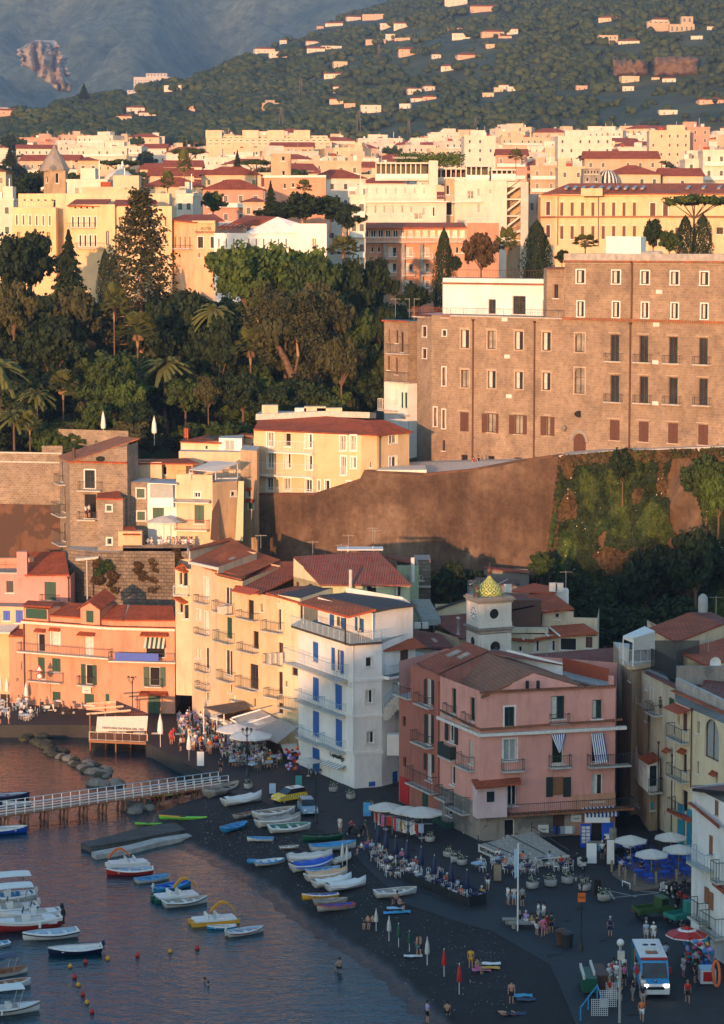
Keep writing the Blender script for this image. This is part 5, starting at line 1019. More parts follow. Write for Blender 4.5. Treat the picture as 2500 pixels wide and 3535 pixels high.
 b.face(A,B,z1,z1-.01,'tuff');b.bal_u(.5,b.L,z1+.05,1.0,.1,'iron','slab',.3);b.face(A0,A,z1,z1-.01,'tuff');b.bal_u(-1,b.L*1.02,z1-.3,1.3,.3,'awning_red','slab',.4)
 b.done()
 A,B,C=V(100,600,366),V(205,600,361),V(248,600,362);b=Bld('balcony_house','narrow stone house with dark balconies left of the monastery','house',B,26);zt=zat(160,402,362);zm=zat(160,680,362)
 b.block([A,B,C],zt,zm,'tuff',8,'shutter_green',wins=[[(118,435,125,495,'rb'),(152,442,162,500,'g'),(174,448,186,540,'g'),(114,556,124,620,'g'),(150,566,160,640,'g')],[(196,450,208,545,'g'),(196,586,208,672,'g')]],fm='frame_brown')
 b.block([A,B,C],zm,22,'white_plaster',8,None,wins=[[(116,700,122,760,'g'),(150,706,158,770,'g'),(186,720,198,790,'gs')],[(200,722,210,790,'g'),(202,850,212,900,'d')]])
 b.face(A,B,40,39.9,'tuff');b.bal(128,505,212,545,.9);b.bal(128,630,212,672,.9);b.bal(92,750,165,800,.9,'rail_white');b.bal(180,790,212,822,.7,'rail_white');b.band(zt-.1,.2,.4,'tile');b.done()
 fr(4)
 for x in(150,212,234):q=P(x,385,362);tag(antenna(q,2.8),'thin metal television aerial beside the monastery','aerial','aerials beside the monastery')
monastery()
# ---- cliff
fr(0)
CX=[1350,1700,1880,1930,2100,2500,2700];CT=[1960,1975,1990,1575,1560,1545,1540];CY=[325,325,326,328.5,325,314,309]
def cliffp(x,v):
 Yt=interp(x,CX,CY);yt=interp(x,CX,CT);y=yt+(2330-yt)*v
 nz=2.6*fbm(x*.006,y*.006,5)+1.2*abs(fbm(x*.02,y*.008,4));gul=4.5*math.exp(-((x-2330)/70)**2)*min(1,v*2)
 return P(x,y,Yt-2.0+nz-(v**1.3)*6+gul+(2.5 if x<1900 else 0))
rows=[[cliffp(x,j/70)for x in np.arange(1350,2700,12)]for j in range(71)]
grid('cliff',rows,'rock',flip=True)
m=MB();fr(0);tops=[P(x,y,Y)for x,y,Y in((1930,1572,329),(2100,1556,325),(2500,1540,314),(2750,1532,307))];bk_=[t+Vector((4,14,0))for t in tops];m.prism(tops+bk_[::-1],(0,0,-.6),'slab');struct(m.build('pavement'))
m=MB();tops=[P(x,y,Y)for x,y,Y in((1250,1650,331.9),(1473,1655,331.8),(1700,1625,330.9),(1930,1587,330.0))];m.prism(tops+[t+Vector((3,20,.2))for t in tops][::-1],(0,0,-.5),'slab');struct(m.build('pavement'))
# ================= VEGETATION
rng=np.random.default_rng(5)
leafm('leaf_dark',(.006,.018,.007),(.045,.065,.018),.4);leafm('leaf_mid',(.015,.04,.01),(.1,.13,.028),.4);leafm('leaf_bright',(.025,.06,.012),(.14,.19,.035),.5);leafm('leaf_olive',(.03,.035,.012),(.11,.1,.04),.5);leafm('leaf_brown',(.05,.03,.012),(.17,.1,.045),.6);leafm('palm_leaf',(.04,.065,.015),(.2,.19,.06),.8)
flat('bark',(.13,.08,.05),.95,.35,2,bm=.5);flat('bark_pale',(.38,.22,.13),.9,.3,.6);flat('dead_frond',(.3,.19,.1),.95,.3);flat('flower_white',(.75,.75,.68),.7);flat('flower_pink',(.7,.12,.25),.7)
def qmesh(name,C,Nn,size,mats,mi=None,aspect=1.0):
 """many small leaf faces at C, facing Nn"""
 n_=len(C);size=np.broadcast_to(size,(n_,));t=np.cross(Nn,rng.normal(size=(n_,3)));t/=np.linalg.norm(t,axis=1)[:,None]+1e-9;b_=np.cross(Nn,t);b_/=np.linalg.norm(b_,axis=1)[:,None]+1e-9
 t=t*size[:,None]*.5;b_=b_*size[:,None]*.5*aspect
 Vv=np.stack([C-t-b_*.6,C+t*.3-b_,C+t,C-t*.2+b_],1).reshape(-1,3)
 me=bpy.data.meshes.new(name);me.vertices.add(n_*4);me.vertices.foreach_set('co',Vv.ravel());me.loops.add(n_*4);me.loops.foreach_set('vertex_index',np.arange(n_*4));me.polygons.add(n_);me.polygons.foreach_set('loop_start',np.arange(n_)*4);me.polygons.foreach_set('loop_total',np.full(n_,4))
 for m_ in mats:me.materials.append(MT[m_])
 if mi is not None:me.polygons.foreach_set('material_index',mi)
 me.update(calc_edges=True);return me
def clumps(cen,rad,per,spread=1.0,outward=None):
 C=[];Nn=[]
 for c,r in zip(cen,rad):
  d=rng.normal(size=(per,3));d/=np.linalg.norm(d,axis=1)[:,None];rr=r*rng.uniform(.12,1.5,per)**.6
  C.append(c+d*rr[:,None]*np.array([1,1,.8]));Nn.append(d+rng.normal(size=(per,3))*.45)
 return np.concatenate(C),np.concatenate(Nn)
def obj(name,me,parent=None):
 o=bpy.data.objects.new(name,me);col.objects.link(o)
 if parent is not None:o.parent=parent
 return o
def tree(name,crown,trunk,label,cat='tree'):
 r=thing(name,label,cat);obj('trunk',trunk.mesh('trunk',uv=False),r);obj('crown',crown,r);return freeze(r)
def broad(seed,leaf,size=.055,per=60,nc=70,flat_=.5,label='',name='broadleaf_tree',bark='bark',z0=.28):
 """unit tree: height 1, crown width 1"""
 rng_=np.random.default_rng(seed);cen=[];rad=[];tr=MB();lim=[]
 for i in range(nc):
  a=rng_.uniform(0,2*math.pi);z=rng_.uniform(-1,1);r=rng_.uniform(.45,.95);h=math.sqrt(1-z*z)
  k=1+.25*math.sin(3*a+seed)+.15*math.sin(5*z+seed*2)
  cen.append((.42*r*h*math.cos(a)*k,.42*r*h*math.sin(a)*k,.64+.3*z*r));rad.append(rng_.uniform(.055,.12))
 for i in range(9):
  c=cen[i*7];p0=Vector((0,0,z0));mid=Vector((c[0]*.45,c[1]*.45,z0+(c[2]-z0)*.5));tr.tube(p0,mid,.018,bark,.011,n=6);tr.tube(mid,c,.011,bark,.003,n=5)
 tr.tube((0,0,-.15),(0.01,0,z0),.032,bark,.02,n=8)
 C,Nn=clumps(np.array(cen),rad,per);return tree(name,qmesh('crown',C,Nn,size*rng.uniform(.7,1.3,len(C)),[leaf]),tr,label)
def cypress():
 n_=5200;z=rng.uniform(0,1,n_);prof=np.interp(z,[0,.06,.3,.7,.9,1],[.3,.42,.5,.36,.18,.02]);a=rng.uniform(0,2*np.pi,n_);k=prof*(1+.16*np.sin(a*4+z*9))*rng.uniform(.75,1.05,n_)
 C=np.stack([k*np.cos(a),k*np.sin(a),.05+z*.95],1);Nn=np.stack([np.cos(a),np.sin(a),np.full(n_,.4)],1)+rng.normal(size=(n_,3))*.4;t=MB();t.tube((0,0,-.05),(0,0,.3),.05,'bark');return tree('cypress_tree',qmesh('crown',C,Nn,.06,['leaf_dark'],aspect=.4),t,'')
def umbrella():
 cen=[];t=MB()
 for i in range(46):
  a=rng.uniform(0,2*np.pi);r=math.sqrt(rng.uniform(0,1))*.46;cen.append((r*math.cos(a),r*math.sin(a),.76+.12*math.sqrt(max(0,1-(r/.5)**2))+rng.uniform(-.04,.03)))
  if i<12:t.tube((0,0,.5),cen[-1],.012,'bark',.004,n=5)
 C,Nn=clumps(np.array(cen),[.085]*46,60);C[:,2]=.78+(C[:,2]-.78)*.85;t.tube((0,0,-.1),(0,0,.52),.03,'bark',.018);return tree('umbrella_pine',qmesh('crown',C,Nn,.045,['leaf_mid']),t,'')
def araucaria():
 C=[];Nn=[];t=MB();t.tube((0,0,-.1),(0,0,.97),.017,'bark_pale',.002,n=7)
 for k in range(17):
  z=.08+k*.054;L=.33*(1-(z-.05)**1.5*.98)*(1 if k else.8)
  for j in range(7):
   a=2*math.pi*(j+.5*(k%2))/7+rng.uniform(-.2,.2);L1=L*rng.uniform(.75,1.1);d=np.array([math.cos(a),math.sin(a),0])
   m_=64;s_=rng.uniform(.25,1,m_)**.8;p=d*L1*s_[:,None];p[:,2]=z-.03*s_+.06*s_**3;p+=rng.normal(size=(m_,3))*np.array([.012,.012,.007])*(1+2*L1*3);C.append(p);Nn.append(np.tile([0,0,1.],(m_,1))+rng.normal(size=(m_,3))*.5+d*.3)
   t.tube((0,0,z),(d[0]*L1*.8,d[1]*L1*.8,z-.01),.004,'bark_pale',.001,n=4)
 C=np.concatenate(C);Nn=np.concatenate(Nn);return tree('araucaria_tree',qmesh('crown',C,Nn,.03,['leaf_olive'],aspect=.6),t,'')
def spruce():
 n_=5000;z=rng.uniform(0,1,n_)**1.2;tier=(z*9)%1;k=(1-z)*.46*(.55+.5*(1-tier))*rng.uniform(.6,1,n_);a=rng.uniform(0,2*np.pi,n_);k*=1+.15*np.sin(5*a+z*20);C=np.stack([k*np.cos(a),k*np.sin(a),.08+z*.92],1);Nn=np.stack([np.cos(a)*.4,np.sin(a)*.4,np.full(n_,.8)],1)+rng.normal(size=(n_,3))*.4;t=MB();t.tube((0,0,-.1),(0,0,.9),.02,'bark',.004);return tree('conifer_tree',qmesh('crown',C,Nn,.06,['leaf_dark'],aspect=.6),t,'')
def palm(kind):
 """unit: height 1 (to crown centre .8), head width .55"""
 t=MB();t.tube((0,0,-.1),(0,0,.72),.018,'bark',.012,n=8)
 if kind=='fan':t.lathe([(.015,.52),(.024,.58),(.03,.66),(.02,.72)],(0,0,0),'dead_frond',9)
 m_=MB()
 for j in range(44 if kind=='fan' else 40):
  a=rng.uniform(0,2*math.pi);el=rng.uniform(-.5,1.25)if kind!='fan' or j<40 else rng.uniform(-1.45,-1.1);d=Vector((math.cos(a)*math.cos(el),math.sin(a)*math.cos(el),math.sin(el)));o=Vector((0,0,.74));sd=Vector((-math.sin(a),math.cos(a),0));mt='dead_frond' if el<-.6 and kind=='fan' else 'palm_leaf'
  if kind=='fan':
   L=rng.uniform(.14,.2)if el>-.6 else.03;tip=o+d*L;up=sd.cross(d)
   m_.tube(o,tip,.003,mt,n=3,cap=False)
   for k in range(9):
    q=(k-4)*.32;e=(d*math.cos(q)+sd*math.sin(q))*(.15 if el>-.6 else.09)-Vector((0,0,.03*abs(q)));w=(sd*math.cos(q)-d*math.sin(q))*.026;m_.poly([tip,tip+e*.6+w,tip+e-Vector((0,0,.015)),tip+e*.6-w],mt)
  else:
   L=.3;pr=o
   for k in range(6):
    s_=(k+1)/6;p=o+d*L*s_-Vector((0,0,.18*s_*s_));w=.035*(1-.6*abs(s_-.5)*1.4);dn=Vector((0,0,-.02));m_.add([pr,p,p+sd*w+dn,pr+sd*w+dn,p-sd*w+dn,pr-sd*w+dn],[(0,1,2,3),(1,0,5,4)],mt);pr=p
 r=thing('palm_tree','','palm');obj('trunk',t.mesh('trunk',uv=False),r);obj('fronds',m_.mesh('fronds',uv=False),r);return freeze(r)
TR={'d':broad(1,'leaf_dark',per=90),'m':broad(2,'leaf_mid',size=.045,per=130),'b':broad(3,'leaf_bright',size=.042,per=150),'o':broad(4,'leaf_olive',per=90),'w':broad(6,'leaf_brown',per=80),'c':cypress(),'u':umbrella(),'a':araucaria(),'s':spruce(),'f':palm('fan'),'p':palm('date')}
NM={'d':'dark round leafy tree','m':'green leafy tree','b':'bright green leafy tree','o':'dull olive green tree','w':'rusty brown leafed tree','c':'slender dark cypress','u':'flat topped umbrella pine','a':'tall tiered araucaria','s':'dark pointed conifer','f':'fan palm with shaggy dead skirt','p':'date palm with arching fronds'}
def plant(k,x,yt,yb,w,Y,where,dy=0):
 p=P(x,yb,Y);h=zat(x,yt,Y)-p.z;W_=w/FP*Y;s=(W_,W_,h)
 if k in 'fp':W_=W_/.55;s=(W_,W_,h)
 if k=='a':W_=W_/.62;s=(W_,W_,h)
 return put(TR[k],p,R.random()*6.28,NM[k]+' '+where,'trees in the cliff top garden' if 'garden' in where else 'trees among the town roofs',s)
fr(0)
GARD=[('a',490,640,1230,330,400,'rising tallest over the garden'),('d',110,790,1080,190,430,'at the garden top below the grand hotel'),('s',240,795,1080,190,425,'at the garden top below the grand hotel'),('d',50,800,1100,190,425,'at the left edge of the garden'),('c',365,862,1080,60,425,'in the garden below the grand hotel'),('c',395,880,1080,50,425,'in the garden below the grand hotel'),('b',860,800,1180,330,405,'in the middle of the garden'),('b',1010,815,1200,300,410,'in the middle of the garden'),('m',1080,860,1300,260,395,'in the middle of the garden'),('o',985,980,1420,300,375,'with leaning pale trunk in the garden'),('o',1090,960,1330,240,380,'beside the leaning garden trunk'),('d',1200,880,1250,190,400,'on the right of the garden'),('d',1300,880,1150,150,405,'on the right of the garden'),('m',1240,1050,1400,190,385,'on the right of the garden'),('o',1180,1150,1400,150,365,'on the right of the garden'),('m',1290,1180,1420,170,375,'by the monastery side of the garden'),('d',1430,975,1110,130,385,'by the monastery side of the garden'),('d',1330,1050,1300,130,385,'by the monastery side of the garden'),('d',60,970,1400,250,395,'at the left edge of the garden'),('o',50,960,1240,170,388,'at the left edge of the garden'),('o',265,980,1290,230,395,'left of the tall fan palm in the garden'),('d',180,1080,1400,260,385,'left of the tall fan palm in the garden'),('m',385,1195,1520,270,362,'spreading above the stone house garden'),('b',440,1290,1500,160,358,'spreading above the stone house garden'),('f',396,975,1260,92,380,'tallest palm of the garden'),('f',477,1080,1330,140,372,'in the middle of the garden'),('p',0,1190,1500,190,350,'sunlit at the left edge of the garden'),('f',220,1280,1490,110,362,'low in the left of the garden'),('p',130,1310,1500,130,360,'low in the left of the garden'),('p',570,1190,1450,190,368,'in the middle of the garden'),('f',866,1130,1400,125,372,'right of the middle of the garden'),('p',740,1010,1250,150,385,'right of the middle of the garden'),('p',50,1380,1590,160,348,'behind the stone garden wall'),('f',105,1420,1590,90,347,'behind the stone garden wall'),('m',330,1380,1560,150,352,'behind the stone garden wall'),('d',660,1000,1400,230,390,'in the garden shade'),('d',560,1020,1380,230,388,'in the garden shade'),('d',760,1080,1420,200,382,'in the garden shade'),('m',640,1300,1470,170,362,'low in the middle of the garden'),('o',720,1300,1450,90,360,'low in the middle of the garden'),('d',840,1280,1480,190,362,'low in the middle of the garden'),('d',950,1330,1500,160,360,'behind the yellow hotel garden'),('m',1080,1340,1500,170,366,'behind the yellow hotel garden'),('o',1190,1360,1480,120,366,'behind the yellow hotel garden'),('d',480,1380,1560,180,354,'above the terrace wall of the garden'),('c',1532,790,1100,82,395,'standing left behind the monastery'),('c',1852,762,1000,110,410,'thick one behind the white penthouse'),('w',1662,795,985,130,400,'behind the white penthouse'),('d',1575,880,960,50,392,'behind the white penthouse'),('f',1749,785,985,75,402,'between trees behind the penthouse'),('f',2020,810,920,90,405,'peeping over the monastery roof'),('u',2395,660,850,225,425,'over the monastery roof'),('c',2365,745,900,70,412,'under the umbrella pine'),('c',2425,740,900,75,412,'under the umbrella pine'),('d',2255,750,900,90,415,'left of the umbrella pine'),('m',2310,790,900,90,410,'left of the umbrella pine'),('f',1185,815,985,110,440,'beside the white hotel terrace'),('d',1940,860,930,60,410,'peeping over the monastery roof')]
for g in GARD:plant(*g)
for i in range(110):
 Y=R.uniform(362,470);x=R.uniform(-80,1380);X=(x-1250)/FP*Y;z=hill(X/Y,Y)
 k=R.choice('dddmmo');h=R.uniform(7,12);w=h*R.uniform(.8,1.15)
 if topx((X,Y,z+h))[1]<900:h=5
 put(TR[k],(X,Y,z-1.2),R.random()*6.28,NM[k]+' '+('far' if Y>415 else 'near')+' in the dense cliff top garden','trees in the cliff top garden',(w,w,h))
for i in range(46):
 Y=R.uniform(349,361);x=R.uniform(-60,1010);X=(x-1250)/FP*Y;h=R.uniform(4,6.5);put(TR[R.choice('mmdob')],(X,Y,P(x,1560,Y).z-1.5),R.random()*6,'leafy shrub at the lower edge of the garden','shrubs at the garden edge',(h*1.4,h,h))
m=MB();pts=[P(1008,1410,371),P(1015,1310,371),P(985,1240,371),P(950,1180,371),P(905,1130,371),P(915,1090,372)]
for i in range(5):m.tube(pts[i],pts[i+1],.75-.12*i,'bark',.63-.12*i,n=10)
m.tube(pts[1],P(1030,1230,371),.35,'bark',.15,n=8);m.tube(P(1030,1230,371),P(1022,1150,371),.25,'bark_pale',.1,n=6);m.tube(pts[3],P(940,1110,371),.25,'bark_pale',.1,n=6);m.tube(pts[4],P(880,1090,371),.2,'bark_pale',.06,n=6)
r=thing('eucalyptus_tree','old eucalyptus with pale peeling forked trunk above the yellow hotel','tree',pts[0]);m.build('trunk',r,uv=False);cen=np.array([P(x,y,371+R.uniform(-3,3))for x,y in[(900,1060),(940,1090),(990,1080),(1040,1110),(1060,1160),(960,1050),(870,1100),(1010,1140),(1080,1230),(1100,1180),(1040,1040),(1090,1090),(900,1010),(1120,1260),(1060,1290),(930,1230),(890,1180)]]);C,Nn=clumps(cen,[1.9]*len(cen),330);obj('crown',qmesh('crown',C-np.array(pts[0]),Nn,.42,['leaf_olive'],aspect=.5),r)
n_=90000;xs=rng.uniform(1370,2560,n_);vs_=rng.uniform(0,1,n_);C=[];MI=[]
for x,v in zip(xs,vs_):
 if x<1880 and v>.95:continue
 k=noise.noise((x*.009,v*4.2,1))+.5*noise.noise((x*.03,v*14,2));bare=math.exp(-((x-2330)/55)**2)*(v<.75)
 if x<1890:k+=.1
 if k-.9*bare<-.68+.12*(v>.12)and v>.035:continue
 p=cliffp(x,v);C.append((p.x,p.y-.15-.9*max(0,k)-R.random()*.5,p.z));q=noise.noise((x*.012,v*5,9));fl=noise.noise((x*.02,v*8,17))>.12
 MI.append(4 if(fl and R.random()<.05)else(3 if(q>.2 and v<.55)or v<.05 and R.random()<.6 else(2 if q<-.5 else(1 if q<-.12 else 0))))
C=np.array(C);Nn=np.tile([-.1,-1,.35],(len(C),1))+rng.normal(size=(len(C),3))*.55;MI=np.array(MI)
o=obj('ivy',qmesh('ivy',C,Nn,np.where(MI==4,.16,.42)*rng.uniform(.7,1.3,len(C)),['leaf_dark','leaf_mid','leaf_bright','leaf_brown','flower_white'],MI));tag(o,'ivy and dry scrub with white flowers covering the cliff','ivy');struct(o,'stuff')
for k,x,yt,yb,w,Y in(('m',2170,1545,1640,110,321),('d',2150,1540,1720,130,320),('m',2440,1560,1800,190,312),('b',2480,1600,1860,170,310),('d',2400,1820,2140,230,306),('d',2230,1880,2200,240,312),('d',2090,2000,2240,200,311),('d',1960,1960,2130,150,316),('d',2330,2050,2300,240,300),('d',2180,2090,2330,240,298),('m',1870,1900,2030,110,318),('d',1555,1930,2120,130,312),('d',1460,1990,2180,120,314),('d',1620,1960,2060,120,316),('d',2050,2080,2280,140,300)):
 p=P(x,yb,Y);h=zat(x,yt,Y)-p.z;put(TR[k],p,R.random()*6,NM[k]+' growing at the foot of the ivy cliff' if yt>1800 else NM[k]+' clinging to the top of the ivy cliff','trees on the ivy cliff',(w/FP*Y,w/FP*Y,h))
fr(5)
for k,pts_ in(('leaf_mid',[(150,245),(190,255),(235,250),(270,260),(300,280),(300,300)]),('leaf_mid',[(620,920),(650,905),(690,900),(610,940)]),('leaf_brown',[(600,980),(620,1010),(690,960),(700,985),(870,890),(860,940),(890,960),(965,880),(970,910),(970,1040),(955,980),(700,1045),(590,880),(1100,840),(1080,830)]),('leaf_dark',[(1090,900),(1110,880),(1085,930)]),('leaf_mid',[(40,760),(60,790),(90,760),(110,790),(20,860),(30,520),(60,530),(230,530),(100,530)])):
 cen=np.array([P(x+R.uniform(-22,22),y+R.uniform(-16,30),335.8 if x<380 else 319.3)for x,y in pts_ for _ in range(4)]);C,Nn=clumps(cen,rng.uniform(.25,.55,len(cen)),60);C[:,1]=C[:,1]*.3+cen[0][1]*.7;o=obj('climbing_plant',qmesh('climbing_plant',C,Nn,.3,[k]));tag(o,{'leaf_brown':'dry brown','leaf_dark':'dark green','leaf_mid':'fresh green'}[k]+' creeper hanging on the stone wall','plant')
 # ================= TOWN
TW=[('white',(.68,.61,.52)),('cream',(.62,.49,.34)),('peach',(.6,.41,.29)),('sand',(.48,.37,.26)),('rosy',(.52,.3,.23))]
for a,c in TW:plaster('town_'+a,c,.2)
flat('town_window',(.06,.055,.05),.4);flat('town_shutter',(.05,.1,.07),.6)
_wm={}
def wmesh(k):
 if k not in _wm:
  m=MB();m.box((0,.02,0),(1.0,.05,1.5),'trim');m.box((0,-.02,0),(.8,.06,1.3),'town_window')
  if k==1:m.box((0,-.03,0),(.7,.08,1.25),'town_shutter')
  if k==2:m.box((0,-.03,-.1),(1.0,.08,1.9),'town_window')
  _wm[k]=m.mesh('window')
 return _wm[k]
def town(x,y,z,w,d,h,rz,ci,rk,label,fl=None,pent=True,name='town_house',nw=None):
 r=thing(name,label,'building',(x,y,z),'buildings of the town',rz);mt='town_'+TW[ci][0]
 m=MB();m.box((0,d/2,h/2-3),(w,d,h+6),mt);fl=fl or max(2,int(h/3.4));fh=h/fl
 if rk=='flat':m.box((0,d/2,h+.25),(w+.3,d+.3,.5),mt)
 obj('wall',m.mesh('wall'),r)
 m=MB()
 if rk=='flat':
  m.box((0,d/2,h+.52),(w-.4,d-.4,.05),'roof_grey')
  if pent:m.box((R.uniform(-.25,.25)*w,d*.6,h+1.6),(w*R.uniform(.2,.5),d*.4,2.6),mt);[m.box((R.uniform(-.45,.45)*w,R.uniform(.1,.9)*d,h+.6+q_),(R.uniform(.5,2.2),R.uniform(.5,1.5),1+q_*2),R.choice(['trim','slab','grey_render','tile']))for q_ in[R.uniform(0,.5)for _ in range(4)]];m.tube((w*.2,d*.5,h),(w*.2,d*.5,h+4.5),.07,'zinc',n=4)
  obj('roof',m.mesh('roof'),r)
 else:
  q=.6;a,b_,c,e=(-w/2-q,-q,h),(w/2+q,-q,h),(w/2+q,d+q,h),(-w/2-q,d+q,h);k=min(w/2,d/2);t=h+k*.42;r1,r2=(-w/2+k*(.9 if rk=='hip' else-.05),d/2,t),(w/2-k*(.9 if rk=='hip' else-.05),d/2,t)
  m.add([a,b_,c,e,r1,r2],[(0,1,5,4),(1,2,5),(2,3,4,5),(3,0,4),(3,2,1,0)],'tile');
  if rk!='hip':pass
  obj('roof',m.mesh('roof'),r)
 n=nw or max(2,min(8,int(w/3.2)));wk=R.choice((0,0,1));bal=R.random()<.45
 for f in range(fl):
  for i in range(n):
   if R.random()<.12:continue
   o=obj('window',wmesh(wk),r);o.location=(-w/2+(i+.5)*w/n,-.03,f*fh+fh*.5)
  if bal and f:mm=MB();mm.box((0,-.5,f*fh+.1),(w*.9,1.0,.15),'trim');mm.box((0,-.95,f*fh+.6),(w*.9,.06,.9),'trim');obj('balcony',mm.mesh('balcony'),r)
 for f in range(fl):
  o=obj('window',wmesh(0),r);o.location=(-w/2-.03,d*.5,f*fh+fh*.5);o.rotation_euler=(0,0,-math.pi/2)
 return r
EXC=[]
def side(x):return 'left' if x<800 else('centre' if x<1650 else 'right')
def townrows():
 Y=620
 while Y<1590:
  hw=.155*Y;X=-hw;
  while X<hw:
   w=R.uniform(13,26);d=R.uniform(10,14);h=R.uniform(8,13.5)+(2 if Y>1100 else 0);xc=X+w/2;z=hill(xc/Y,Y)-1
   px_,py_=topx((xc,Y,z+h));skip=R.random()<(.12 if px_>900 else.3)
   if px_>1150 and Y<900:h=min(h,9)
   lim=475 if px_>1500 else 500
   if px_<1100:lim=505
   if py_<lim-45*(px_>1500):h=max(6,h-4)
   for e in EXC:
    if e[0]<px_<e[1]and e[2]<Y<e[3]:skip=True
   if not skip:
    ci=R.choices(range(5),(7,4,1.2,1.2,.6))[0];rk=R.choices(('flat','hip','gable'),(6,2,1))[0]if Y>900 else R.choices(('flat','hip','gable'),(3,3,2))[0]
    dist='near' if Y<850 else('middle' if Y<1200 else 'far')
    town(xc,Y+R.uniform(-9,9),z,w,d,h,R.uniform(-.4,.45),ci,rk,f"{TW[ci][0]} {int(h/3.4)} storey house, {'flat roof' if rk == 'flat' else 'red roof'}, {side(px_)} {dist} town rows")
   X+=w+R.uniform(1,9)
  Y+=R.uniform(38,55)*(Y/1000)**.5
EXC+=[(1180,1880,500,740),(1850,2600,500,760),(0,1180,500,760),(-300,520,500,980)]
townrows()
for i in range(70):
 Y=R.uniform(640,1500);X=R.uniform(-.15,.15)*Y;h=R.uniform(10,15);k=R.choice('dmmosu');put(TR[k],(X,Y,hill(X/Y,Y)-1),R.random()*6,NM[k]+' '+side(topx((X,Y,60))[0])+' between town houses','trees among the town roofs',(h*.9,h*.9,h))
R2=random.Random(3)
def wrow(x0,x1,n,y0,y1,kd='g',dy=0,wf=.35):return[(x0+(x1-x0)*(i+.5)/n-(x1-x0)/n*wf/2,y0+dy*i/n,x0+(x1-x0)*(i+.5)/n+(x1-x0)/n*wf/2,y1+dy*i/n,kd)for i in range(n)]
def named():
 fr(1);b=Bld('grand_hotel','long yellow grand hotel above the garden at the left','hotel',P(60,1060,475),40)
 b.block([V(55,900,475),V(250,900,474)],zat(100,930,475),38,'yellow',14,'slab',wins=[wrow(62,240,6,965,1008,'gt',3,.28)+wrow(62,240,4,1040,1070,'g')],fm='frame_brown');b.block([V(82,860,482),V(365,860,480)],zat(200,868,481),50,'yellow',10,'slab',wins=[wrow(95,250,5,893,902,'d')+[(238,895,250,935,'d'),(325,890,338,905,'d')]]);b.face(V(55,900,475),V(250,900,474),45,44.9,'yellow');b.bal_u(2,b.L,zat(100,930,475),1.1,.1,'iron','slab',.5)
 b.block([V(305,900,466),V(515,900,462)],zat(400,918,465),38,'yellow',16,None,wins=[wrow(315,440,5,972,1018,'gt',0,.3)+wrow(350,440,4,1055,1105,'gt',0,.35)+wrow(325,430,4,928,936,'d')+[(475,1035,492,1100,'za')]],fm='frame_brown')
 b.face(V(305,900,466),V(515,900,462),45,44.9,'yellow');b.bal(312,1000,432,1020,.8,'iron','slab',.4);b.bal(345,1090,470,1112,1,'iron','slab',.4);b.roof([[P(300,922,465),P(470,924,463),P(500,893,472),P(340,893,474)],[P(500,925,463),P(710,912,462),P(700,895,470),P(520,895,472)]],'tile')
 b.block([V(515,900,463),V(770,900,460)],zat(600,925,462),38,'yellow',12,None,wins=[wrow(520,760,7,972,1015,'g',0,.2)+wrow(520,760,7,1050,1095,'g',0,.2)]);b.block([V(250,900,478),V(760,900,474)],zat(400,868,476),50,'cream',6,'slab');b.done()
 b=Bld('garden_hotel','peach hotel wing with arched corner and lettering above the garden','hotel',P(780,1060,455),40)
 A,B,C=V(768,900,462),V(870,900,456),V(965,900,454);zt=zat(870,990,456);b.block([A,B,C],zt,38,'peach',12,'slab',wins=[wrow(775,862,4,1062,1112,'g',0,.3),[(888,1062,912,1112,'gt'),(945,1062,960,1112,'gt'),(890,1134,902,1155,'za')]],fm='frame_brown');b.band(zt-.5,.5,.4,'yellow');b.roof([[P(760,985,461),P(870,996,455),P(1010,990,456),P(965,962,464),P(825,962,466)]],'tile');b.face(B,C,45,44.9,'peach');txt('HOTEL',b.pd(925,1026,-.1),b.t,b.n,.72,'frame_brown',b.root);txt('TRAMONTANO',b.pd(925,1042,-.1),b.t,b.n,.66,'frame_brown',b.root);b.face(A,B,45,44.9,'peach');b.bal(775,1100,868,1115,.8,'iron','slab',.4);b.done()
 b=Bld('white_hotel','long white hotel wing with gable and red roof above the garden','hotel',P(1100,1100,450),40);A,B,C,D=V(960,950,450),V(1310,950,446),V(1465,950,445),None
 b.block([A,B],zat(1150,1045,448),36,'white_plaster',10,'slab',wins=[wrow(965,1300,10,1070,1110,'g',0,.2)]);b.block([B,C],zat(1400,1003,446),36,'white_plaster',10,'slab',wins=[[(1400,1068,1420,1120,'gat')]]);b.face(A,B,45,44.9,'white_plaster');m=MB();m.prism([b.pd(1105,1048,-.2),b.pd(1340,1045,-.2),b.pd(1340,1000,3),b.pd(1245,972,3),b.pd(1105,1040,2)],(0,.4,0),'white_plaster');m.build('gable',b.root)
 b.roof([[P(1030,1002,456),P(1170,1010,455),P(1245,972,458),P(1105,965,466)]],'tile');m=MB()
 for i in range(7):m.obox(P(965+i*22,1026,451),(.35,0,0),P(1010+i*22,1005,456)-P(965+i*22,1026,451),(0,0,.12),'tile')
 m.build('pergola',b.root);b.done()
 fr(2);b=Bld('vittoria_hotel','big white stepped hotel with roof terraces and an open stair tower','hotel',P(0,1000,560),44)
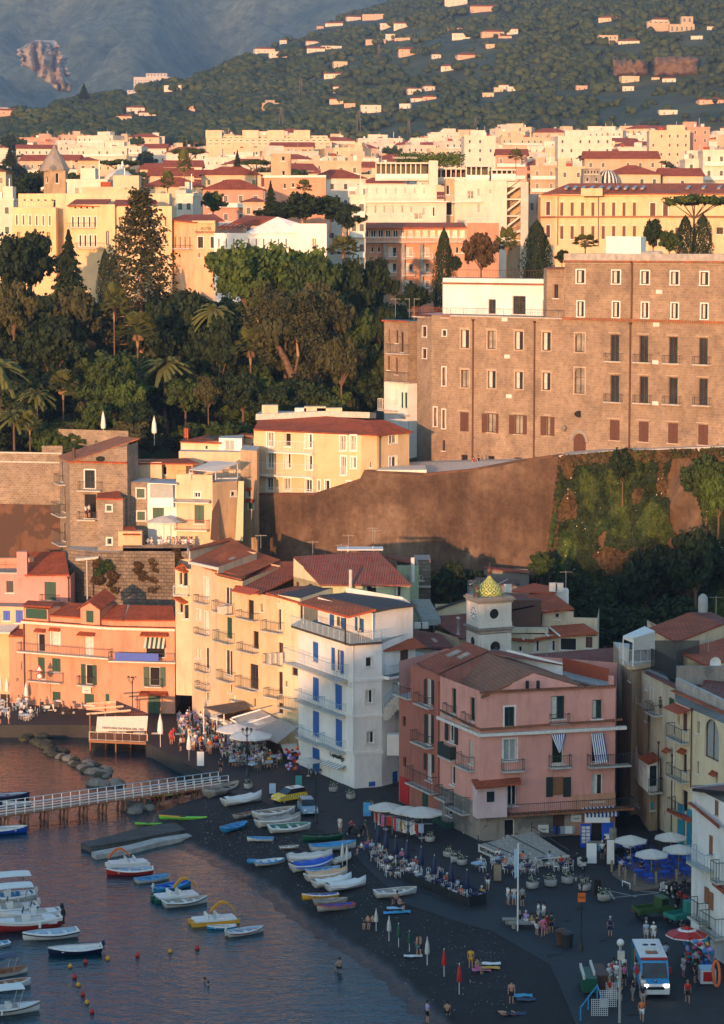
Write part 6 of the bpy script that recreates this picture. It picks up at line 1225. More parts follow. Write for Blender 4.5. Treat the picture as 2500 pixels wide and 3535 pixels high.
 A,B,C,D,E=V(-50,900,562),V(378,900,556),V(415,900,560),V(560,900,556),V(650,900,554);b.block([A,B],zat(100,905,559),40,'town_white',12,'roof_grey',wins=[wrow(-40,240,7,922,955,'l',0,.2)+[(305,928,326,970,'gkt'),(270,930,282,965,'z'),(232,955,272,985,'l')]]);b.block([V(-50,900,568),V(335,900,564)],zat(100,828,566),50,'town_white',12,'slab',wins=[wrow(-40,300,8,842,868,'z',0,.15)]);b.face(A,B,60,59.9,'town_white');b.bal_u(0,b.L+1,zat(100,905,559),1.2,1.2,'rail_white','white',.6)
 b.block([B+Vector((0,4,0)),C],zat(400,800,560),40,'sand_dark' if 0 else 'tan_render',10,None,wins=[[(365,905,405,965,'d'),(360,830,392,872,'d')]])
 b.block([C,D,E],zat(520,812,557),40,'town_white',14,'slab',wins=[[(470,855,500,892,'l'),(516,845,528,880,'z'),(516,910,528,955,'z')],[(570,850,580,870,'z')]])
 b.face(C,D,60,59.9,'town_white');b.bal(415,875,545,905,1.0,'rail_white','white',.6)
 F_,G_,H_=V(650,900,554.5),V(712,900,554),V(746,900,555);zt=zat(700,815,554);b.block([G_,H_],zt,36,'town_white',9,'slab');b.w.poly([(F_.x,F_.y+3,36),(G_.x,G_.y+3,36),(G_.x,G_.y+3,zt),(F_.x,F_.y+3,zt)],'tan_render');m=MB();m.obox((F_.x,F_.y,zt-1.2),(G_.x-F_.x,0,0),(0,3,0),(0,0,1.2),'town_white')
 m.build('lintel',b.root);m=MB()
 for i,(ya,yb)in enumerate(((875,835),(950,905),(1020,975),(1060,1040))):
  p,q=P(652,ya,554.4),P(710,yb,554.4);m.obox(p,q-p,(0,2,0),(0,0,.5),'town_white');m.obox(P(650,ya+22,554.2),(P(712,ya+22,554.2)-P(650,ya+22,554.2)),(0,2,0),(0,0,.3),'town_white');m.tube(p+Vector((0,-.05,1.3)),q+Vector((0,-.05,1.3)),.08,'iron',n=4)
 m.build('staircase',b.root);b.face(F_,H_,60,59.9,'town_white');txt('TERRAZZA VITTORIA',b.pd(680,818,-.4)+Vector((0,0,.5)),b.t,b.n,.6,'canvas',b.root)
 for x0,x1,y0,y1,Y in((60,300,735,800,570),(330,465,760,815,572),(465,570,748,805,568),(580,690,765,800,566)):
  m=MB();p,q=P(x0,y1,Y),P(x1,y1,Y);h=zat(x0,y0,Y)-p.z;m.obox((p.x,p.y,p.z-.5),(q.x-p.x,0,0),(0,7,0),(0,0,.5),'town_white');m.obox((p.x,p.y+6,p.z),(q.x-p.x,0,0),(0,.3,0),(0,0,h),'frame_brown' if x0==330 else 'glass');m.obox((p.x,p.y-.5,p.z+h),(q.x-p.x,0,0),(0,7,0),(0,0,.3),'town_white')
  for i in range(int((x1-x0)/22)):m.obox((p.x+i*22/1.3/15.2,p.y,p.z),(.25,0,0),(0,.25,0),(0,0,h),'town_white')
  m.obox((p.x,p.y-.05,p.z),(q.x-p.x,0,0),(0,.05,0),(0,0,1),'trim');m.build('roof_pavilion',b.root)
 m=MB();p=P(300,830,566);m.obox(p,(2,0,0),(0,5,0),(0,0,zat(300,720,566)-p.z),'town_white');m.build('lift_tower',b.root);b.done()
 cen=np.array([P(x,y,590)for x in range(170,440,14)for y in(705,728)]);C,Nn=clumps(cen,[1.3]*len(cen),60);tag(obj('hedge',qmesh('hedge',C,Nn,.5,['leaf_bright'])),'clipped green hedge on the terrace roof behind the white hotel','hedge');txt('TERRAZZA VITTORIA',P(192,708,585),(1,0,0),(0,-1,0),.6,'canvas_white',None,'roof_sign');tag(bpy.data.objects['roof_sign'],'white letters of a roof sign before the terrace hedge','sign')
 b=Bld('balcony_hotel','salmon hotel block with glazed top floor and stacked white balconies','hotel',P(0,1100,500),40);A,B,C=V(-90,1000,498),V(470,1000,494),V(615,1000,497);zt=zat(200,1025,496)
 b.block([A,B,C],zt,34,'salmon',12,'slab',wins=[wrow(0,465,14,1032,1065,'g',0,.7)+wrow(100,320,3,1108,1150,'gk',0,.5)+[(40,1108,50,1130,'d'),(70,1108,80,1130,'d'),(420,1108,432,1135,'d'),(445,1105,470,1135,'z')]+wrow(100,320,3,1180,1220,'gk',0,.5)+wrow(100,320,3,1255,1290,'gk',0,.5)],fm='trim')
 b.face(A,B,45,44.9,'salmon');b.bal(-80,1060,475,1085,1.2,'rail_white','slab',.5)
 for y in(1160,1235,1305):
  for x in(100,185,265):b.bal(x,y-24,x+55,y,1.1,'rail_white','slab',.4)
 b.roof([[P(-90,1022,496),P(470,1020,493.5),P(455,998,501),P(-90,998,503)]],'tile_orange');b.face(B,C,zat(540,1000,496),zt,'salmon')
 for x in(96,178,260,340):b.face(A,B,45,44.9,'salmon');m=MB();p=b.pd(x,1095,-1.1);m.obox((p.x,p.y,34),(.6,0,0),(0,1.1,0),(0,0,p.z-34),'grey_render');m.build('pillar',b.root)
 b.done()
 b=Bld('long_yellow_palace','long yellow palace with red roof and two rows of tall windows','palace',P(850,1100,560),40)
 A,B,C,D=V(802,900,556),V(868,900,552),V(1290,900,545),V(1750,900,548);zt=zat(868,872,552);Wn=[];
 for i in range(8):x=896+i*46.5;Wn+=[(x-7,908,x+7,968,'ch'),(x-7,1014,x+7,1072,'ch')]
 b.block([A,B,C,D],zt,36,'yellow',14,None,wins=[[(826,905,844,965,'ct'),(826,1010,844,1065,'ct')],Wn,[(1292,910,1316,975,'ct'),(1350,910,1372,975,'ct'),(1405,1020,1425,1070,'c'),(1590,1020,1620,1050,'g')]],sm='shutter_brown',fm='frame_brown');zc=zat(950,975,550)
 for p,q in((A,B),(B,C),(C,D)):b.face(p,q,45,44.9,'yellow');b.band(zc-.1,.4,.4,'wood');b.band(zt-.5,.5,.5,'yellow')
 b.face(B,C,45,44.9,'yellow');b.pipe(880,880,1100);b.pipe(1062,880,1100)
 b.roof([[P(800,872,555),P(870,874,551),P(1290,868,544),P(1760,872,547),P(1760,822,562),P(930,822,566)]],'tile_orange');m=MB()
 for x,y in[(915+i*38,843)for i in range(10)]+[(1460,842),(1530,842),(1600,842)]:m.prism([P(x-8,y+7,553),P(x+6,y+7,553),P(x+16,y-4,558),P(x+2,y-4,558)],(0,0,.3),'glass_lit')
 m.build('skylight',b.root);m=MB();m.box(P(1030,862,545.5),(4.6,.6,1.6),'yellow');m.build('parapet',b.root);b.block([V(745,900,570),V(805,900,568)],zat(780,870,569),36,'town_white',6,'slab',wins=[[(752,910,768,945,'g'),(782,910,796,945,'g')]]);b.done()
 b=Bld('striped_dome_church','church with a dark blue and white striped dome behind the palace','church',P(1070,820,640),56);b.block([V(992,800,640),V(1075,800,639)],zat(1030,785,640),54,'grey_render',8,None,wins=[[(1005,795,1015,815,'d'),(1045,795,1055,815,'d')]]);b.block([V(992,800,641),V(1068,800,641)],zat(1030,755,640),54,'bare_render',6,'slab',wins=[wrow(995,1065,5,765,780,'d',0,.5)]);c=P(1100,822,645);m=MB()
 for k in range(16):
  a0,a1=2*math.pi*k/16,2*math.pi*(k+.45)/16
  for(u0,u1,mt)in((a0,a1,'canvas_white'),(a1,2*math.pi*(k+1)/16,'bitumen')):
   pr=[(2.9*math.cos(q),3.4*math.sin(q))for q in[math.pi/2*j/6 for j in range(7)]]
   m.add([(c.x+r_*math.cos(u),c.y+r_*math.sin(u),c.z+z_)for r_,z_ in pr for u in(u0,u1)],[(2*j,2*j+1,2*j+3,2*j+2)for j in range(6)],mt)
 m.build('dome',b.root);b.done()
 fr(1);b=Bld('old_bell_tower','old stone bell tower with pyramid top at the left of the town','tower',P(245,850,560),46);A,B,C=V(197,800,560),V(225,800,557),V(294,800,558);b.block([A,B,C],zat(245,765,558),44,'tan_render',4.5,'slab',wins=[[(205,790,215,820,'da')],[(250,776,264,822,'da')]]);c=P(245,765,560);m=MB();m.lathe([(3.2,-.2),(3.3,.3),(2.3,2.2),(1.3,3.6),(.35,5.0),(.3,5.4),(.02,5.6)],(c.x,c.y,c.z),'grey_render',8,False);m.build('spire',b.root)
 m=MB();m.lathe([(.01,0),(.5,0),(.5,.1)],(0,0,0),'dark_inside',10);b.done()
 b=Bld('orange_bell_tower','orange church front with square two stage bell tower','church',P(1260,830,580),46);b.block([V(1216,700,578),V(1304,700,577)],zat(1260,688,577),44,'tan_render',5,'slab',wins=[[(1262,700,1278,722,'da'),(1264,765,1278,786,'da')]]);b.block([V(1186,820,575),V(1462,820,572)],zat(1300,795,574),44,'salmon',8,'slab',wins=[[(1272,822,1282,845,'d'),(1308,820,1320,840,'d'),(1200,860,1212,870,'d')]]);b.face(V(1186,820,575),V(1462,820,572),50,49.9,'salmon');b.band(zat(1300,797,574),.5,.4,'trim');b.done()
 b=Bld('dome_church','small white domed church with a statue on top','church',P(530,800,600),50);c=P(535,800,602);m=MB();m.lathe([(3.6,-2),(3.6,0),(3.1,.9),(2,1.7),(.8,2.1),(.5,2.3),(.5,3.2),(.02,3.3)],(c.x,c.y,c.z),'town_white',14);m.build('dome',b.root);m=MB();c=P(550,780,602);m.lathe([(.35,0),(.5,.3),(.4,1.2),(.45,2.0),(.2,2.5),(.22,2.8),(.02,3.05)],(c.x,c.y,c.z),'white',8);m.build('statue',b.root);b.done()
 b=Bld('terrace_block','long cream stepped apartment block at the foot of the hill','apartment block',P(1200,660,1250),90)
 for i,(x0,x1,y0)in enumerate(((925,1488,640),(928,1480,625),(940,1470,612))):b.block([V(x0,640,1250+i*6),V(x1,640,1250+i*6)],zat(1200,y0-4,1250+i*6),85,'cream',8,'slab',wins=[wrow(x0+5,x1-5,20,y0+2,y0+9,'g',0,.5)])
 for x in(960,1125,1240,1355):m=MB();m.box(P(x,603,1262),(8,5,4),'cream');m.build('roof_housing',b.root)
 b.done()
 for x0,x1,ye,Y,ci,rk,lb in((675,870,790,640,1,'gable','long red roofed convent wing'),(905,1170,785,650,1,'hip','wide red roofed convent block with skylights'),(640,910,838,560,1,'hip','yellow house with grey shutters and mansard roof'),(912,1180,850,545,4,'hip','pink house with two red roofs'),(300,480,815,520,0,'flat','cream roof house behind the grand hotel'),(370,620,850,510,1,'flat','long yellow hotel annexe'),(790,865,880,500,0,'flat','tall cream stair tower'),(1090,1190,905,520,2,'hip','small peach house with awning'),(-60,25,770,560,1,'hip','peach house cut by the left edge'),(350,440,720,620,2,'hip','peach roofed house among trees'),(-60,60,900,500,0,'flat','white house at the left edge behind trees'),(1560,1640,1045,480,0,'flat','white terrace house with parasol'),(1570,1640,885,470,0,'flat','red flowered white balcony house'),(1400,1640,800,610,0,'hip','dark roofed house with white awnings'),(1440,1620,730,640,2,'flat','peach corner house beneath the bell tower')):
  p=P((x0+x1)/2,ye,Y);w=(x1-x0)/1.2992/FP*Y;zb=hill(p.x/Y,Y)-2;town(p.x,Y,zb,w,11,p.z-zb,R.uniform(-.1,.15),ci,rk,lb+' in the old town',name='town_house')
 fr(2)
 for x0,x1,ye,Y,ci,rk,lb in((1115,1340,782,650,1,'hip','yellow house with red hip roof behind the palace'),(1345,1530,790,655,1,'gable','yellow house with two gables'),(1450,1560,720,690,0,'flat','white house with bell gable'),(1530,1640,680,680,0,'flat','tall white church tower house'),(880,1000,755,700,1,'flat','yellow house beside scaffolding'),(755,880,750,720,3,'flat','scaffolded stone house'),(1000,1330,712,760,3,'gable','long brown roofed hall'),(600,740,695,800,4,'gable','pink gabled house'),(460,600,615,1000,0,'flat','white rounded apartment house'),(880,1120,615,1000,0,'flat','large white apartment house'),(1290,1470,590,1050,1,'flat','balconied cream apartment house'),(1430,1560,575,1060,4,'flat','red brick apartment house')):
  p=P((x0+x1)/2,ye,Y);w=(x1-x0)/1.2992/FP*Y;zb=hill(p.x/Y,Y)-2;town(p.x,Y,zb,w,12,p.z-zb,R.uniform(-.1,.1),ci,rk,lb+' in the town')
 fr(0)
 for k,x,yt,yb,w,Y in(('u',415,545,640,175,690),('u',655,505,610,130,820),('u',885,545,640,105,650),('d',60,600,760,190,600),('d',10,560,740,120,640),('s',35,505,580,70,900),('f',580,590,740,50,540),('f',637,515,720,48,600),('f',1781,515,610,52,780),('m',270,590,700,150,620),('d',180,560,690,160,640),('p',460,590,680,75,600),('m',380,620,720,110,590),('m',735,655,760,100,520),('s',935,625,780,90,500),('d',1050,660,800,200,490),('d',960,690,800,160,500),('d',1140,670,800,130,495),('s',820,518,590,45,800),('m',2010,535,560,40,900),('d',1200,700,830,120,470),('s',290,288,345,55,1900),('d',110,590,700,120,610),('f',1050,620,720,55,540)):
  plant(k,x,yt,yb,w,Y,'among the old town roofs')
named()
# ================= HILL
def onhill(x,y):
 lo=1600;u=(x-1250)/FP
 while lo<5000:
  if topx((u*lo,lo,hill(u,lo)))[1]<=y:break
  lo+=12
 return Vector((u*lo,lo,hill(u,lo)))
HS={1:[(195,488,90,25),(230,448,50,10),(25,505,60,26),(55,530,80,20),(120,478,60,14),(562,540,80,22),(620,500,80,22),(672,522,75,22),(855,500,60,15),(850,350,42,20),(785,412,80,26),(1195,240,90,26),(1253,258,78,20),(1275,198,32,20),(1355,157,50,15),(1390,130,45,20),(1500,118,80,18),(1420,235,80,22),(1490,222,90,16),(1590,95,60,22),(1408,198,60,14),(1530,300,60,28),(1525,358,140,26),(1525,424,60,28),(1510,470,62,32),(1570,488,50,22),(240,640,30,20),(1440,130,30,12)],2:[(415,22,100,26),(535,55,115,32),(50,92,100,30),(110,125,60,22),(175,132,70,26),(60,202,90,20),(125,178,42,24),(178,188,70,18),(208,252,90,36),(410,150,70,14),(438,168,80,12),(580,175,100,34),(632,180,60,12),(665,152,50,14),(470,268,95,26),(580,222,60,12),(330,262,40,12),(390,320,80,20),(235,432,60,34),(300,414,50,28),(250,462,70,24),(300,452,60,26),(190,488,50,28),(40,510,90,42),(560,444,50,28),(605,422,40,24),(628,398,45,24),(685,417,80,14),(1180,200,95,22),(1330,108,100,16),(1190,385,80,38),(1300,370,35,14),(1360,372,60,26),(1180,415,50,20),(975,405,50,12),(1550,468,110,22),(1360,514,80,22),(1090,98,90,10),(1540,140,30,22),(1480,182,52,12)]}
for fi in HS:
 fr(fi)
 for i,(x,y,w,h)in enumerate(HS[fi]):
  sx_,sy_=px(x,y);p=onhill(sx_,sy_);s=p.y/FP/1.2992;ci=R.choice((0,0,0,1,2));town(p.x,p.y,p.z-1.0,w*s,min(10,w*s*.6),max(3.5,h*s*.9),R.uniform(-.3,.3),ci,R.choice(('flat','flat','hip','gable')),f"{TW[ci][0]} villa {('low', 'halfway up', 'high')[0 if sy_ > 300 else (1 if sy_ > 130 else 2)]} on the wooded hill",fl=max(1,min(3,int(h*s/3.2))),pent=False,name='hill_villa',nw=max(2,min(6,int(w*s/5))))['group']='villas on the wooded hill'
fr(1);
def hillbig(name,lab,parts,mt):
 sx_,sy_=px(parts[0][0],parts[0][3]);p=onhill(sx_,sy_);b=Bld(name,lab,'building',p,p.z-3)
 for k,(x0,x1,y0,y1,n,y2)in enumerate(parts):
  A,B=V(x0,y1,p.y+k*3),V(x1,y1,p.y+k*3);b.block([A,B],zat(x0,y0,p.y),p.z-6,mt,10,'slab',wins=[wrow(x0+3,x1-3,n,y0+(y1-y0)*.12+j*(y1-y0)/y2,y0+(y1-y0)*.12+(j+.55)*(y1-y0)/y2,'g',0,.4)for j in range(1)]if 0 else[sum([wrow(x0+3,x1-3,n,y0+(j+.25)*(y1-y0)/y2,y0+(j+.75)*(y1-y0)/y2,'g',0,.4)for j in range(y2)],[])])
 b.done()
hillbig('hilltop_hotel','large white stepped hotel on the crest of the left hill',[(600,780,362,405,14,2),(600,770,345,400,12,1),(655,750,328,345,6,1),(570,745,403,418,10,1),(445,540,418,428,6,1)],'town_white')
hillbig('brown_castle','brown square castle house low on the wooded hill',[(1155,1250,482,512,5,1),(1175,1250,460,484,4,1),(1190,1232,447,462,2,1)],'tan_render')
fr(2);hillbig('pink_castle','pinkish crenellated castle house high on the right hill',[(1062,1148,158,205,4,2),(1012,1065,205,218,3,1),(1148,1230,192,208,4,1)],'town_peach');hillbig('hill_monastery','old monastery with square tower at the top right of the hill',[(1378,1492,108,150,5,1),(1432,1485,72,110,2,1),(1280,1380,93,108,4,1)],'town_sand')
def pylon(x,y0,y1):
 sx_,sy_=px(x,y1);p=onhill(sx_,min(sy_,492));h=(y1-y0)/1.2992/FP*p.y;m=MB()
 for i,j in((-1,-1),(1,-1),(1,1),(-1,1)):m.tube((p.x+i*h*.09,p.y+j*h*.09,p.z),(p.x+i*.3,p.y+j*.3,p.z+h),.35,'iron',n=4)
 for k in range(6):z=p.z+h*k/6;w=h*.09*(1-k/6.5);m.tube((p.x-w,p.y-w,z),(p.x+w*.85,p.y-w*.85,z+h/6),.22,'iron',n=3);m.tube((p.x+w,p.y-w,z),(p.x-w*.85,p.y-w*.85,z+h/6),.22,'iron',n=3)
 for k in(.7,.83,.95):m.tube((p.x-h*.11,p.y,p.z+h*k),(p.x+h*.11,p.y,p.z+h*k),.25,'iron',n=4)
 tag(m.build('pylon',uv=False),'steel lattice power pylon standing on the wooded hill','pylon','power pylons on the hill')
fr(1);pylon(1265,485,598);pylon(1610,508,630);pylon(1352,360,440);fr(2);pylon(208,545,605);pylon(503,535,590);pylon(75,200,270);fr(0)
for(x0,x1,y0,y1)in((2115,2240,205,268),(2255,2415,195,268)):
 rows=[]
 for j in range(16):
  r_=[]
  for i in range(26):
   x=x0+(x1-x0)*i/25+6*noise.noise((i*.6,j*.5,x0));y=y0+(y1-y0)*j/15+(14*(1-j/15)+4)*noise.noise((i*.5,j*.2,x0));e=min(i,25-i,j,15-j)/4;p=onhill(x0+(x1-x0)*.5,y1);r_.append(P(x,y,p.y+(60 if e<.01 else-8*min(1,e)-5*fbm(i*.3,j*.2))))
  rows.append(r_)
 grid('hill_rock',rows,'rock')
import bmesh
bm=bmesh.new();bmesh.ops.create_icosphere(bm,subdivisions=2,radius=1);iv=np.array([v.co[:]for v in bm.verts]);fc=np.array([[v.index for v in f.verts]for f in bm.faces]);bm.free()
def forest(pts,rad,name,mats,mi):
 n_=len(pts);k=len(iv);jit=rng.uniform(.5,1.4,(n_,k,1));Vv=iv[None]*jit*rad[:,None,None]*np.array([1,1,.8]);Vv=Vv+pts[:,None,:];F_=(fc[None]+(np.arange(n_)*k)[:,None,None]).reshape(-1,3)
 me=bpy.data.meshes.new(name);me.vertices.add(n_*k);me.vertices.foreach_set('co',Vv.ravel());nf=len(F_);me.loops.add(nf*3);me.loops.foreach_set('vertex_index',F_.ravel());me.polygons.add(nf);me.polygons.foreach_set('loop_start',np.arange(nf)*3);me.polygons.foreach_set('loop_total',np.full(nf,3))
 for m_ in mats:me.materials.append(MT[m_])
 me.polygons.foreach_set('material_index',np.repeat(mi,len(fc)));me.update(calc_edges=True);return obj(name,me)
pts=[];rad=[];mi=[]
BX=[(*[FRS[f][i]+v/1.2992 for i,v in((0,x),(1,y))],w/1.2992,h/1.2992)for f in HS for x,y,w,h in HS[f]]+[(530,320,150,75),(925,392,80,60),(2100,160,140,50),(2345,112,140,70),(2260,265,300,50)]
for t in range(26000):
 x=R.uniform(-60,2560);u=(x-1250)/FP;rd=interp(x,RX,RD);a=R.random()**.8;Y=1570+(min(rd,4000)-1570)*a;z=hill(u,Y)
 sx_,sy_=topx((u*Y,Y,z))
 if sy_<-30:continue
 r_=R.uniform(1.3,4.6)*(1+.4*noise.noise((u*60,Y*.01,3)))
 if any(abs(x-b_[0])<b_[2]*.55+r_*FP/Y and-4<sy_-b_[1]<22 for b_ in BX):continue
 if noise.noise((u*Y*.008,Y*.004,7))>.22 and R.random()<.75:continue
 pts.append((u*Y,Y,z+r_*.5));rad.append(r_);mi.append((R.choices((0,1,2),(6,2,.7))if noise.noise((u*Y*.004,Y*.003,2))<.1 else R.choices((0,1,2),(1,2,5)))[0])
leafm('hill_dark',(.016,.03,.012),(.045,.065,.022),.02);leafm('hill_green',(.025,.045,.014),(.08,.095,.03),.02)
o=forest(np.array(pts),np.array(rad),'forest',['olive','hill_dark','hill_green'],np.array(mi));tag(o,'wooded hill of olive and oak crowns behind the town','forest');struct(o,'stuff')
# ================= HARBOUR OBJECTS
flat('sea_blue',(.04,.3,.6),.45,.2);flat('hull_red',(.4,.03,.02),.45);flat('navy',(.01,.02,.07),.5);flat('hull_green',(.01,.09,.05),.5);flat('gold',(.7,.35,.02),.5);flat('orange',(.75,.16,.03),.5);flat('lime',(.2,.6,.05),.45);flat('worn',(.35,.32,.28),.9,.35,4);flat('boat_white',(.74,.74,.72),.4,.1,3);flat('skin',(.5,.27,.18),.6);flat('hair_dark',(.03,.02,.015),.8);flat('hair_fair',(.3,.2,.1),.8);flat('hair_grey',(.55,.55,.55),.8);flat('rubber',(.015,.015,.015),.8);flat('wicker',(.3,.22,.14),.8);flat('paint_silverblue',(.22,.36,.48),.3,.05);flat('paint_yellow',(.75,.55,.03),.3,.05);flat('pale_blue',(.35,.5,.65),.7);flat('pinkish',(.6,.15,.3),.7);flat('teal',(.02,.25,.25),.6);flat('lilac',(.4,.35,.65),.7);flat('bluegreen_paint',(.03,.22,.18),.5);flat('check',(.05,.1,.03),.5)
flat('boulder',(.2,.185,.16),.95,.45,.8,bm=.8);flat('boulder_dark',(.05,.05,.03),.9,.5,1,bm=.8)
emit('lamp_on',(1,.93,.8),2)
def toward(a,b):return math.atan2(b.y-a.y,b.x-a.x)
def hull(Wd,Hd,hm,im,rim,deck=0,pointed=False):
 """unit length hull, bow +x"""
 st=[]
 for i in range(11):
  t=i/10;w=Wd/2*(min(1,.72+.9*t)if not pointed else math.sin(math.pi*min(.5,t*.9+.04)))*(1-max(0,(t-.45)/.55)**2.3);z=Hd*(1+.35*abs(t-.4)**1.6*2);st.append((t-.5,max(.003,w),z))
 h=MB();vs=[]
 for x,w,z in st:vs+=[(x,-w,z),(x*.98,-w*.82,z*.4),(x*.93,-w*.1,0),(x*.93,w*.1,0),(x*.98,w*.82,z*.4),(x,w,z)]
 h.add(vs,[(i*6+j,i*6+j+1,i*6+j+7,i*6+j+6)for i in range(10)for j in range(5)]+[tuple(range(6))[::-1]],hm,True)
 n=MB();vs=[]
 for x,w,z in st:vs+=[(x*.97,-w*.9,z),(x*.93,-w*.7,z*.45),(x*.93,w*.7,z*.45),(x*.97,w*.9,z)]
 n.add(vs,[(i*4+j+1,i*4+j,i*4+j+4,i*4+j+5)for i in range(10)for j in range(3)],im)
 g=MB()
 for s in(-1,1):
  for i in range(10):a,b_=st[i],st[i+1];g.add([(a[0],s*a[1],a[2]+.008),(b_[0],s*b_[1],b_[2]+.008),(b_[0]*.96,s*b_[1]*.84,b_[2]+.008),(a[0]*.96,s*a[1]*.84,a[2]+.008),(a[0],s*a[1]*1.03,a[2]-.012),(b_[0],s*b_[1]*1.03,b_[2]-.012)],[(0,1,2,3)if s<0 else(3,2,1,0),(4,5,1,0)if s<0 else(0,1,5,4)],rim)
 g.box((-.49,0,st[0][2]),(.03,st[0][1]*2,.02),rim)
 return h,n,g,st
def outboard(par,x,z,mt='black',s=.62):
 m=MB();m.box((x-.05*s,0,z+.03*s),(.09*s,.06*s,.08*s),mt);m.lathe([(.035*s,0),(.045*s,.03*s),(.035*s,.06*s),(.01,.07*s)],(x-.05*s,0,z+.06*s),mt,8);m.box((x-.06*s,0,z-.08*s),(.03*s,.025*s,.16*s),mt);m.build('outboard_motor',par)
def boat(kind,a,b_,lab,hm='boat_white',im='sea_blue',rim='boat_white',z=.12,wr=.41,motor=None,tilt=0,grp=None,cov='canvas',stripe=None,cnp=None,name=None):
 """a = stern pixel, b = bow pixel"""
 land=z is None
 A,B=(GB(*a),GB(*b_))if land else(G(*a,z+.25),G(*b_,z+.25));L=(Vector((B.x,B.y,0))-Vector((A.x,A.y,0))).length;c=(A+B)/2;c.z=(gz(c.x,c.y)+.02)if land else-.16
 r=thing(name or{'kayak':'kayak','pedalo':'pedal_boat','motor':'motor_boat','cover':'covered_boat'}.get(kind,'rowing_boat'),lab,'kayak' if kind=='kayak' else('pedal boat' if kind=='pedalo' else 'boat'),(0,0,0),grp or('boats pulled up on the beach' if land else 'boats moored in the harbour'))
 if kind=='kayak':
  h,n,g,st=hull(.14,.06,hm,im,hm,pointed=True);h.build('hull',r);m=MB()
  for i in range(10):p,q=st[i],st[i+1];m.add([(p[0],-p[1],p[2]),(q[0],-q[1],q[2]),(q[0],0,q[2]+.02),(p[0],0,p[2]+.02),(q[0],q[1],q[2]),(p[0],p[1],p[2])],[(0,1,2,3),(3,2,4,5)],im if i>4 else hm)
  m.box((0,0,.075),(.12,.07,.02),'black');m.build('deck',r)
 elif kind=='pedalo':
  for s in(-1,1):
   m=MB();vs=[(x,s*.13+k*.06,zz)for x,w in((-.5,1),(.35,1),(.5,.4))for k,zz in((-w,.0),(w,.0),(w,.11),(-w,.11))]
   m.add(vs,[(0,1,5,4),(1,2,6,5),(2,3,7,6),(3,0,4,7),(4,5,9,8),(5,6,10,9),(6,7,11,10),(7,4,8,11),(3,2,1,0),(8,9,10,11)],hm);m.build('float',r)
  m=MB();m.box((0,0,.12),(.86,.4,.03),'boat_white');m.build('deck',r)
  for x in(-.1,.1):
   for s in(-.09,.09):m=MB();m.box((x,s,.145),(.12,.14,.03),'boat_white');m.box((x-.06,s,.18),(.03,.14,.09),'boat_white');m.build('seat',r)
  if im:
   m=MB();pr=None
   for i in range(9):q=i/8;p=(.05+.4*q-.0,0,.15+.26*math.sin(math.pi*min(1,q*1.25+.2*(q<.05)))**1.0*(1-q*.4));
   P_=[(-.05+.5*i/8,.15+.24*math.sin(math.pi*(.12+.8*i/8)))for i in range(9)]
   for i in range(8):(x0,z0),(x1,z1)=P_[i],P_[i+1];m.add([(x0,-.06,z0),(x1,-.06,z1),(x1,.06,z1),(x0,.06,z0),(x0,-.07,z0+.03),(x1,-.07,z1+.03),(x0,.07,z0+.03),(x1,.07,z1+.03)],[(0,1,2,3),(4,5,1,0),(3,2,7,6),(3,2,1,0)],im)
   m.build('slide',r)
 else:
  h,n,g,st=hull(wr,.12 if kind!='motor' else.13,hm,im,rim);ho=h.build('hull',r);n.build('interior',r);g.build('gunwale',r)
  if stripe:
   m=MB()
   for s in(-1,1):
    for i in range(10):p,q=st[i],st[i+1];m.add([(p[0],s*p[1]*1.01,p[2]-.015),(q[0],s*q[1]*1.01+s*.001,q[2]-.015),(q[0],s*q[1]*.985,q[2]-.035),(p[0],s*p[1]*.985,p[2]-.035)],[(0,1,2,3)if s>0 else(3,2,1,0)],stripe)
   m.build('stripe',r)
  if kind=='cover':
   m=MB();vs=[]
   for i,(x,w,zz)in enumerate(st):k=R.uniform(.0,.02);vs+=[(x*1.01,-w*1.06,zz-.03-k),(x,-w*.9,zz+.015),(x,0,zz+.05+.02*math.sin(i*2.1)),(x,w*.9,zz+.015),(x*1.01,w*1.06,zz-.03-k)]
   m.add(vs,[(i*5+j,i*5+j+5,i*5+j+6,i*5+j+1)for i in range(10)for j in range(4)][::1],cov,True);m.build('cover',r)
  else:
   for x in((-.28,0,.22)if kind=='row' else(-.32,)):m=MB();w=st[int((x+.5)*10)][1];m.box((x,0,.095),(.07,w*1.75,.015),rim);m.build('thwart',r)
   if kind=='row' and R.random()<.6:m=MB();m.tube((-.3,.05,.125),(.3,-.06,.135),.006,'wood',n=5);m.box((.3,-.06,.135),(.12,.03,.006),'wood',-.15);m.build('oar',r)
  if kind=='motor':
   m=MB();w=st[7][1];m.add([(.1,-st[6][1],st[6][2]),(.47,-.01,st[9][2]+.01),(.47,.01,st[9][2]+.01),(.1,st[6][1],st[6][2]),(.1,0,st[6][2]+.03)],[(0,1,2,4),(4,2,3)],'boat_white');m.build('foredeck',r);m=MB();m.box((-.05,0,.15),(.1,.12,.12),'boat_white');m.add([(0,-.06,.2),(0,.06,.2),(-.03,.05,.28),(-.03,-.05,.28)],[(0,1,2,3)],'glass');m.build('console',r);m=MB();m.box((-.35,0,.12),(.16,.24,.06),'boat_white');m.build('seat',r)
   for s in(-1,1):m=MB();m.tube((-.2,s*.18,.14),(-.2,s*.18,.07),.018,'white',n=6);m.build('fender',r)
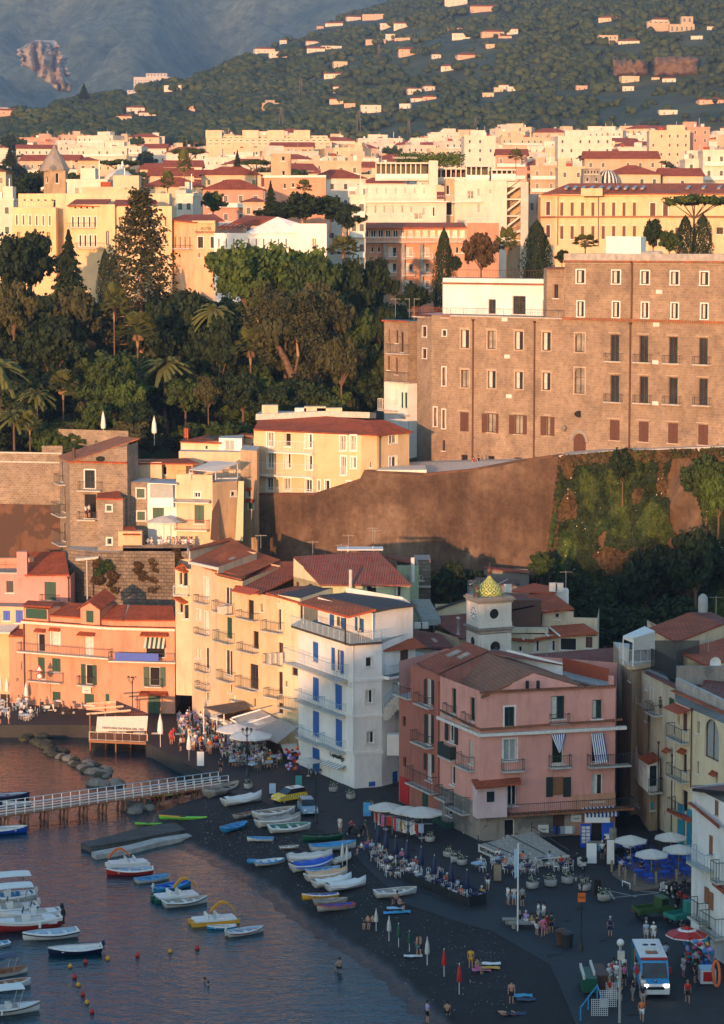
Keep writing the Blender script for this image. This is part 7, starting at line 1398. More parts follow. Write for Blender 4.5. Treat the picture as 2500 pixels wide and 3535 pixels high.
  if cnp:
   m=MB();vs=[(x,y,.44+(.03 if y==0 else 0)-.02*(x+.1)**2*4)for x in(-.42,-.2,0,.2)for y in(-.2,0,.2)];m.add(vs,[(i*3+j,i*3+j+3,i*3+j+4,i*3+j+1)for i in range(3)for j in(0,1)],cnp,True);m.add([(v[0],v[1],v[2]-.006)for v in vs],[(i*3+j+1,i*3+j+4,i*3+j+3,i*3+j)for i in range(3)for j in(0,1)],cnp);m.build('canopy',r);m=MB()
   for x in(-.4,.18):
    for s in(-1,1):m.tube((x*.7-.05,s*.16,.12),(x,s*.19,.43),.006,'zinc',n=5)
   m.build('canopy_frame',r)
  if motor:outboard(r,-.5,.15,motor)
 r.location=c;r.rotation_euler=(tilt,0,toward(A,B));r.scale=(L,L,L*(1.15 if kind!='kayak' else 1));return r
def boats():
 fr(11);bo=boat
 bo('pedalo',(925,580),(662,598),'white pedal boat with an orange slide beside the red rowing boat',im='orange',hm='boat_white');bo('row',(955,635),(660,645),'red rowing boat with pale blue inside moored off the slipway','hull_red','pale_blue');bo('row',(848,695),(1055,665),'small white rowing boat with bright blue inside','boat_white','sea_blue','sea_blue')
 bo('row',(962,755),(1192,710),'blue boat with grey outboard behind the yellow slide pedal boat','sea_blue','blue','sea_blue',motor='ac_white');bo('pedalo',(955,810),(1240,780),'green and white pedal boat with a yellow slide','hull_green','gold');bo('row',(1022,845),(1293,812),'white rowing boat with dark rim in front of the green pedal boat','boat_white','worn','boat_white',stripe='black');bo('pedalo',(1185,955),(1482,930),'yellow and white pedal boat with orange slide','gold','gold');bo('row',(1470,970),(1288,978),'small light blue boat moored against the yellow pedal boat','sea_blue','boat_white');bo('row',(1415,1025),(1645,990),'white dinghy with red stripe and white outboard nearest the beach','boat_white','pale_blue',stripe='hull_red',motor='ac_white')
 bo('row',(-90,180),(186,172),'dark navy boat beyond the white pier','navy','pale_blue','navy',z=.1);bo('row',(190,210),(15,212),'small pale blue dinghy between navy boat and pier','pale_blue','boat_white');bo('row',(-120,392),(172,378),'bright blue boat with white rim in front of the pier','blue','boat_white')
 bo('motor',(230,872),(-150,905),'white motor boat with dark hull stripe and grey outboard','boat_white','offwhite',motor='ac_white',stripe='navy',cnp='canvas_white');bo('motor',(375,905),(0,935),'low white motor boat with black outboard between two others','boat_white','offwhite',motor='black',wr=.32);bo('motor',(380,965),(-110,1005),'white motor boat with dark red hull and black outboard','hull_red','boat_white',motor='black',stripe='boat_white',wr=.3);bo('row',(485,1020),(140,1050),'white rowing boat with navy stripe below the red hulled boat','boat_white','pale_blue',stripe='navy');o=bo('row',(635,1120),(298,1140),'navy hulled boat with white inside and a lifted outboard','navy','boat_white','boat_white',motor='navy')
 fr(19);bo('row',(-160,1480),(345,1400),'wooden decked boat under a navy awning at the left edge','boat_white','wood','wood',cnp='navy');bo('row',(-200,1640),(385,1560),'white boat with brown deck behind the big canopied boat','boat_white','wood');bo('motor',(-220,1960),(500,1880),'large white boat with white canopy at the lower left corner','boat_white','boat_white',stripe='black',cnp='canvas_white',wr=.33);bo('row',(-260,1280),(60,1215),'white canopied boat cut by the left edge above the navy awning','boat_white','wood',cnp='canvas_white')
 fr(11);Z=dict(z=None);bo('row',(1392,425),(1540,360),'blue rowing boat lying alone on the pebbles by the slipway','sea_blue','sea_blue','sea_blue',**Z);bo('kayak',(1245,140),(935,205),'long green and orange kayak beside the pier','orange','lime',**Z);bo('kayak',(1010,345),(840,360),'short green kayak at the upper edge of the slipway','lime','lime',**Z);bo('kayak',(1290,310),(990,360),'long green and yellow kayak on the slipway','lime','gold',**Z);bo('row',(1295,195),(1487,135),'grey weathered boat on the sand above the kayaks','worn','worn','worn',**Z);bo('cover',(1395,250),(1630,205),'boat under a white cover beside the wooden steps',**Z,cov='canvas_white')
 fr(12)
 for k,a,b_,lb,kw in(('row',(145,335),(395,290),'white rowing boat with clutter, topmost of the beach boats',dict(im='worn')),('cover',(160,388),(432,342),'boat under a striped grey cover on the beach',dict(cov='worn')),('row',(232,420),(492,385),'white boat with green net inside on the beach',dict(im='bluegreen_paint')),('row',(262,455),(95,470),'small light blue and white dinghy near the slipway',dict(rim='sea_blue')),('row',(683,445),(437,475),'dark green rowing boat on the beach',dict(hm='hull_green',im='black',rim='hull_green')),('kayak',(580,490),(704,462),'yellow canoe tucked behind blue and white boat',dict(hm='gold',im='gold')),('row',(495,540),(775,500),'white boat with blue inside and fishing clutter',dict(im='sea_blue',rim='sea_blue')),('cover',(350,612),(628,565),'boat under a pale crumpled cover tied with rope',dict(cov='canvas')),('cover',(377,680),(632,600),'boat under a blue and white cover',dict(cov='blue')),('row',(470,690),(677,640),'light blue boat squeezed between covered boats',dict(im='sea_blue',rim='pale_blue')),('cover',(465,735),(722,668),'boat half under an orange and cream cover',dict(cov='peach')),('cover',(515,775),(748,705),'boat under a smooth white cover, upper of two',dict(cov='canvas_white')),('cover',(598,795),(838,728),'boat under a smooth white cover, lower and larger of two',dict(cov='canvas_white')),('row',(665,800),(437,858),'yellow and white boat with dark blue inside',dict(hm='gold',im='blue')),('row',(512,888),(722,830),'grey weathered open boat on the sand',dict(hm='worn',im='worn',rim='worn')),('row',(765,862),(530,935),'worn boat with flaking blue and red paint nearest the water',dict(hm='worn',im='blue',rim='hull_red')),('row',(100,615),(242,592),'small bright blue dinghy beside a larger boat',dict(hm='sea_blue',rim='sea_blue')),('row',(145,645),(333,580),'white and blue boat low on the beach',dict(rim='sea_blue',im='boat_white')),('row',(895,825),(1153,785),'white boat with a blue crate, alone by the fenced terrace',dict(im='worn'))):
  bo(k,a,b_,lb,tilt=R.uniform(-.1,.12),**Z,**kw)
 fr(12)
 for k,a,b_,lb,kw in(('row',(300,520),(420,500),'small grey dinghy wedged behind the pale covers',dict(im='worn',hm='worn')),('cover',(640,612),(745,565),'small boat under a cream cover by striped parasols',dict(cov='canvas')),('row',(385,640),(560,590),'white boat with green inside between covered boats',dict(im='bluegreen_paint')),('row',(20,330),(150,295),'grey wooden boat at the foot of the steps',dict(hm='worn',im='wood',rim='worn'))):bo(k,a,b_,lb,tilt=R.uniform(-.1,.12),z=None,**kw)
 fr(11);bo('motor',(215,800),(-160,830),'white motor boat furthest back in the left cluster',motor='ac_white',cnp='canvas_white');bo('row',(60,1075),(-140,1100),'white boat cut by the left edge beside the navy striped one',stripe='sea_blue')
 m=MB()
 for k,(fx,x,y,c)in enumerate([(14,315,306,'gold'),(14,383,286,'red'),(14,484,272,'gold'),(14,617,257,'red'),(14,764,238,'gold'),(14,885,224,'red'),(14,335,354,'red'),(14,352,388,'gold'),(14,372,432,'red'),(14,390,468,'gold'),(14,413,510,'red'),(11,142,658,'gold')]):
  fr(fx);m=MB();p=G(x,y,.1);m.ball((p.x,p.y,.1),.19,c);m.lathe([(.05,0),(.05,.1)],(p.x,p.y,.26),c,6);tag(m.build('buoy',uv=False),('yellow' if c=='gold' else 'red')+' round swimming buoy floating in the water','buoy','swimming area buoys')
boats()
def harbour():
 fr(11);a,b_=G(-160,322,1.0),G(1395,105,1.3);b=Bld('pier','wooden pier with white lattice railings crossing the water','pier',a,1.0);d=b_-a;L=d.length;t=d/L;n=Vector((-t.y,t.x,0)).normalized();m=MB();m.obox(a-n*1.0,d,n*2.2,(0,0,.15),'wood');m.build('deck',b.root)
 for s in(-1.0,1.2):
  m=MB();o=a+n*s+Vector((0,0,.15));k=int(L/1.0)
  for i in range(k+1):q=o+d*(i/k);m.box(q+Vector((0,0,.5)),(.09,.09,1.0),'white')
  for h,mt in((.98,'rail_blue'),(.5,'white'),(.22,'white')):m.obox(o+Vector((0,-.04,h)),d,(0,.08,0),(0,0,.08),mt)
  m.build('railing',b.root)
 for i in range(12):
  q=a+d*((i+.5)/13)
  for s in(-.8,0,.9):m=MB();m.tube((q+n*s)+Vector((0,0,-2.4)),q+n*s,.09,'wood',n=6);m.tube(q+n*s+Vector((-.4,0,-1.6)),q+n*s+Vector((.3,0,0)),.05,'wood',n=5);m.build('pile',b.root)
 b.done()
 def slab(pts,z,h,mt,name,lab,cat):m=MB();m.prism([G(x,y,z)for x,y in pts],(0,0,-h),mt);return tag(m.build(name),lab,cat)
 slab([(505,468),(760,405),(900,368),(1620,262),(1620,300),(940,425),(800,455),(560,492)],.55,1.5,'quay_stone','slipway','dark low stone slipway running into the water','slipway');slab([(570,525),(800,482),(960,440),(1430,370),(1430,382),(1000,462),(820,508),(600,545)],.45,1.5,'concrete','jetty_kerb','pale broken concrete kerb beside the slipway','kerb')
 def rock(x,y,z,r,mt,lb,g):
  m=MB();bm_=[(v[0]*r*R.uniform(.85,1.2),v[1]*r*R.uniform(.8,1.1),v[2]*r*.62)for v in iv];m.add(bm_,[tuple(f)for f in fc],mt,False);o=m.build('boulder',uv=False);p=G(x,y,z);o.location=(p.x,p.y,z);o.rotation_euler=(0,0,R.random()*3);tag(o,lb,'boulder',g)
 fr(8);path=[(150,975),(250,1000),(270,1040),(330,1075),(420,1130),(520,1150),(600,1185),(630,1230)]
 for i in range(62):
  t_=R.random()*6.99;k=int(t_);x=path[k][0]+(path[k+1][0]-path[k][0])*(t_-k)+R.uniform(-42,42);y=path[k][1]+(path[k+1][1]-path[k][1])*(t_-k)+R.uniform(-24,24);lt=t_>3.5 and R.random()<.55;rock(x,y,.05,R.uniform(.45,1.0),'boulder' if lt else 'boulder_dark',('pale grey' if lt else 'dark weedy')+' boulder of the breakwater','breakwater boulders')
 fr(11)
 for x,y in((800,225),(860,245),(905,215),(840,275),(930,255),(790,250),(725,100),(600,100),(640,105)):rock(x,y,.1,R.uniform(.6,1.1),'boulder','pale boulder beside the white pier','boulders by the pier')
 fr(8);b=Bld('pier_restaurant','small restaurant pavilion on stilts with a cream awning and lettering','restaurant',G(600,1040,0),0);Y=286.5;A,B=V(555,950,Y),V(922,950,Y-1.5);zf=zat(740,1002,Y);zr=zat(740,850,Y);m=MB();m.obox((A.x,A.y,zf),(B.x-A.x,B.y-A.y,0),(0,6.5,0),(0,0,-.25),'wood');m.build('floor',b.root)
 b.face(A,B,zf+.02,zf,'wood');b.bal_u(0,b.L,zf,1.0,.1,'rail_white','wood',.9);m=MB();p,q=b.pd(606,855,-.1),b.pd(922,850,-.1);h=(p.z-b.pd(606,942,-.1).z);m.prism([p,q,q-Vector((0,0,h))+b.n*.5,p-Vector((0,0,h))+b.n*.5],(0,-.04,0),'canvas');m.build('awning',b.root);txt('TRATTORIA DA EMILIA DAL 1947',b.pd(765,930,-.75),b.t,b.n,.34,'black',b.root)
 for u in(.1,b.L*.45,b.L-.2):
  for dd in(.1,5.8):m=MB();q=A+b.t*u-b.n*dd;m.tube((q.x,q.y,-1),(q.x,q.y,zr+.2),.09,'wood');m.build('post',b.root)
 m=MB();m.prism([P(725,755,292),P(925,835,287),P(820,838,287),P(720,800,289)],(0,0,-.1),'tile_dark');m.build('roof',b.root)
 for y0,y1,x1 in((775,760,722),(805,790,770),(838,815,815)):m=MB();m.tube(P(540,y0,291-(y0-775)/16),P(x1,y1,291-(y0-775)/16),.14,'cream',n=4);m.build('beam',b.root)
 for i in range(5):m=MB();q=A+b.t*(1+i*2.2)-b.n*2;m.box((q.x,q.y,zf+.75),(1.3,.8,.06),'offwhite');m.build('table',b.root)
 b.done()
harbour()
# ---- small furniture prototypes
def chair_p(mt,name='chair'):
 r=thing(name,'','chair');m=MB();m.box((0,0,.45),(.42,.42,.04),mt);m.build('seat',r);m=MB();m.path([(-.2,.2,.45),(-.2,.24,.85),(0,.25,.95),(.2,.24,.85),(.2,.2,.45)],.02,mt);m.path([(0,.2,.45),(0,.25,.93)],.015,mt);m.build('backrest',r)
 for x in(-.18,.18):
  for y in(-.18,.18):m=MB();m.tube((x,y,.45),(x*1.15,y*1.15,0),.02,mt,n=5);m.build('leg',r)
 return freeze(r)
def table_p(mt,lm,w=.8,h=.74,drop=.12):
 r=thing('table','','table');m=MB();m.box((0,0,h),(w,w,.04),mt);m.box((0,0,h-drop/2-.02),(w*1.01,w*1.01,drop),mt);m.build('table_top',r);
 for x in(-.4,.4):
  for y in(-.4,.4):m=MB();m.tube((x*w,y*w,h-drop),(x*w,y*w,0),.025,lm,n=5);m.build('leg',r)
 return freeze(r)
def parasol_p(mt,w=3.0,h=2.7,sq=8):
 r=thing('parasol','','parasol');m=MB();m.tube((0,0,0),(0,0,h+.05),.03,'zinc',n=6);m.build('pole',r);m=MB();m.lathe([(w/2,h-.62),(w/2,h-.5),(w*.25,h-.2),(.02,h)],(0,0,0),mt,sq,False);m.lathe([(.02,h-.03),(w*.25,h-.23),(w/2-.01,h-.53)],(0,0,0),mt,sq,False);m.build('canopy',r);m=MB();m.lathe([(.3,0),(.3,.1),(.03,.12)],(0,0,0),'concrete',10);m.build('base',r);return freeze(r)
def closed_p(mt,h=2.3,r_=.17):
 r=thing('closed_parasol','','parasol');m=MB();m.tube((0,0,0),(0,0,h+.08),.03,'trim',n=6);m.build('pole',r);m=MB();m.lathe([(r_*1.1,h*.42),(r_*1.3,h*.5),(r_,h*.75),(r_*.45,h*.92),(.02,h)],(0,0,0),mt,8);m.build('canopy',r);return freeze(r)
def planter_p():
 r=thing('planter','','planter');m=MB();m.lathe([(.3,0),(.48,.1),(.5,.5),(.45,.55)],(0,0,0),'concrete',12);m.build('pot',r);C,Nn=clumps(np.array([(.15,0,.7),(-.18,.1,.72),(0,-.15,.75),(.05,.15,.8)]),[.28]*4,60);obj('flowers',qmesh('flowers',C,Nn,.1,['leaf_mid','flower_white'],rng.choice([0,1],len(C),p=[.7,.3])),r);return freeze(r)
CH={'white':chair_p('white'),'blue':chair_p('blue'),'wicker':chair_p('wicker')};TB={'lilac':table_p('lilac','iron'),'pale':table_p('pale_blue','iron'),'blue':table_p('blue','blue',.8),'navy':table_p('navy','iron',.8),'white':table_p('white','zinc')}
PR={'white':parasol_p('canvas_white',3.6),'cream':parasol_p('canvas',3.1),'grey':parasol_p('canvas',3.6)};CL={'navy':closed_p('navy'),'white':closed_p('canvas_white',3.0,.22),'green':closed_p('hull_green',1.7,.12),'red':closed_p('red',1.9,.13),'cream':closed_p('canvas',1.7,.12)};PL=planter_p()
# ---- people
def skin_mesh(J,E,rads,name,mt,sub=1):
 me=bpy.data.meshes.new(name);me.from_pydata(J,E,[]);o=bpy.data.objects.new(name,me);col.objects.link(o);md=o.modifiers.new('s','SKIN');md.use_smooth_shade=True
 for i,r in enumerate(rads):me.skin_vertices[0].data[i].radius=(r,r)
 me.skin_vertices[0].data[0].use_root=True;s=o.modifiers.new('b','SUBSURF');s.levels=sub;s.render_levels=sub
 dg=bpy.context.evaluated_depsgraph_get();out=bpy.data.meshes.new_from_object(o.evaluated_get(dg));bpy.data.objects.remove(o);out.name=name;out.materials.clear();out.materials.append(MT[mt]);return out
def person_p(pose):
 r=thing('person','','person');hz={'stand':.93,'walk':.92,'sit':.5,'lie':.12}[pose]
 if pose=='lie':up=lambda d:Vector((0,d*.97,.05+d*.12));
 else:up=lambda d:Vector((0,0,d))
 pel=Vector((0,0,hz));T=lambda d,x=0,f=0:pel+up(d)+Vector((x,-f if pose!='lie' else 0,f if pose=='lie' else 0))
 J=[tuple(pel),tuple(T(.16)),tuple(T(.38,0,.01)),tuple(T(.52)),tuple(T(.6)),tuple(T(.7,0,.01)),tuple(T(.77))];rd=[.12,.11,.125,.055,.06,.085,.06];E=[(i,i+1)for i in range(6)];LG=[];AR=[]
 for s in(-1,1):
  k=len(J)
  if pose=='stand':leg=[(s*.1,0,.88),(s*.11,-.02,.48),(s*.12,.02,.08),(s*.13,-.14,.035)];arm=[(s*.19,0,1.42),(s*.25,.02,1.14),(s*.24,-.08,.9),(s*.24,-.1,.82)]
  elif pose=='walk':leg=[(s*.1,0,.88),(s*.1,-.13*s-.04,.48),(s*.1,-.22*s+.08,.09),(s*.11,-.22*s-.07,.04)];arm=[(s*.19,0,1.41),(s*.24,.1*s,1.14),(s*.23,.14*s-.1,.93),(s*.23,.13*s-.14,.86)]
  elif pose=='sit':leg=[(s*.1,-.04,.5),(s*.12,-.44,.5),(s*.12,-.42,.09),(s*.12,-.55,.04)];arm=[(s*.19,0,.98),(s*.25,-.08,.73),(s*.16,-.3,.76),(s*.14,-.37,.77)]
  else:leg=[(s*.1,-.05,.12),(s*.13,-.4,.3 if s>0 else.13),(s*.13,-.72,.09),(s*.14,-.78,.16)];arm=[(s*.2,.48,.2),(s*.3,.28,.1),(s*.26,.05,.1),(s*.25,-.03,.1)]
  J+=leg;rd+=[.085,.058,.04,.035];E+=[(0,k),(k,k+1),(k+1,k+2),(k+2,k+3)];LG.append(k);k=len(J);J+=arm;rd+=[.055,.042,.03,.032];E+=[(2,k),(k,k+1),(k+1,k+2),(k+2,k+3)];AR.append(k)
  w,h_=Vector(arm[2]),Vector(arm[3]);d=(h_-w).normalized()
  for f_ in range(5):k2=len(J);o=Vector((s*(-.02+.012*f_)*(1),(.012*f_-.02)if abs(d.z)>.5 else 0,0));L_=(.05,.075,.085,.078,.06)[f_];dd=d if f_ else(d+Vector((-s*.9,-.5,0))).normalized();J+=[tuple(h_+o+dd*L_*.5),tuple(h_+o+dd*L_+Vector((0,-.01,-.006)))];rd+=[.009,.007];E+=[(k+3,k2),(k2,k2+1)]
 obj('body',skin_mesh(J,E,rd,'body','skin'),r);ix=[0,1,2,3];sj=[J[0],J[1],J[2],tuple(Vector(J[2])*.3+Vector(J[3])*.7)];sr=[.135,.13,.15,.08];se=[(0,1),(1,2),(2,3)]
 for k in AR:n_=len(sj);sj+=[J[k],tuple(Vector(J[k])*.35+Vector(J[k+1])*.65)];sr+=[.075,.06];se+=[(2,n_),(n_,n_+1)]
 obj('shirt',skin_mesh(sj,se,sr,'shirt','white'),r);tj=[J[0]];trr=[.14];te=[]
 for k in LG:n_=len(tj);tj+=[J[k],tuple(Vector(J[k])*.15+Vector(J[k+1])*.85)];trr+=[.105,.08];te+=[(0,n_),(n_,n_+1)]
 obj('shorts',skin_mesh(tj,te,trr,'shorts','navy'),r);hd=Vector(J[5]);m=MB();bk=Vector((0,.03,.03))if pose!='lie' else Vector((0,.06,-.02));m.ball(hd+bk+Vector((0,0,.02)),.108,'hair_dark',10,sz=1.1)
 m.build('hair',r,uv=False);m=MB();fd=Vector((0,-.1,0))if pose!='lie' else Vector((0,0,.1))
 for s in(-1,1):m.ball(hd+fd*.93+Vector((s*.032,0,.01)),.011,'black',5)
 m.build('eyes',r,uv=False);m=MB();m.ball(hd+fd*1.06-Vector((0,0,.015)),.016,'skin',6);m.build('nose',r,uv=False);return freeze(r)
PP={k:person_p(k)for k in('stand','walk','sit','lie')}
CW={'white':'white','navy':'navy','red':'red','black':'black','pale blue':'pale_blue','grey':'grey_shutter','green':'shutter_green','pink':'pinkish','yellow':'gold','orange':'orange','teal':'teal','beige':'canvas','bare':'skin','lilac':'lilac','blue':'blue'}
HW={'dark':'hair_dark','fair':'hair_fair','grey':'hair_grey'}
def person(pose,p,rz,top,bot,hair,where,s=1):
 t='bare chested person in '+bot+' shorts' if top=='bare' else f'person in {top} top, {bot} {"shorts" if pose != "sit" else "bottoms"}'
 lb=f'{t}, {hair} hair, {where}';lb=lb if len(lb.split())<14 else f'{t}, {where}'
 r=put(PP[pose],p,rz,lb,'people '+where.split(' by ')[0],s)
 for c in[o for o in(KID[PP[pose].name]if r is PP[pose]else LASTKIDS)]:
  nm=c.name.split('.')[0];mt={'shirt':CW[top],'shorts':CW[bot],'hair':HW[hair]}.get(nm)
  if mt:c.material_slots[0].link='OBJECT';c.material_slots[0].material=MT[mt]
 return r
LASTKIDS=[]
def put(proto,loc,rz=0,label=None,group=None,s=1,tilt=None):
 LASTKIDS.clear()
 if proto.get('used',0)==0:r=proto;proto['used']=1
 else:
  r=proto.copy();col.objects.link(r)
  for a in kids(proto):
   c=a.copy();col.objects.link(c);c.parent=r;LASTKIDS.append(c)
   for g in kids(a):d=g.copy();col.objects.link(d);d.parent=c
 r.location=loc;r.rotation_euler=(0,0,rz);r.scale=s if hasattr(s,'__len__')else(s,s,s)
 if label:r['label']=label
 if group:r['group']=group
 return r
TOPS=['white']*5+['navy','red','black','pale blue','pale blue','grey','green','pink','beige','lilac','teal','yellow','orange']
def rp(pose,p,where,rz=None):return person(pose,p,R.random()*6.28 if rz is None else rz,R.choice(TOPS),R.choice(['navy','beige','black','grey','white']),R.choice(['dark','dark','fair','grey']),where)
def inpoly(x,y,pl):
 c=False
 for i in range(len(pl)):
  (x0,y0),(x1,y1)=pl[i],pl[i-1]
  if(y0>y)!=(y1>y)and x<(x1-x0)*(y-y0)/(y1-y0)+x0:c=not c
 return c
def seating(poly,ch,tb,n_,where,z=1.5,occ=.7,mind=2.0,ang=None):
 got=[];xs=[p[0]for p in poly];ys=[p[1]for p in poly];t=0
 while len(got)<n_ and t<4000:
  t+=1;x,y=R.uniform(min(xs),max(xs)),R.uniform(min(ys),max(ys))
  if not inpoly(x,y,poly):continue
  p=G(x,y,z)
  if any((p-q).length<mind for q in got):continue
  got.append(p);a0=R.random()if ang is None else ang;put(TB[tb],p,a0,f'{ {"lilac": "lilac", "pale": "pale blue", "blue": "bright blue", "navy": "navy", "white": "white"}[tb]} table {where}',f'tables {where}')
  for k in range(R.choice((2,3,4))):
   a=a0+k*math.pi/2;q=p+Vector((math.sin(a)*.68,-math.cos(a)*.68,0));put(CH[ch],q,a+math.pi,f'{ch} chair {where}',f'chairs {where}')
   if R.random()<occ:rp('sit',q,'seated '+where,a+math.pi)
def lathe_lamp(x,y,h,lb,z=1.5,f4=True):
 p=G(x,y,z);b=thing('street_lamp',lb,'street lamp',p);m=MB();m.lathe([(.2,0),(.2,.3),(.1,.5),(.07,.9),(.06,h-1),(.09,h-.95),(.05,h-.4)],p,'iron',8);m.build('post',b)
 for dx in((-.45,0),(.45,0),(0,-.45),(0,.45))if f4 else((0,0),):m=MB();m.tube(p+Vector((0,0,h-.9)),p+Vector((dx[0],dx[1],h-.55)),.03,'iron',n=5);m.lathe([(.05,0),(.16,.35),(.02,.5)],p+Vector((dx[0],dx[1],h-.5)),'glass_lit',6);m.lathe([(.2,.35),(.03,.55)],p+Vector((dx[0],dx[1],h-.5)),'iron',6);m.build('lantern',b)
def terraces():
 fr(8);W1='on the crowded waterfront terrace'
 seating([(1060,900),(1200,850),(1330,880),(1624,1000),(1624,1180),(1300,1090),(1120,960)],'white','lilac',30,W1,mind=1.9)
 fr(9);seating([(0,960),(120,960),(300,1010),(300,1090),(120,1100),(0,1080)],'wicker','pale',9,'left of the white house',mind=1.9)
 fr(8)
 for i in range(22):
  x,y=R.uniform(1050,1560),0;y=R.uniform(950,1010)+(x-1050)*.33;rp('stand',G(x,y,1.5),'by the waterfront terrace')
 for x,y,t,b in((1067,1028,'red','red'),(1127,1070,'white','navy'),(1258,1090,'navy','navy'),(1203,1065,'pale blue','white'),(1375,1205,'black','black'),(150,858,'white','navy'),(56,900,'white','beige'),(5,900,'white','black'),(1250,915,'white','black')):person('stand',G(x,y,1.5),R.random()*6,t,b,'dark','walking on the quay by the salmon house' if x<400 else 'waiting on the quay edge')
 for x,y,h,c in((1430,1000,130,0),(1500,1030,120,0),(1590,1050,100,0)):put(PR['white'],G(x,y,1.5),.3,'white square parasol over the crowded waterfront terrace','white terrace parasols',1.25)
 fr(9);put(PR['white'],G(120,1050,1.5),.3,'white parasol nearest the white house','white terrace parasols',1.35);put(PR['white'],G(30,1000,1.5),.3,'white parasol behind the nearest one','white terrace parasols',1.3);put(PR['grey'],G(478,1135,1.5),.2,'lilac grey parasol in front of the blue door','white terrace parasols',.75)
 for p,lb in(((1000,1045),'tall closed cream parasol at the quay corner'),):fr(8);put(CL['white'],G(*p,1.5),0,lb,'closed white parasols',1.25)
 for x,y in((165,790),(45,760),(3,745),(1178,1130)):put(CL['white'],G(x,y,1.5),0,'closed white parasol on the quay','closed white parasols',1.0)
 seating([(0,770),(130,780),(240,880),(0,880)],'white','pale',7,'on the quay by the salmon house',occ=.3,mind=2.2)
 fr(8);m=MB();b=thing('restaurant_pergola','wooden pergola roof with cream retractable canvas over the terrace','pergola',G(1500,900))
 for pts,mt in(([(1420,880),(1590,960),(1800,880),(1620,815)],'canvas'),([(1268,795),(1395,835),(1560,800),(1520,757)],'plank'),([(1350,850),(1440,880),(1624,830),(1530,800)],'frame_brown')):
  q=[P(x,y,Y_)for(x,y),Y_ in zip(pts,(283,280,286,289))];m=MB();m.prism(q,(0,0,-.12),mt);m.build('roof_panel',b)
  for v in q[:2]:m=MB();m.tube((v.x,v.y+.2,1.5),(v.x,v.y+.2,v.z),.07,'trim',n=5);m.build('post',b)
 fr(9)
 for pts,mt,Ys in(([(-10,780),(125,862),(310,795),(180,722)],'canvas',(281,277,281,286)),([(125,862),(285,928),(412,830),(300,775)],'grey_shutter',(277,273.5,277,281)),([(305,935),(330,992),(418,975),(400,930)],'canvas',(275,273,274,276))):m=MB();m.prism([P(x,y,Y_)for(x,y),Y_ in zip(pts,Ys)],(0,0,-.1),mt);m.build('roof_panel',b)
 for x0,y0,x1,y1 in((-10,780,125,862),(125,862,310,795),(0,775,180,722),(60,820,240,760),(125,862,285,928),(200,895,360,805),(285,928,412,830)):m=MB();m.tube(P(x0,y0-2,279.6),P(x1,y1-2,280),.1,'white',n=4);m.build('beam',b)
 fr(9)
 for k in range(26):pass
 b=thing('goods_stall','stall hung with red life vests and purple bags by the white house','stall',G(380,1120))
 for k in range(34):m=MB();p=G(340+R.random()*85,1120,1.5);m.ball(p+Vector((0,R.random(),.3+R.random()*2.4)),R.uniform(.14,.24),R.choice(['red','red','orange','blue','lilac','hull_red']),7,sz=.8);m.build('beach_float',b,uv=False)
 def board(f,x,y,c,lb,w=.8,h=1.2):fr(f);p=G(x,y);r=thing('notice_board',lb,'sign',p);m=MB();m.add([p+Vector(v)for v in((-w/2,-.25,0),(w/2,-.25,0),(w/2,0,h),(-w/2,0,h),(-w/2,.25,0),(w/2,.25,0))],[(0,1,2,3),(3,2,5,4),(3,2,1,0)],'frame_brown');m.build('frame',r);m=MB();m.add([p+Vector(v)for v in((-w*.42,-.24,.12),(w*.42,-.24,.12),(w*.42,-.02,h-.06),(-w*.42,-.02,h-.06))],[(0,1,2,3)],c);m.build('panel',r)
 board(12,255,165,'pale_blue','blue and white notice board near the police car');board(9,418,1198,'teal','teal notice board before the white house');board(12,843,305,'sea_blue','blue sandwich board left of the clothes stall',.9,1.5);board(13,797,600,'white','white menu board before the ice cream kiosk',1.1,2.0);board(13,212,708,'wicker','wooden menu board by the bistro chairs',.8,1.6);board(8,1250,1165,'white','white menu board on the waterfront terrace edge',.9,1.7);board(13,915,605,'canvas_white','tall menu board by the blue terrace',.8,2.4);board(13,835,800,'dark_inside','small wood framed easel beside a planter',.7,1.5)
 fr(12)
 for x,y,s in((960,385,1.0),(1090,400,.95),(1185,440,1.15)):put(PR['grey'],G(x,y),.4,'grey parasol over the clothes stall','clothes stall parasols',s)
 b=thing('clothes_stall','street stall with hanging dresses and shirts beside the pink house','stall',G(1050,400))
 for k in range(40):x=895+R.random()*290;y=385+(x-895)*.27;p=G(x,y);m=MB();h=R.uniform(.7,1.3);m.box(p+Vector((0,0,1.7-h/2)),(R.uniform(.25,.5),.12,h),R.choice(['canvas','red','pinkish','white','pale_blue','teal','navy','worn','gold']),R.uniform(-.5,.5));m.build('garment',b)
 for x in(895,1000,1100,1185):p=G(x,385+(x-895)*.27);m=MB();m.tube(p,p+Vector((0,0,1.75)),.04,'zinc',n=5);m.tube(p+Vector((-1,0,1.75)),p+Vector((1,.1,1.75)),.03,'zinc',n=5);m.build('rail',b)
 fr(12);W2='inside the dark fenced terrace'
 c=[G(1075,712),G(1478,880),G(1585,855),G(1240,690)];b=thing('terrace_fence','black mesh fence around the terrace with closed navy parasols','fence',c[0])
 for i,(p,q)in enumerate(((c[0],c[1]),(c[1],c[2]),(c[2],c[3]))):
  d=q-p;L=d.length;k=max(1,round(L/1.6))
  for j in range(k):u=p+d*(j/k);m=MB();m.obox(u+Vector((0,0,.12)),d/k*.96,(0,.03,0),(0,0,.9 if i!=0 else.85),'black' if i!=2 else 'navy');m.tube(u,u+Vector((0,0,1.15)),.04,'iron',n=5);m.build('panel',b)
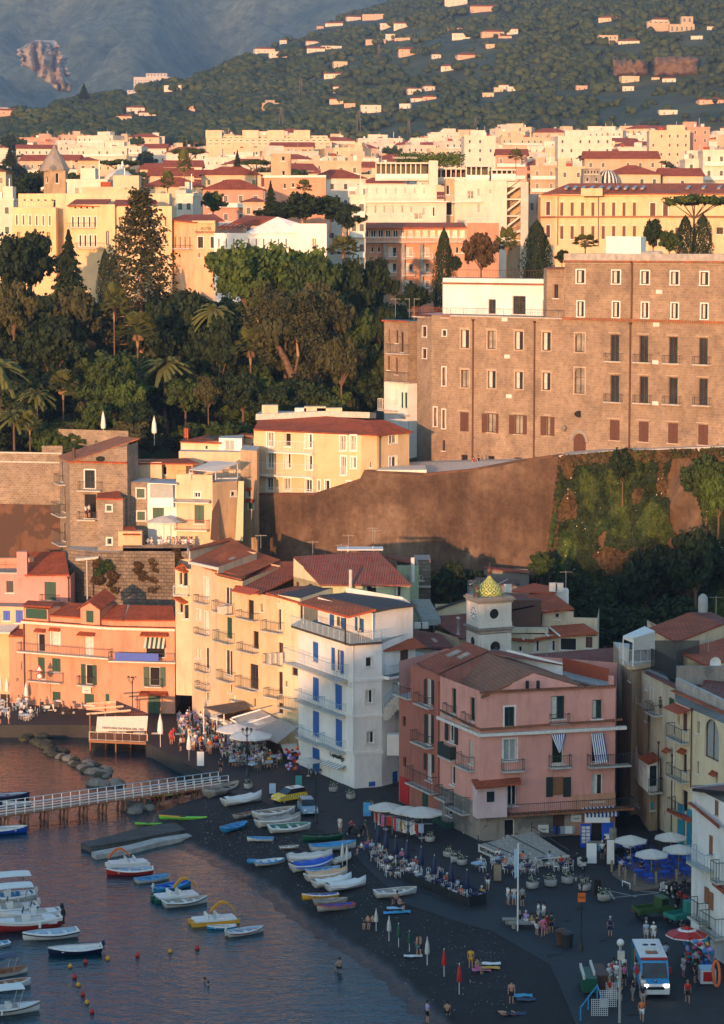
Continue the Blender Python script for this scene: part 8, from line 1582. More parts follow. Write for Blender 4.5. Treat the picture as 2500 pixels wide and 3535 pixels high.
 for x,y in((1355,775),(1380,790),(1396,795)):m=MB();p=G(x,y+35);m.box(p+Vector((0,-.1,.75)),(.25,.03,.35),'white');m.build('menu_card',b)
 seating([(1110,700),(1240,690),(1560,840),(1480,860)],'white','navy',11,W2,mind=1.7,ang=.5)
 seating([(780,545),(860,530),(1130,640),(1040,690)],'white','navy',12,'along the navy parasol row',mind=1.8,occ=.6)
 for x,y in((912,545),(962,580),(1022,620),(1092,650),(1180,690),(1262,745),(1368,790),(1465,840)):put(CL['navy'],G(x,y),0,'closed navy parasol with white tip in the terrace row','closed navy parasols',1.25)
 fr(13);b=thing('restaurant_awning','flat cream restaurant awning with lettering below the pink house','awning',G(350,700));q=[P(92,480,231.5),P(350,590,225.5),P(662,550,226.5),P(425,398,234)]
 m=MB();m.prism(q,(0,0,-.08),'worn');m.build('canopy',b)
 for i,(p,v)in enumerate(((q[0],q[1]),(q[1],q[2]))):d=v-p;m=MB();m.obox(p+Vector((0,-.02,.1)),d,(0,-.05,0),(0,0,-.75),'canvas');m.build('valance',b)
 t=(q[2]-q[1]);txt('SNACK BAR  RESTAURANT',q[1]+t*.48+Vector((0,-.15,-.22)),t,(t.y,-t.x,0),.5,'black',b);t=(q[1]-q[0]);txt('RISTORANTE',q[0]+t*.28+Vector((-.1,-.15,-.22)),t,(t.y,-t.x,0),.5,'black',b)
 for k in range(3):m=MB();a,c2=q[0]+(q[3]-q[0])*(k/2),q[1]+(q[2]-q[1])*(k/2);m.tube(a+Vector((0,0,.5)),c2+Vector((0,0,.5)),.05,'iron',n=5);m.tube(a,a+Vector((0,0,.9)),.05,'iron',n=5);m.build('frame_bar',b)
 for v in q[:3]:m=MB();m.tube((v.x,v.y+.1,1.5),v,.06,'iron',n=5);m.build('post',b)
 seating([(160,620),(350,690),(640,640),(600,600),(180,590)],'white','navy',12,'under the cream restaurant awning',occ=.45,mind=1.8);seating([(30,610),(130,625),(150,650),(50,645)],'white','pale',2,'beside the restaurant awning',occ=.4)
 for x,y in((430,752),(543,738),(648,720),(755,765),(875,828)):put(PL,G(x,y),R.random()*6,'round stone flower planter before the restaurant awning','stone flower planters',1.15)
 fr(12)
 for x,y in((1350,555),(1395,585),(1435,605),(1235,460),(862,262),(635,150),(742,195),(105,130)):put(PL,G(x,y),R.random()*6,'flower planter with white blooms '+('by the weathered pink house wall' if x>1200 else 'before the white house' if x>500 else 'beside the boats'),'white flower planters',1.0)
 fr(13);z=1.62;pts=[G(x,y,z)for x,y in((925,660),(1065,765),(1440,720),(1440,560),(1000,590))];m=MB();m.prism(pts,(0,0,-.25),'plank');tag(m.build('wooden_deck'),'low wooden deck under the blue tables','deck')
 seating([(945,640),(1075,730),(1400,690),(1400,580),(1180,560),(1030,600)],'blue','blue',19,'on the wooden deck',z=1.63,occ=.1,mind=1.7,ang=.1)
 for x,y,t in((985,650,'beige'),(1110,660,'black')):person('sit',G(x,y,1.62),.5,t,'black','dark','seated at a blue table')
 for x,y in((925,650),(973,675),(1010,705),(1068,735),(1200,720),(1328,705)):p=G(x,y,1.62);m=MB();m.tube(p,p+Vector((0,0,1.05)),.12,'wicker',n=8);tag(m.build('wooden_post'),'short wooden rope post at the deck edge','post','posts around the wooden deck')
 for x,y in((1040,600),(1170,690),(1290,580),(1340,660)):put(PR['cream'],G(x,y,1.62),.2,'cream octagonal parasol over the blue tables','cream parasols over the deck',1.0)
 seating([(940,500),(1090,490),(1100,530),(950,540)],'blue','white',3,'behind the cream parasols',occ=0)
 b=thing('ice_cream_kiosk','blue ice cream kiosk front with menu panels under a striped awning','kiosk',G(840,535));Yk=233.5
 def kp(x0,y0,x1,y1,mt,nm,d=.1,dy=0):m=MB();p,q=P(x0,y1,Yk+dy),P(x1,y1,Yk+dy);h=zat(x0,y0,Yk+dy)-p.z;m.obox(p,(q.x-p.x,0,0),(0,-d,0),(0,0,h),mt);m.build(nm,b)
 kp(728,350,792,500,'blue','menu_panel');kp(862,338,935,480,'blue','menu_panel');kp(795,345,860,520,'dark_inside','opening',.05,.3)
 for j in range(5):
  for i in range(2):kp(737+i*28,365+j*22,760+i*28,382+j*22,'trim' if(i+j)%2 else 'canvas','menu_card',.03,-.12)
 kp(768,470,860,540,'turquoise','counter',1.2);kp(772,455,856,470,'glass_lit','display_case',1.0,-.1);kp(875,410,903,520,'white','fridge',.8);kp(905,370,948,510,'glass_lit','bottle_fridge',.7);kp(755,310,912,342,'canvas_white','signboard',.06,-.3)
 fr(13);person('stand',G(864,570),.2,'white','navy','grey','ordering at the ice cream kiosk');person('stand',G(880,540),2,'black','black','dark','behind the kiosk customer')
terraces()
def wheel(m,c,r,w,ax='y'):m.tube(Vector(c)-Vector((0,w/2,0)),Vector(c)+Vector((0,w/2,0)),r,'rubber',n=14);m.tube(Vector(c)-Vector((0,w/2+.01,0)),Vector(c)+Vector((0,w/2+.01,0)),r*.55,'zinc',n=10)
def car(a,c,body,lab,police=False):
 A,B=G(*a),G(*c);r=thing('parked_car',lab,'car',(0,0,0),'cars on the piazza');L,Wd=3.5,1.55;m=MB();pr=[(-1.75,.35),(-1.75,.75),(-1.6,.95),(-.95,.98),(.75,.93),(1.55,.8),(1.72,.6),(1.75,.35)];n=len(pr)
 m.add([(x,-Wd/2,z)for x,z in pr]+[(x,Wd/2,z)for x,z in pr],[tuple(range(n)),tuple(range(n,2*n))[::-1]]+[(i,i+n,(i+1)%n+n,(i+1)%n)for i in range(n)],body);m.build('body',r)
 cb=[(-1.62,.95),(-1.45,1.4),(.1,1.43),(.85,.93)];m=MB();m.add([(x,s*(Wd/2-.04-(z-.9)*.25),z)for s in(-1,1)for x,z in cb],[(0,1,2,3),(7,6,5,4),(0,4,5,1),(2,6,7,3)],'glass');m.build('windows',r);m=MB();m.box((-.67,0,1.43),(1.6,Wd-.36,.06),'white' if police else body);m.build('roof',r)
 for x in(-1.15,1.15):
  for s in(-1,1):m=MB();wheel(m,(x,s*.68,.28),.28,.18);m.build('wheel',r)
 for s in(-1,1):m=MB();m.box((1.68,s*.55,.68),(.12,.28,.14),'white');m.build('headlight',r);m=MB();m.box((-1.75,s*.6,.8),(.06,.16,.3),'red');m.build('tail_light',r)
 if police:
  for k in range(12):
   m=MB()if k==0 else m
   for s in(-1,1):m.box((-1.5+k*.27,s*(Wd/2+.005),.62+(.09 if k%2 else 0)),(.13,.012,.09),'check');m.box((-1.36+k*.27,s*(Wd/2+.004),.7-(.09 if k%2 else 0)),(.12,.01,.09),'white')
  m.build('checker_band',r);m=MB();m.box((-.3,0,1.5),(.3,.5,.08),'glass_lit');m.build('roof_light',r)
 m=MB();m.box((1.765,0,.45),(.02,.5,.11),'white');m.build('number_plate',r)
 r.location=(A+B)/2;r.rotation_euler=(0,0,toward(A,B))
def vehicles():
 fr(12);car((400,205),(318,218),'paint_yellow','small yellow car with checkered band and white roof by the boats',True);car((448,250),(500,318),'paint_silverblue','small light blue hatchback parked beside the boats')
 fr(15);A,B=G(1270,470),G(1330,612);r=thing('minibus','blue and white minibus with red mirrors waiting at the stop','bus',(0,0,0));L,w=6.6,2.1;m=MB();pr=[(-3.3,.35),(-3.3,2.75),(2.0,2.75),(2.25,2.55),(2.75,1.35),(3.3,1.1),(3.4,.75),(3.4,.35)];n=len(pr)
 m.add([(x,s*w/2,z)for s in(-1,1)for x,z in pr],[tuple(range(n)),tuple(range(n,2*n))[::-1]],'sea_blue');m.add([(x,s*w/2,z)for s in(-1,1)for x,z in pr],[(i,i+n,(i+1)%n+n,(i+1)%n)for i in(0,1,5,6)],'boat_white');m.add([(x,s*w/2,z)for s in(-1,1)for x,z in pr],[(4,4+n,5+n,5),(3,3+n,4+n,4),(7,7+n,n,0),(2,2+n,3+n,3)],'sea_blue');m.build('body',r)
 def bx(c,d,mt,nm):m=MB();m.box(c,d,mt);m.build(nm,r)
 m=MB();m.add([(2.28,-.9,2.45),(2.28,.9,2.45),(2.76,.98,1.38),(2.76,-.98,1.38)],[(3,2,1,0)],'glass');m.v=[(a+.02,b_,c)for a,b_,c in m.v];m.build('windscreen',r);bx((2.12,0,2.72),(.25,2.0,.14),'red','front_band');bx((-.8,0,2.85),(1.7,1.3,.2),'boat_white','roof_unit');bx((.55,0,2.78),(.7,.9,.06),'glass','roof_hatch')
 for s in(-.3,.3):m=MB();m.lathe([(.22,0),(.22,.03),(.01,.03)],(-.9,s,2.955),'black',12);m.build('fan',r)
 for s in(-1,1):
  bx((.2,s*(w/2+.005),1.75),(3.2,.02,.8),'glass','side_window');bx((-2.3,s*(w/2+.006),1.5),(1.3,.02,2.2),'hull_green','side_panel');bx((-1.45,s*(w/2+.008),1.8),(.35,.02,1.3),'gold','side_panel');bx((-1.1,s*(w/2+.01),1.9),(.35,.02,1.1),'red','side_panel');bx((1.9,s*(w/2+.2),1.75),(.15,.22,.5),'red','mirror');bx((3.36,s*.8,1.0),(.1,.38,.18),'lamp_on','headlight');bx((2.2,s*(w/2+.005),1.2),(.8,.02,.9),'boat_white','door')
  for x in(-2.1,2.45):m=MB();wheel(m,(x,s*.92,.36),.36,.22);m.build('wheel',r)
 bx((3.41,0,.8),(.03,1.3,.22),'black','grille');bx((3.42,0,.45),(.03,.5,.12),'white','number_plate');bx((3.35,0,.45),(.14,2.0,.26),'boat_white','bumper');m=MB();m.add([(3.0,-.16,1.262),(3.0,.16,1.262),(3.22,0,1.17),(3.08,.16,1.22),(3.08,-.16,1.22)],[(0,1,3,2,4)],'hull_green');m.box((3.02,0,1.262),(.18,.1,.01),'white');m.box((3.02,.1,1.265),(.16,.08,.01),'red');m.build('emblem',r)
 r.location=(A+B)/2+Vector((0,1.0,0));r.rotation_euler=(0,0,toward(A,B))
 def ape(f,a,c,col1,lab):
  fr(f);A,B=G(*a),G(*c);r=thing('three_wheeler',lab,'three wheeler',(0,0,0),'three wheeled trucks on the piazza');m=MB();m.box((-.55,0,.62),(1.7,1.35,.08),col1)
  for s in(-1,1):m.box((-.55,s*.66,.78),(1.7,.05,.3),col1)
  m.box((-1.4,0,.78),(.05,1.35,.3),col1);m.build('cargo_bed',r);m=MB();pr=[(.35,.35),(.35,1.55),(1.0,1.6),(1.25,1.0),(1.5,.85),(1.45,.35)];n=6;m.add([(x,s*.6,z)for s in(-1,1)for x,z in pr],[tuple(range(n)),tuple(range(n,2*n))[::-1]]+[(i,i+n,(i+1)%n+n,(i+1)%n)for i in range(n)],col1);m.build('cab',r);m=MB();m.box((.75,0,1.25),(.5,1.22,.4),'glass');m.build('windows',r)
  for c_ in((-.9,.58,.25),(-.9,-.58,.25),(1.2,0,.25)):m=MB();wheel(m,c_,.25,.15);m.build('wheel',r)
  m=MB();m.box((-1.44,.5,.55),(.04,.14,.12),'red');m.build('tail_light',r);r.location=(A+B)/2;r.rotation_euler=(0,0,toward(A,B));r.scale=(1.15,)*3
 ape(13,(1110,945),(1250,930),'check','dark green three wheeled truck with empty bed');ape(13,(1310,985),(1440,960),'bluegreen_paint','teal three wheeled truck half hidden by the edge house')
 r=thing('scooter','','scooter');m=MB();m.box((-.35,0,.62),(.75,.3,.3),'ac_white');m.lathe([(.16,0),(.2,.1),(.16,.2)],(-.35,0,.45),'ac_white',8);m.tube((.45,0,.25),(.3,0,.95),.07,'ac_white');m.box((.42,0,.6),(.08,.4,.55),'ac_white');m.box((.05,0,.28),(.5,.3,.06),'ac_white');m.build('body',r);m=MB();m.box((-.3,0,.8),(.7,.28,.1),'black');m.build('saddle',r);m=MB();m.tube((.28,-.32,1.0),(.28,.32,1.0),.025,'black');m.tube((.28,.25,1.0),(.25,.3,1.25),.012,'black',n=4);m.ball((.24,.3,1.27),.06,'glass_lit',6);m.build('handlebar',r)
 for x in(-.55,.58):m=MB();wheel(m,(x,0,.25),.25,.12);m.build('wheel',r)
 m=MB();m.ball((.42,0,.88),.08,'glass_lit',8);m.build('headlight',r);m=MB();m.box((-.78,0,1.0),(.35,.38,.3),'black');m.build('top_box',r);sc0=freeze(r)
 for f,x,y,a,c,lb in((8,310,830,.1,'ac_white','white scooter parked before the salmon house'),(8,425,845,.2,'black','dark scooter parked before the salmon house'),(13,735,635,1.8,'ac_white','white scooter behind the stone planters'),(13,955,570,.6,'black','dark scooter behind the cream parasol'),(13,1035,575,.5,'black','dark scooter behind the cream parasol'),(12,760,435,2.6,'black','dark scooter with rider near the beach boats'),(13,1265,790,2.3,'ac_white','white scooter at the end of the parked row'),(13,1310,805,2.3,'black','black scooter in the parked row by the edge house'),(13,1345,830,2.3,'black','black scooter in the parked row by the edge house'),(13,1375,850,2.3,'hull_red','red scooter in the parked row by the edge house'),(13,1400,780,2.3,'black','black scooter in the parked row by the edge house'),(13,1360,890,2.2,'black','black scooter in the parked row by the edge house'),(13,1390,1065,2,'hull_red','red scooter beside the red parasol')):
  fr(f);o=put(sc0,G(x,y),a,lb,'scooters',1.15);k=[q for q in(LASTKIDS or KID[sc0.name])if q.name.startswith('body')][0];k.material_slots[0].link='OBJECT';k.material_slots[0].material=MT[c]
 fr(12);person('sit',G(745,425)+Vector((0,0,.35)),1,'red','black','dark','riding the dark scooter')
vehicles()
def beach_life():
 def q(f,L):
  fr(f)
  for pose,x,y,t,b,h,w,*a in L:person(pose,GB(x,y),a[0]if a else R.random()*6,t,b,h,w)
 q(12,[('stand',675,412,'beige','beige','dark','photographing near the boats',2.5),('walk',833,425,'green','green','dark','walking past the parasol row',1),('walk',1595,765,'navy','white','dark','walking by the fenced terrace',3),('sit',810,540,'white','navy','dark','at the first table of the parasol row'),('sit',850,520,'pink','blue','fair','at the first table of the parasol row'),('sit',1045,895,'bare','black','dark','on a towel by the white boat',1),('sit',1030,860,'bare','navy','dark','on a towel by the white boat',4),('sit',850,1005,'bare','black','dark','sitting by closed beach parasol',-1),('sit',880,1005,'bare','navy','dark','sitting by closed beach parasol',-1),('stand',1155,1172,'bare','teal','dark','embracing on the beach',1.5),('stand',1176,1170,'bare','black','dark','embracing on the beach',-1.5)])
 q(13,[('stand',278,855,'white','pale blue','dark','by the flagpole, left of three',2),('stand',316,860,'beige','pale blue','dark','by the flagpole, middle of three',3),('stand',366,862,'grey','black','dark','by the flagpole, right of three',.5),('stand',457,1045,'black','white','dark','in the group around the bench'),('stand',497,1055,'pink','pink','dark','in the group around the bench'),('stand',520,1035,'red','red','dark','in the group around the bench'),('stand',547,1030,'green','navy','dark','in the group around the bench'),('stand',467,960,'white','white','dark','behind the bench group'),('stand',500,965,'white','grey','dark','behind the bench group'),('sit',352,985,'black','grey','fair','on the bench by the flagpole'),('sit',390,985,'lilac','white','grey','on a white chair by the bench'),('sit',425,1000,'yellow','white','dark','on the bench in the group'),('stand',914,1055,'navy','navy','grey','alone in the middle of the piazza',3),('walk',1138,1085,'pale blue','beige','grey','walking together across the piazza',0),('walk',1184,1092,'white','white','grey','walking together across the piazza',0),('sit',110,620,'white','white','dark','left of the restaurant awning'),('stand',46,1255,'yellow','yellow','dark','standing on the sand in swimwear',3)])
 q(15,[('stand',670,603,'bare','black','dark','standing hands on hips on the sand',0),('lie',650,655,'bare','black','dark','lying on the sand by a dark bag',1.4),('stand',293,692,'lilac','black','dark','standing near the bottom edge',2),('sit',382,668,'bare','black','dark','sitting on dark sand near bottom edge'),('sit',515,468,'bare','pink','dark','on a pink towel',1),('walk',1255,685,'orange','white','fair','walking away below the minibus',3),('walk',1460,600,'red','black','fair','carrying a green bag right of minibus',0),('stand',1362,425,'pale blue','navy','dark','behind the minibus',3),('stand',1440,485,'beige','white','dark','by the red parasol stall',2),('stand',1497,455,'beige','black','dark','by the red parasol stall',4),('stand',1492,510,'black','black','dark','before the ice chest',1),('stand',1260,615,'navy','grey','grey','at the minibus door',0)])
 fr(15)
 for i in range(17):rp('stand',G(1095+R.random()*165,440+R.random()*160,1.5),'queueing for the minibus')
 fr(14);person('sit',G(1523,338,-.15),-2.5,'bare','black','dark','crouching in the shallow water')
 for x,y in((920,452),(935,472)):person('stand',G(x,y,-1.45),R.random()*6,'bare','navy','dark','swimming with head above water')
 fr(16);person('stand',(P(1027,1390,241.2)),2,'green','green','dark','on the balcony of the slim white house',.95)
 fr(9);person('stand',P(1046,640,259.5),2,'white','grey','dark','on the corner terrace of the pink house');person('stand',P(1120,655,254.6),1,'pink','pink','dark','on the corner terrace of the pink house');fr(18);person('stand',P(1400,790,204.5),2.5,'bare','grey','dark','leaning on the edge house balcony');person('stand',P(1500,850,202),2.5,'black','black','dark','on the green balcony of the edge house')
 fr(5)
 for i in range(22):x=875+R.random()*345;rp('sit',P(x,793,321.5),'on the upper dining terrace')
 put(PR['cream'],P(1022,790,322),0,'wide cream parasol over the upper dining terrace','parasols of the upper terrace',1.5)
 for x,y,Y in((645,128,350),(962,158,350)):put(CL['white'],P(x,y,Y),0,'closed white parasol on the garden terrace above','closed white parasols',1.35)
 person('stand',P(535,612,324),1,'white','navy','dark','on the stone house balcony');person('stand',P(556,605,324.2),1,'white','black','dark','on the stone house balcony')
 for x,y in((1195,375),(1215,378),(1282,382)):person('sit',P(x,y,326),0,'red' if x==1215 else 'white','navy','dark','under the roof terrace awning')
 fr(4);
 for x,y,t in((500,1066,'red'),(522,1062,'black')):person('stand',P(x,y,340),1,t,'black','dark','walking below the monastery wall')
 for x,y,t in((1600,985,'grey'),(1614,988,'pale blue')):person('stand',P(x,y,317),1,t,'navy','dark','at the far right of the monastery street')
 for f,x,y,c,s,lb in((12,900,1018,'cream',1.1,'closed beige beach parasol beside sitting bathers'),(12,980,1080,'cream',1.2,'closed blue topped cream parasol'),(12,1040,1118,'green',1.15,'closed green parasol on white pole'),(12,1107,1145,'green',1.0,'closed dark green parasol by the couple'),(12,1218,1230,'cream',1.3,'white pole with pale folded parasol'),(15,368,482,'red',1.15,'closed pink red parasol nearer the couple'),(15,436,562,'red',1.25,'closed bright red parasol lowest on the sand'),(12,690,610,'cream',1.2,'closed striped beach parasol among the boats'),(12,718,622,'cream',1.2,'closed beach parasol among the boats')):fr(f);put(CL[c],GB(x,y),0,lb,'closed beach parasols',s)
 for f,x,y,c,lb in((15,535,458,'pinkish','pink'),(15,720,572,'turquoise','turquoise'),(15,738,590,'navy','navy'),(12,1020,882,'pale_blue','pale blue patterned'),(12,1060,905,'turquoise','turquoise patterned'),(12,1000,910,'sea_blue','blue'),(15,690,652,'navy','dark'),(15,580,430,'canvas_white','white'),(15,576,448,'gold','yellow'),(12,1130,1180,'canvas_white','small white')):
  fr(f);p=GB(x,y,.03);m=MB();vs=[(p.x+i*.3-.75,p.y+j*.25-.4,p.z+.05+R.uniform(0,.09))for j in range(4)for i in range(6)];m.add(vs,[(j*6+i,j*6+i+1,j*6+i+7,j*6+i+6)for j in range(3)for i in range(5)],c);tag(m.build('beach_towel'),lb+' crumpled towel on the dark sand','towel')
 fr(13);p=G(338,1018);m=MB();m.tube(p,(p.x,p.y,zat(338,470,p.y)),.07,'white',n=8);b=thing('flagpole','tall white flagpole with a limp blue white flag','flagpole',p);m.build('pole',b);m=MB();z=zat(338,500,p.y);m.prism([p+Vector((-.05,0,z-1.5)),p+Vector((-.35,.1,z-1.7)),p+Vector((-.3,0,z-4.1)),p+Vector((-.05,0,z-3.9))],(0,-.05,0),'pale_blue');m.build('flag',b)
 lathe_lamp(733,1138,6.2,'tall black street lamp with an orange sign on the piazza');p=G(733,1138);b=MB();b.box(p+Vector((0,-.15,4.4)),(.62,.05,.75),'orange');tag(b.build('lamp_sign'),'small orange sign lettered TAXI on the lamp post','sign');txt('TAXI',p+Vector((0,-.2,4.4)),(1,0,0),(0,-1,0),.22,'black',bpy.data.objects['lamp_sign'])
 fr(12);lathe_lamp(525,350,5.5,'black street lamp beside the light blue car');lathe_lamp(1098,650,5.0,'black street lamp in the navy parasol row');fr(8);lathe_lamp(1540,1225,5.2,'black street lamp at the crowded waterfront terrace');lathe_lamp(826,830,4.5,'black four armed lamp behind the pier restaurant')
 fr(8);p=G(248,825);b=thing('road_sign','triangular and round road signs on one pole by the salmon house','road sign',p);m=MB();m.tube(p,p+Vector((0,0,5.4)),.04,'zinc',n=6);m.build('pole',b);m=MB();z=5.0;m.prism([p+Vector((-.45,-.06,z)),p+Vector((.45,-.06,z)),p+Vector((0,-.06,z+.85))],(0,.03,0),'red');m.prism([p+Vector((-.3,-.09,z+.09)),p+Vector((.3,-.09,z+.09)),p+Vector((0,-.09,z+.62))],(0,.02,0),'white');m.build('triangle_sign',b)
 m=MB();mm=[(p.x+.42*math.cos(a),p.y-.06,p.z+4.4+.42*math.sin(a))for a in[k*.4 for k in range(16)]];m.prism(mm,(0,.03,0),'red');m.prism([(p.x+.28*math.cos(k*.4),p.y-.09,p.z+4.4+.28*math.sin(k*.4))for k in range(16)],(0,.02,0),'white');m.build('round_sign',b)
 for f,x,y,c,lb in((13,610,1100,'frame_brown','brown cylindrical litter bin'),(13,648,1118,'iron','black litter bin with domed lid')):fr(f);p=G(x,y);m=MB();m.lathe([(.4,0),(.48,1.1),(.5,1.15),(.3,1.3),(.02,1.35)],p,c,12);tag(m.build('litter_bin'),lb,'litter bin')
 fr(13);m=MB();p=G(420,1010);m.box(p+Vector((0,.5,.45)),(3.6,.7,.12),'grey_render');m.box(p+Vector((-1.4,.5,.2)),(.3,.6,.4),'grey_render');m.box(p+Vector((1.4,.5,.2)),(.3,.6,.4),'grey_render');tag(m.build('stone_bench'),'dark stone bench behind the standing group','bench');m=MB();p=G(310,975);m.box(p+Vector((0,0,.45)),(1.8,.6,.1),'grey_render');m.box(p+Vector((0,0,.2)),(1.3,.4,.4),'grey_render');tag(m.build('stone_bench'),'short dark stone bench left of the flagpole','bench')
 m=MB();a,c=G(990,740),G(1040,760);m.obox(a+Vector((0,0,.45)),c-a,(0,.35,0),(0,0,.05),'white');m.obox(a,(c-a)*.05,(0,.35,0),(0,0,.45),'white');m.obox(a+(c-a)*.95,(c-a)*.05,(0,.35,0),(0,0,.45),'white');tag(m.build('white_bench'),'small white bench at the deck corner','bench')
 for a,c in(((905,765),(1080,805)),((905,812),(1240,778)),((940,820),(905,765)),((1060,765),(1245,780))):p,v=G(*a,1.509),G(*c,1.509);d=(v-p);n=Vector((-d.y,d.x,0)).normalized()*.09;m=MB();m.poly([p-n,v-n,v+n,p+n],'worn');struct(m.build('road_marking'))
 fr(13);r=thing('red_parasol','red and white panelled parasol over the beach goods stall','parasol',G(1390,1215));p=G(1390,1215);m=MB()
 for k in range(8):
  a0,a1=k*math.pi/4+.02,(k+1)*math.pi/4-.02;e=lambda a,q,z:p+Vector((math.cos(a)*q,math.sin(a)*q,z));m.poly([e(a0,1.7,2.3),e(a1,1.7,2.3),e(a1,.05,2.95),e(a0,.05,2.95)],'red');m.poly([e(a0,.8,2.66),e(a1,.8,2.66),e(a1,.55,2.77),e(a0,.55,2.77)],'white');m.poly([e(a0,1.7,2.3),e(a0,1.7,2.2),e(a1,1.7,2.2),e(a1,1.7,2.3)],'white')
 m.build('canopy',r);m=MB();m.tube(p,p+Vector((0,0,2.95)),.04,'white');m.build('pole',r)
 b=thing('beach_toy_stall','stall crammed with coloured beach toys along the edge house','stall',G(1450,1250))
 for k in range(60):x=1370+R.random()*190;p=G(x,1230+(x-1370)*.35);m=MB();m.ball(p+Vector((0,R.random()*.8,.2+R.random()*2.2)),R.uniform(.12,.3),R.choice(['sea_blue','turquoise','red','gold','pinkish','blue','teal','lilac']),7,sx=R.uniform(.5,1.1),sz=R.uniform(.6,1.3));m.build('toy',b,uv=False)
 fr(18);r=thing('ice_cream_chest','white ice cream chest freezer with red poster','freezer',G(1400,1620));p=G(1420,1600);m=MB();m.box(p+Vector((0,.4,.55)),(1.2,1.5,1.05),'boat_white');m.build('cabinet',r);m=MB();m.box(p+Vector((0,.4,1.1)),(1.15,1.45,.06),'pale_blue');m.build('lid',r);m=MB();m.box(p+Vector((0,-.37,.6)),(.8,.03,.75),'red');m.build('poster',r)
 m=MB();p=G(1525,1640)+Vector((0,0,1.0));m.path([p+Vector((.25*math.cos(a),.4*math.sin(a),.9*math.sin(a)))for a in[k*2*math.pi/16 for k in range(17)]],.12,'orange');tag(m.build('life_ring'),'orange life ring leaning by the ice cream chest','life ring')
 p=P(1160,830,210);m=MB();m.box(p,(1.05,.06,1.4),'canvas_white');m.box(p+Vector((.12,-.04,.1)),(.65,.03,1.0),'blue');o=tag(m.build('tobacco_sign'),'blue and white projecting sign with a letter T','sign');txt('T',p+Vector((.12,-.09,.1)),(1,0,0),(0,-1,0),.95,'white',o)
 fr(15)
 for k,(x,y)in enumerate(((1065,665),(1105,625),(1130,590))):
  p=G(x,y);m=MB()
  for i in range(9):m.tube(p+Vector((-.6+i*.15,0,.1)),p+Vector((-.6+i*.15+(.0),0,1.4)),.02,'white',n=4);m.tube(p+Vector((-.6,0,.15+i*.15)),p+Vector((.6,0,.15+i*.15)),.02,'white',n=4)
  tag(m.build('lattice_panel'),'white lattice screen panel near the waste containers','panel','white lattice panels')
 for x,y,c in((1020,560,'hull_green'),(1065,545,'frame_brown')):p=G(x,y);r=thing('waste_container',('green' if c=='hull_green' else 'brown')+' wheeled waste container with pale lid','waste container',p);m=MB();m.box(p+Vector((0,1.2,.75)),(1.1,3.2,1.1),c);m.build('bin',r);m=MB();m.box(p+Vector((-.45,1.2,1.4)),(.16,3.3,.35),'canvas');m.build('lid',r)
 p=G(1155,690);m=MB();m.tube(p,(p.x,p.y,zat(1155,330,p.y)),.1,'concrete',n=8);r=thing('camera_mast','pale mast with boxes and round head at the bus stop','mast',p);m.build('pole',r);m=MB();z=zat(1158,330,p.y);m.ball((p.x,p.y,z),.28,'trim',10);m.build('head',r);m=MB();m.box((p.x+.05,p.y-.1,zat(1158,385,p.y)),(.5,.3,.6),'canvas');m.build('box',r)
 a,c=P(990,205,214),G(1130,495);k=12;m=MB();pts=[a+(Vector(c)-a)*(i/k)-Vector((0,0,1.2*math.sin(math.pi*i/k)))for i in range(k+1)];m.path(pts,.05,'sea_blue',n=5);tag(m.build('blue_cable'),'blue cable sagging from the lamp post to the bus stop','cable')
 fr(15);p=G(1000,690);m=MB();m.path([G(980,680)+Vector((0,0,1)),G(1055,580)+Vector((0,0,1)),G(1075,640)+Vector((0,0,1))],.05,'sea_blue')
 for x,y in((980,680),(1015,632),(1055,580)):m.tube(G(x,y),G(x,y)+Vector((0,0,1.1)),.05,'sea_blue')
 tag(m.build('blue_railing'),'blue metal railing in front of the waste containers','railing')
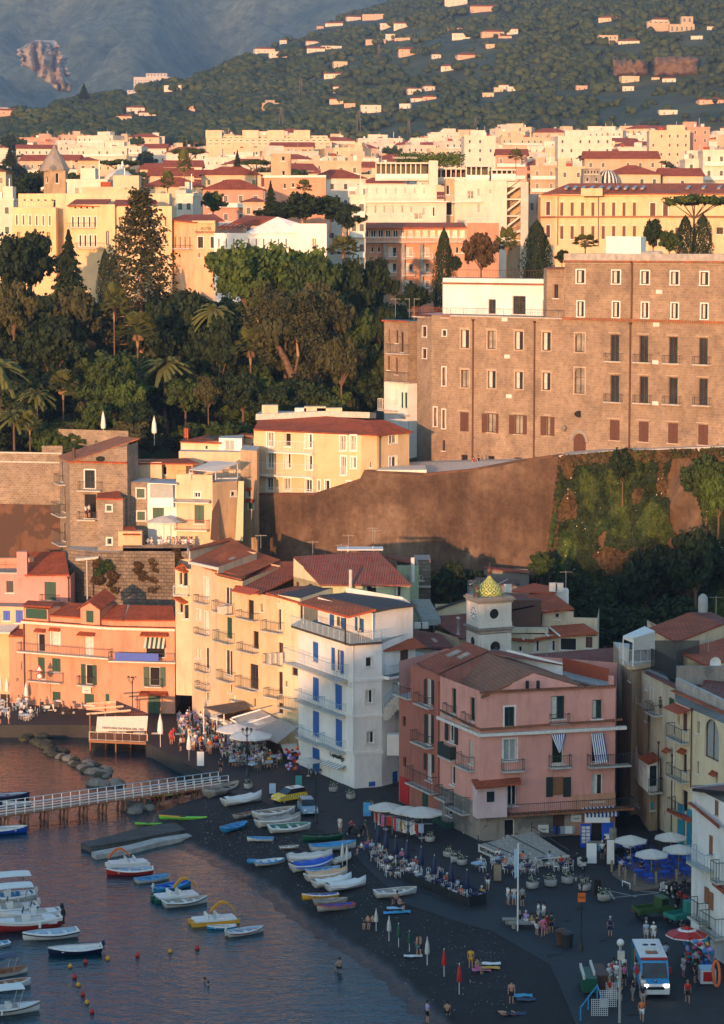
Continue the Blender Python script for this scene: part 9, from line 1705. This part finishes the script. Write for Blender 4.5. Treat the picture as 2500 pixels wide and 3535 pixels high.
 n_=1500;C=[];fr(0)
 while len(C)<n_:
  x,y=R.uniform(690,1750),R.uniform(2730,3500);p=GB(x,y)
  if p.z>1.47 or p.z<.05:continue
  if y>2960 and R.random()<.8:continue
  C.append((p.x,p.y,p.z+.03))
 C=np.array(C);o=obj('pebbles',qmesh('pebbles',C,np.tile([0,-.3,1.],(n_,1))+rng.normal(size=(n_,3))*.3,rng.uniform(.05,.15,n_),['boulder','worn'],rng.choice([0,1],n_,p=[.93,.07])));tag(o,'scattered pale pebbles on the dark beach','pebbles');struct(o,'stuff')
beach_life()
# ---- haze: one closed box of air round the camera and the whole scene
m=bpy.data.materials.new('haze');m.use_nodes=True;n=m.node_tree;n.nodes.clear();o_=n.nodes.new('ShaderNodeOutputMaterial');v=n.nodes.new('ShaderNodeVolumePrincipled');v.inputs['Color'].default_value=(.3,.55,1,1);v.inputs['Density'].default_value=8e-5;v.inputs['Anisotropy'].default_value=.0;n.links.new(v.outputs[0],o_.inputs['Volume']);MT['haze']=m
mb=MB();mb.box((0,3150,394),(3400,7200,812),'haze');struct(mb.build('haze',uv=False),'stuff')
for o in list(col.objects):
 if o.parent is None and o.get('used')==0:
  for c in kids(o):bpy.data.objects.remove(c)
  bpy.data.objects.remove(o)
top={}
for o in col.objects:
 if o.parent is None and o.get('label'):top.setdefault(o['label'],[]).append(o)
ORD='leftmost second third fourth fifth sixth seventh eighth ninth tenth'.split()
for lb,os_ in top.items():
 if 1<len(os_)<=10:
  os_.sort(key=lambda o:topx(o.location if o.location.length>1 else sum((Vector(c)for c in o.bound_box),Vector())/8)[0])
  for i,o in enumerate(os_):
   if len(lb.split())>14:lb=lb.replace(', dark hair','').replace(', fair hair','').replace(', grey hair','')
   o['label']=lb+(', leftmost' if i==0 else(', rightmost' if i==len(os_)-1 else f', {ORD[i]} from left'))
   if not o.get('group'):o['group']=lb[:60]
for o in col.objects:
 if o.parent is None and len(o.get('label','').split())>16:print('LONG',o.name,o['label'])
 if 'used' in o:del o['used']
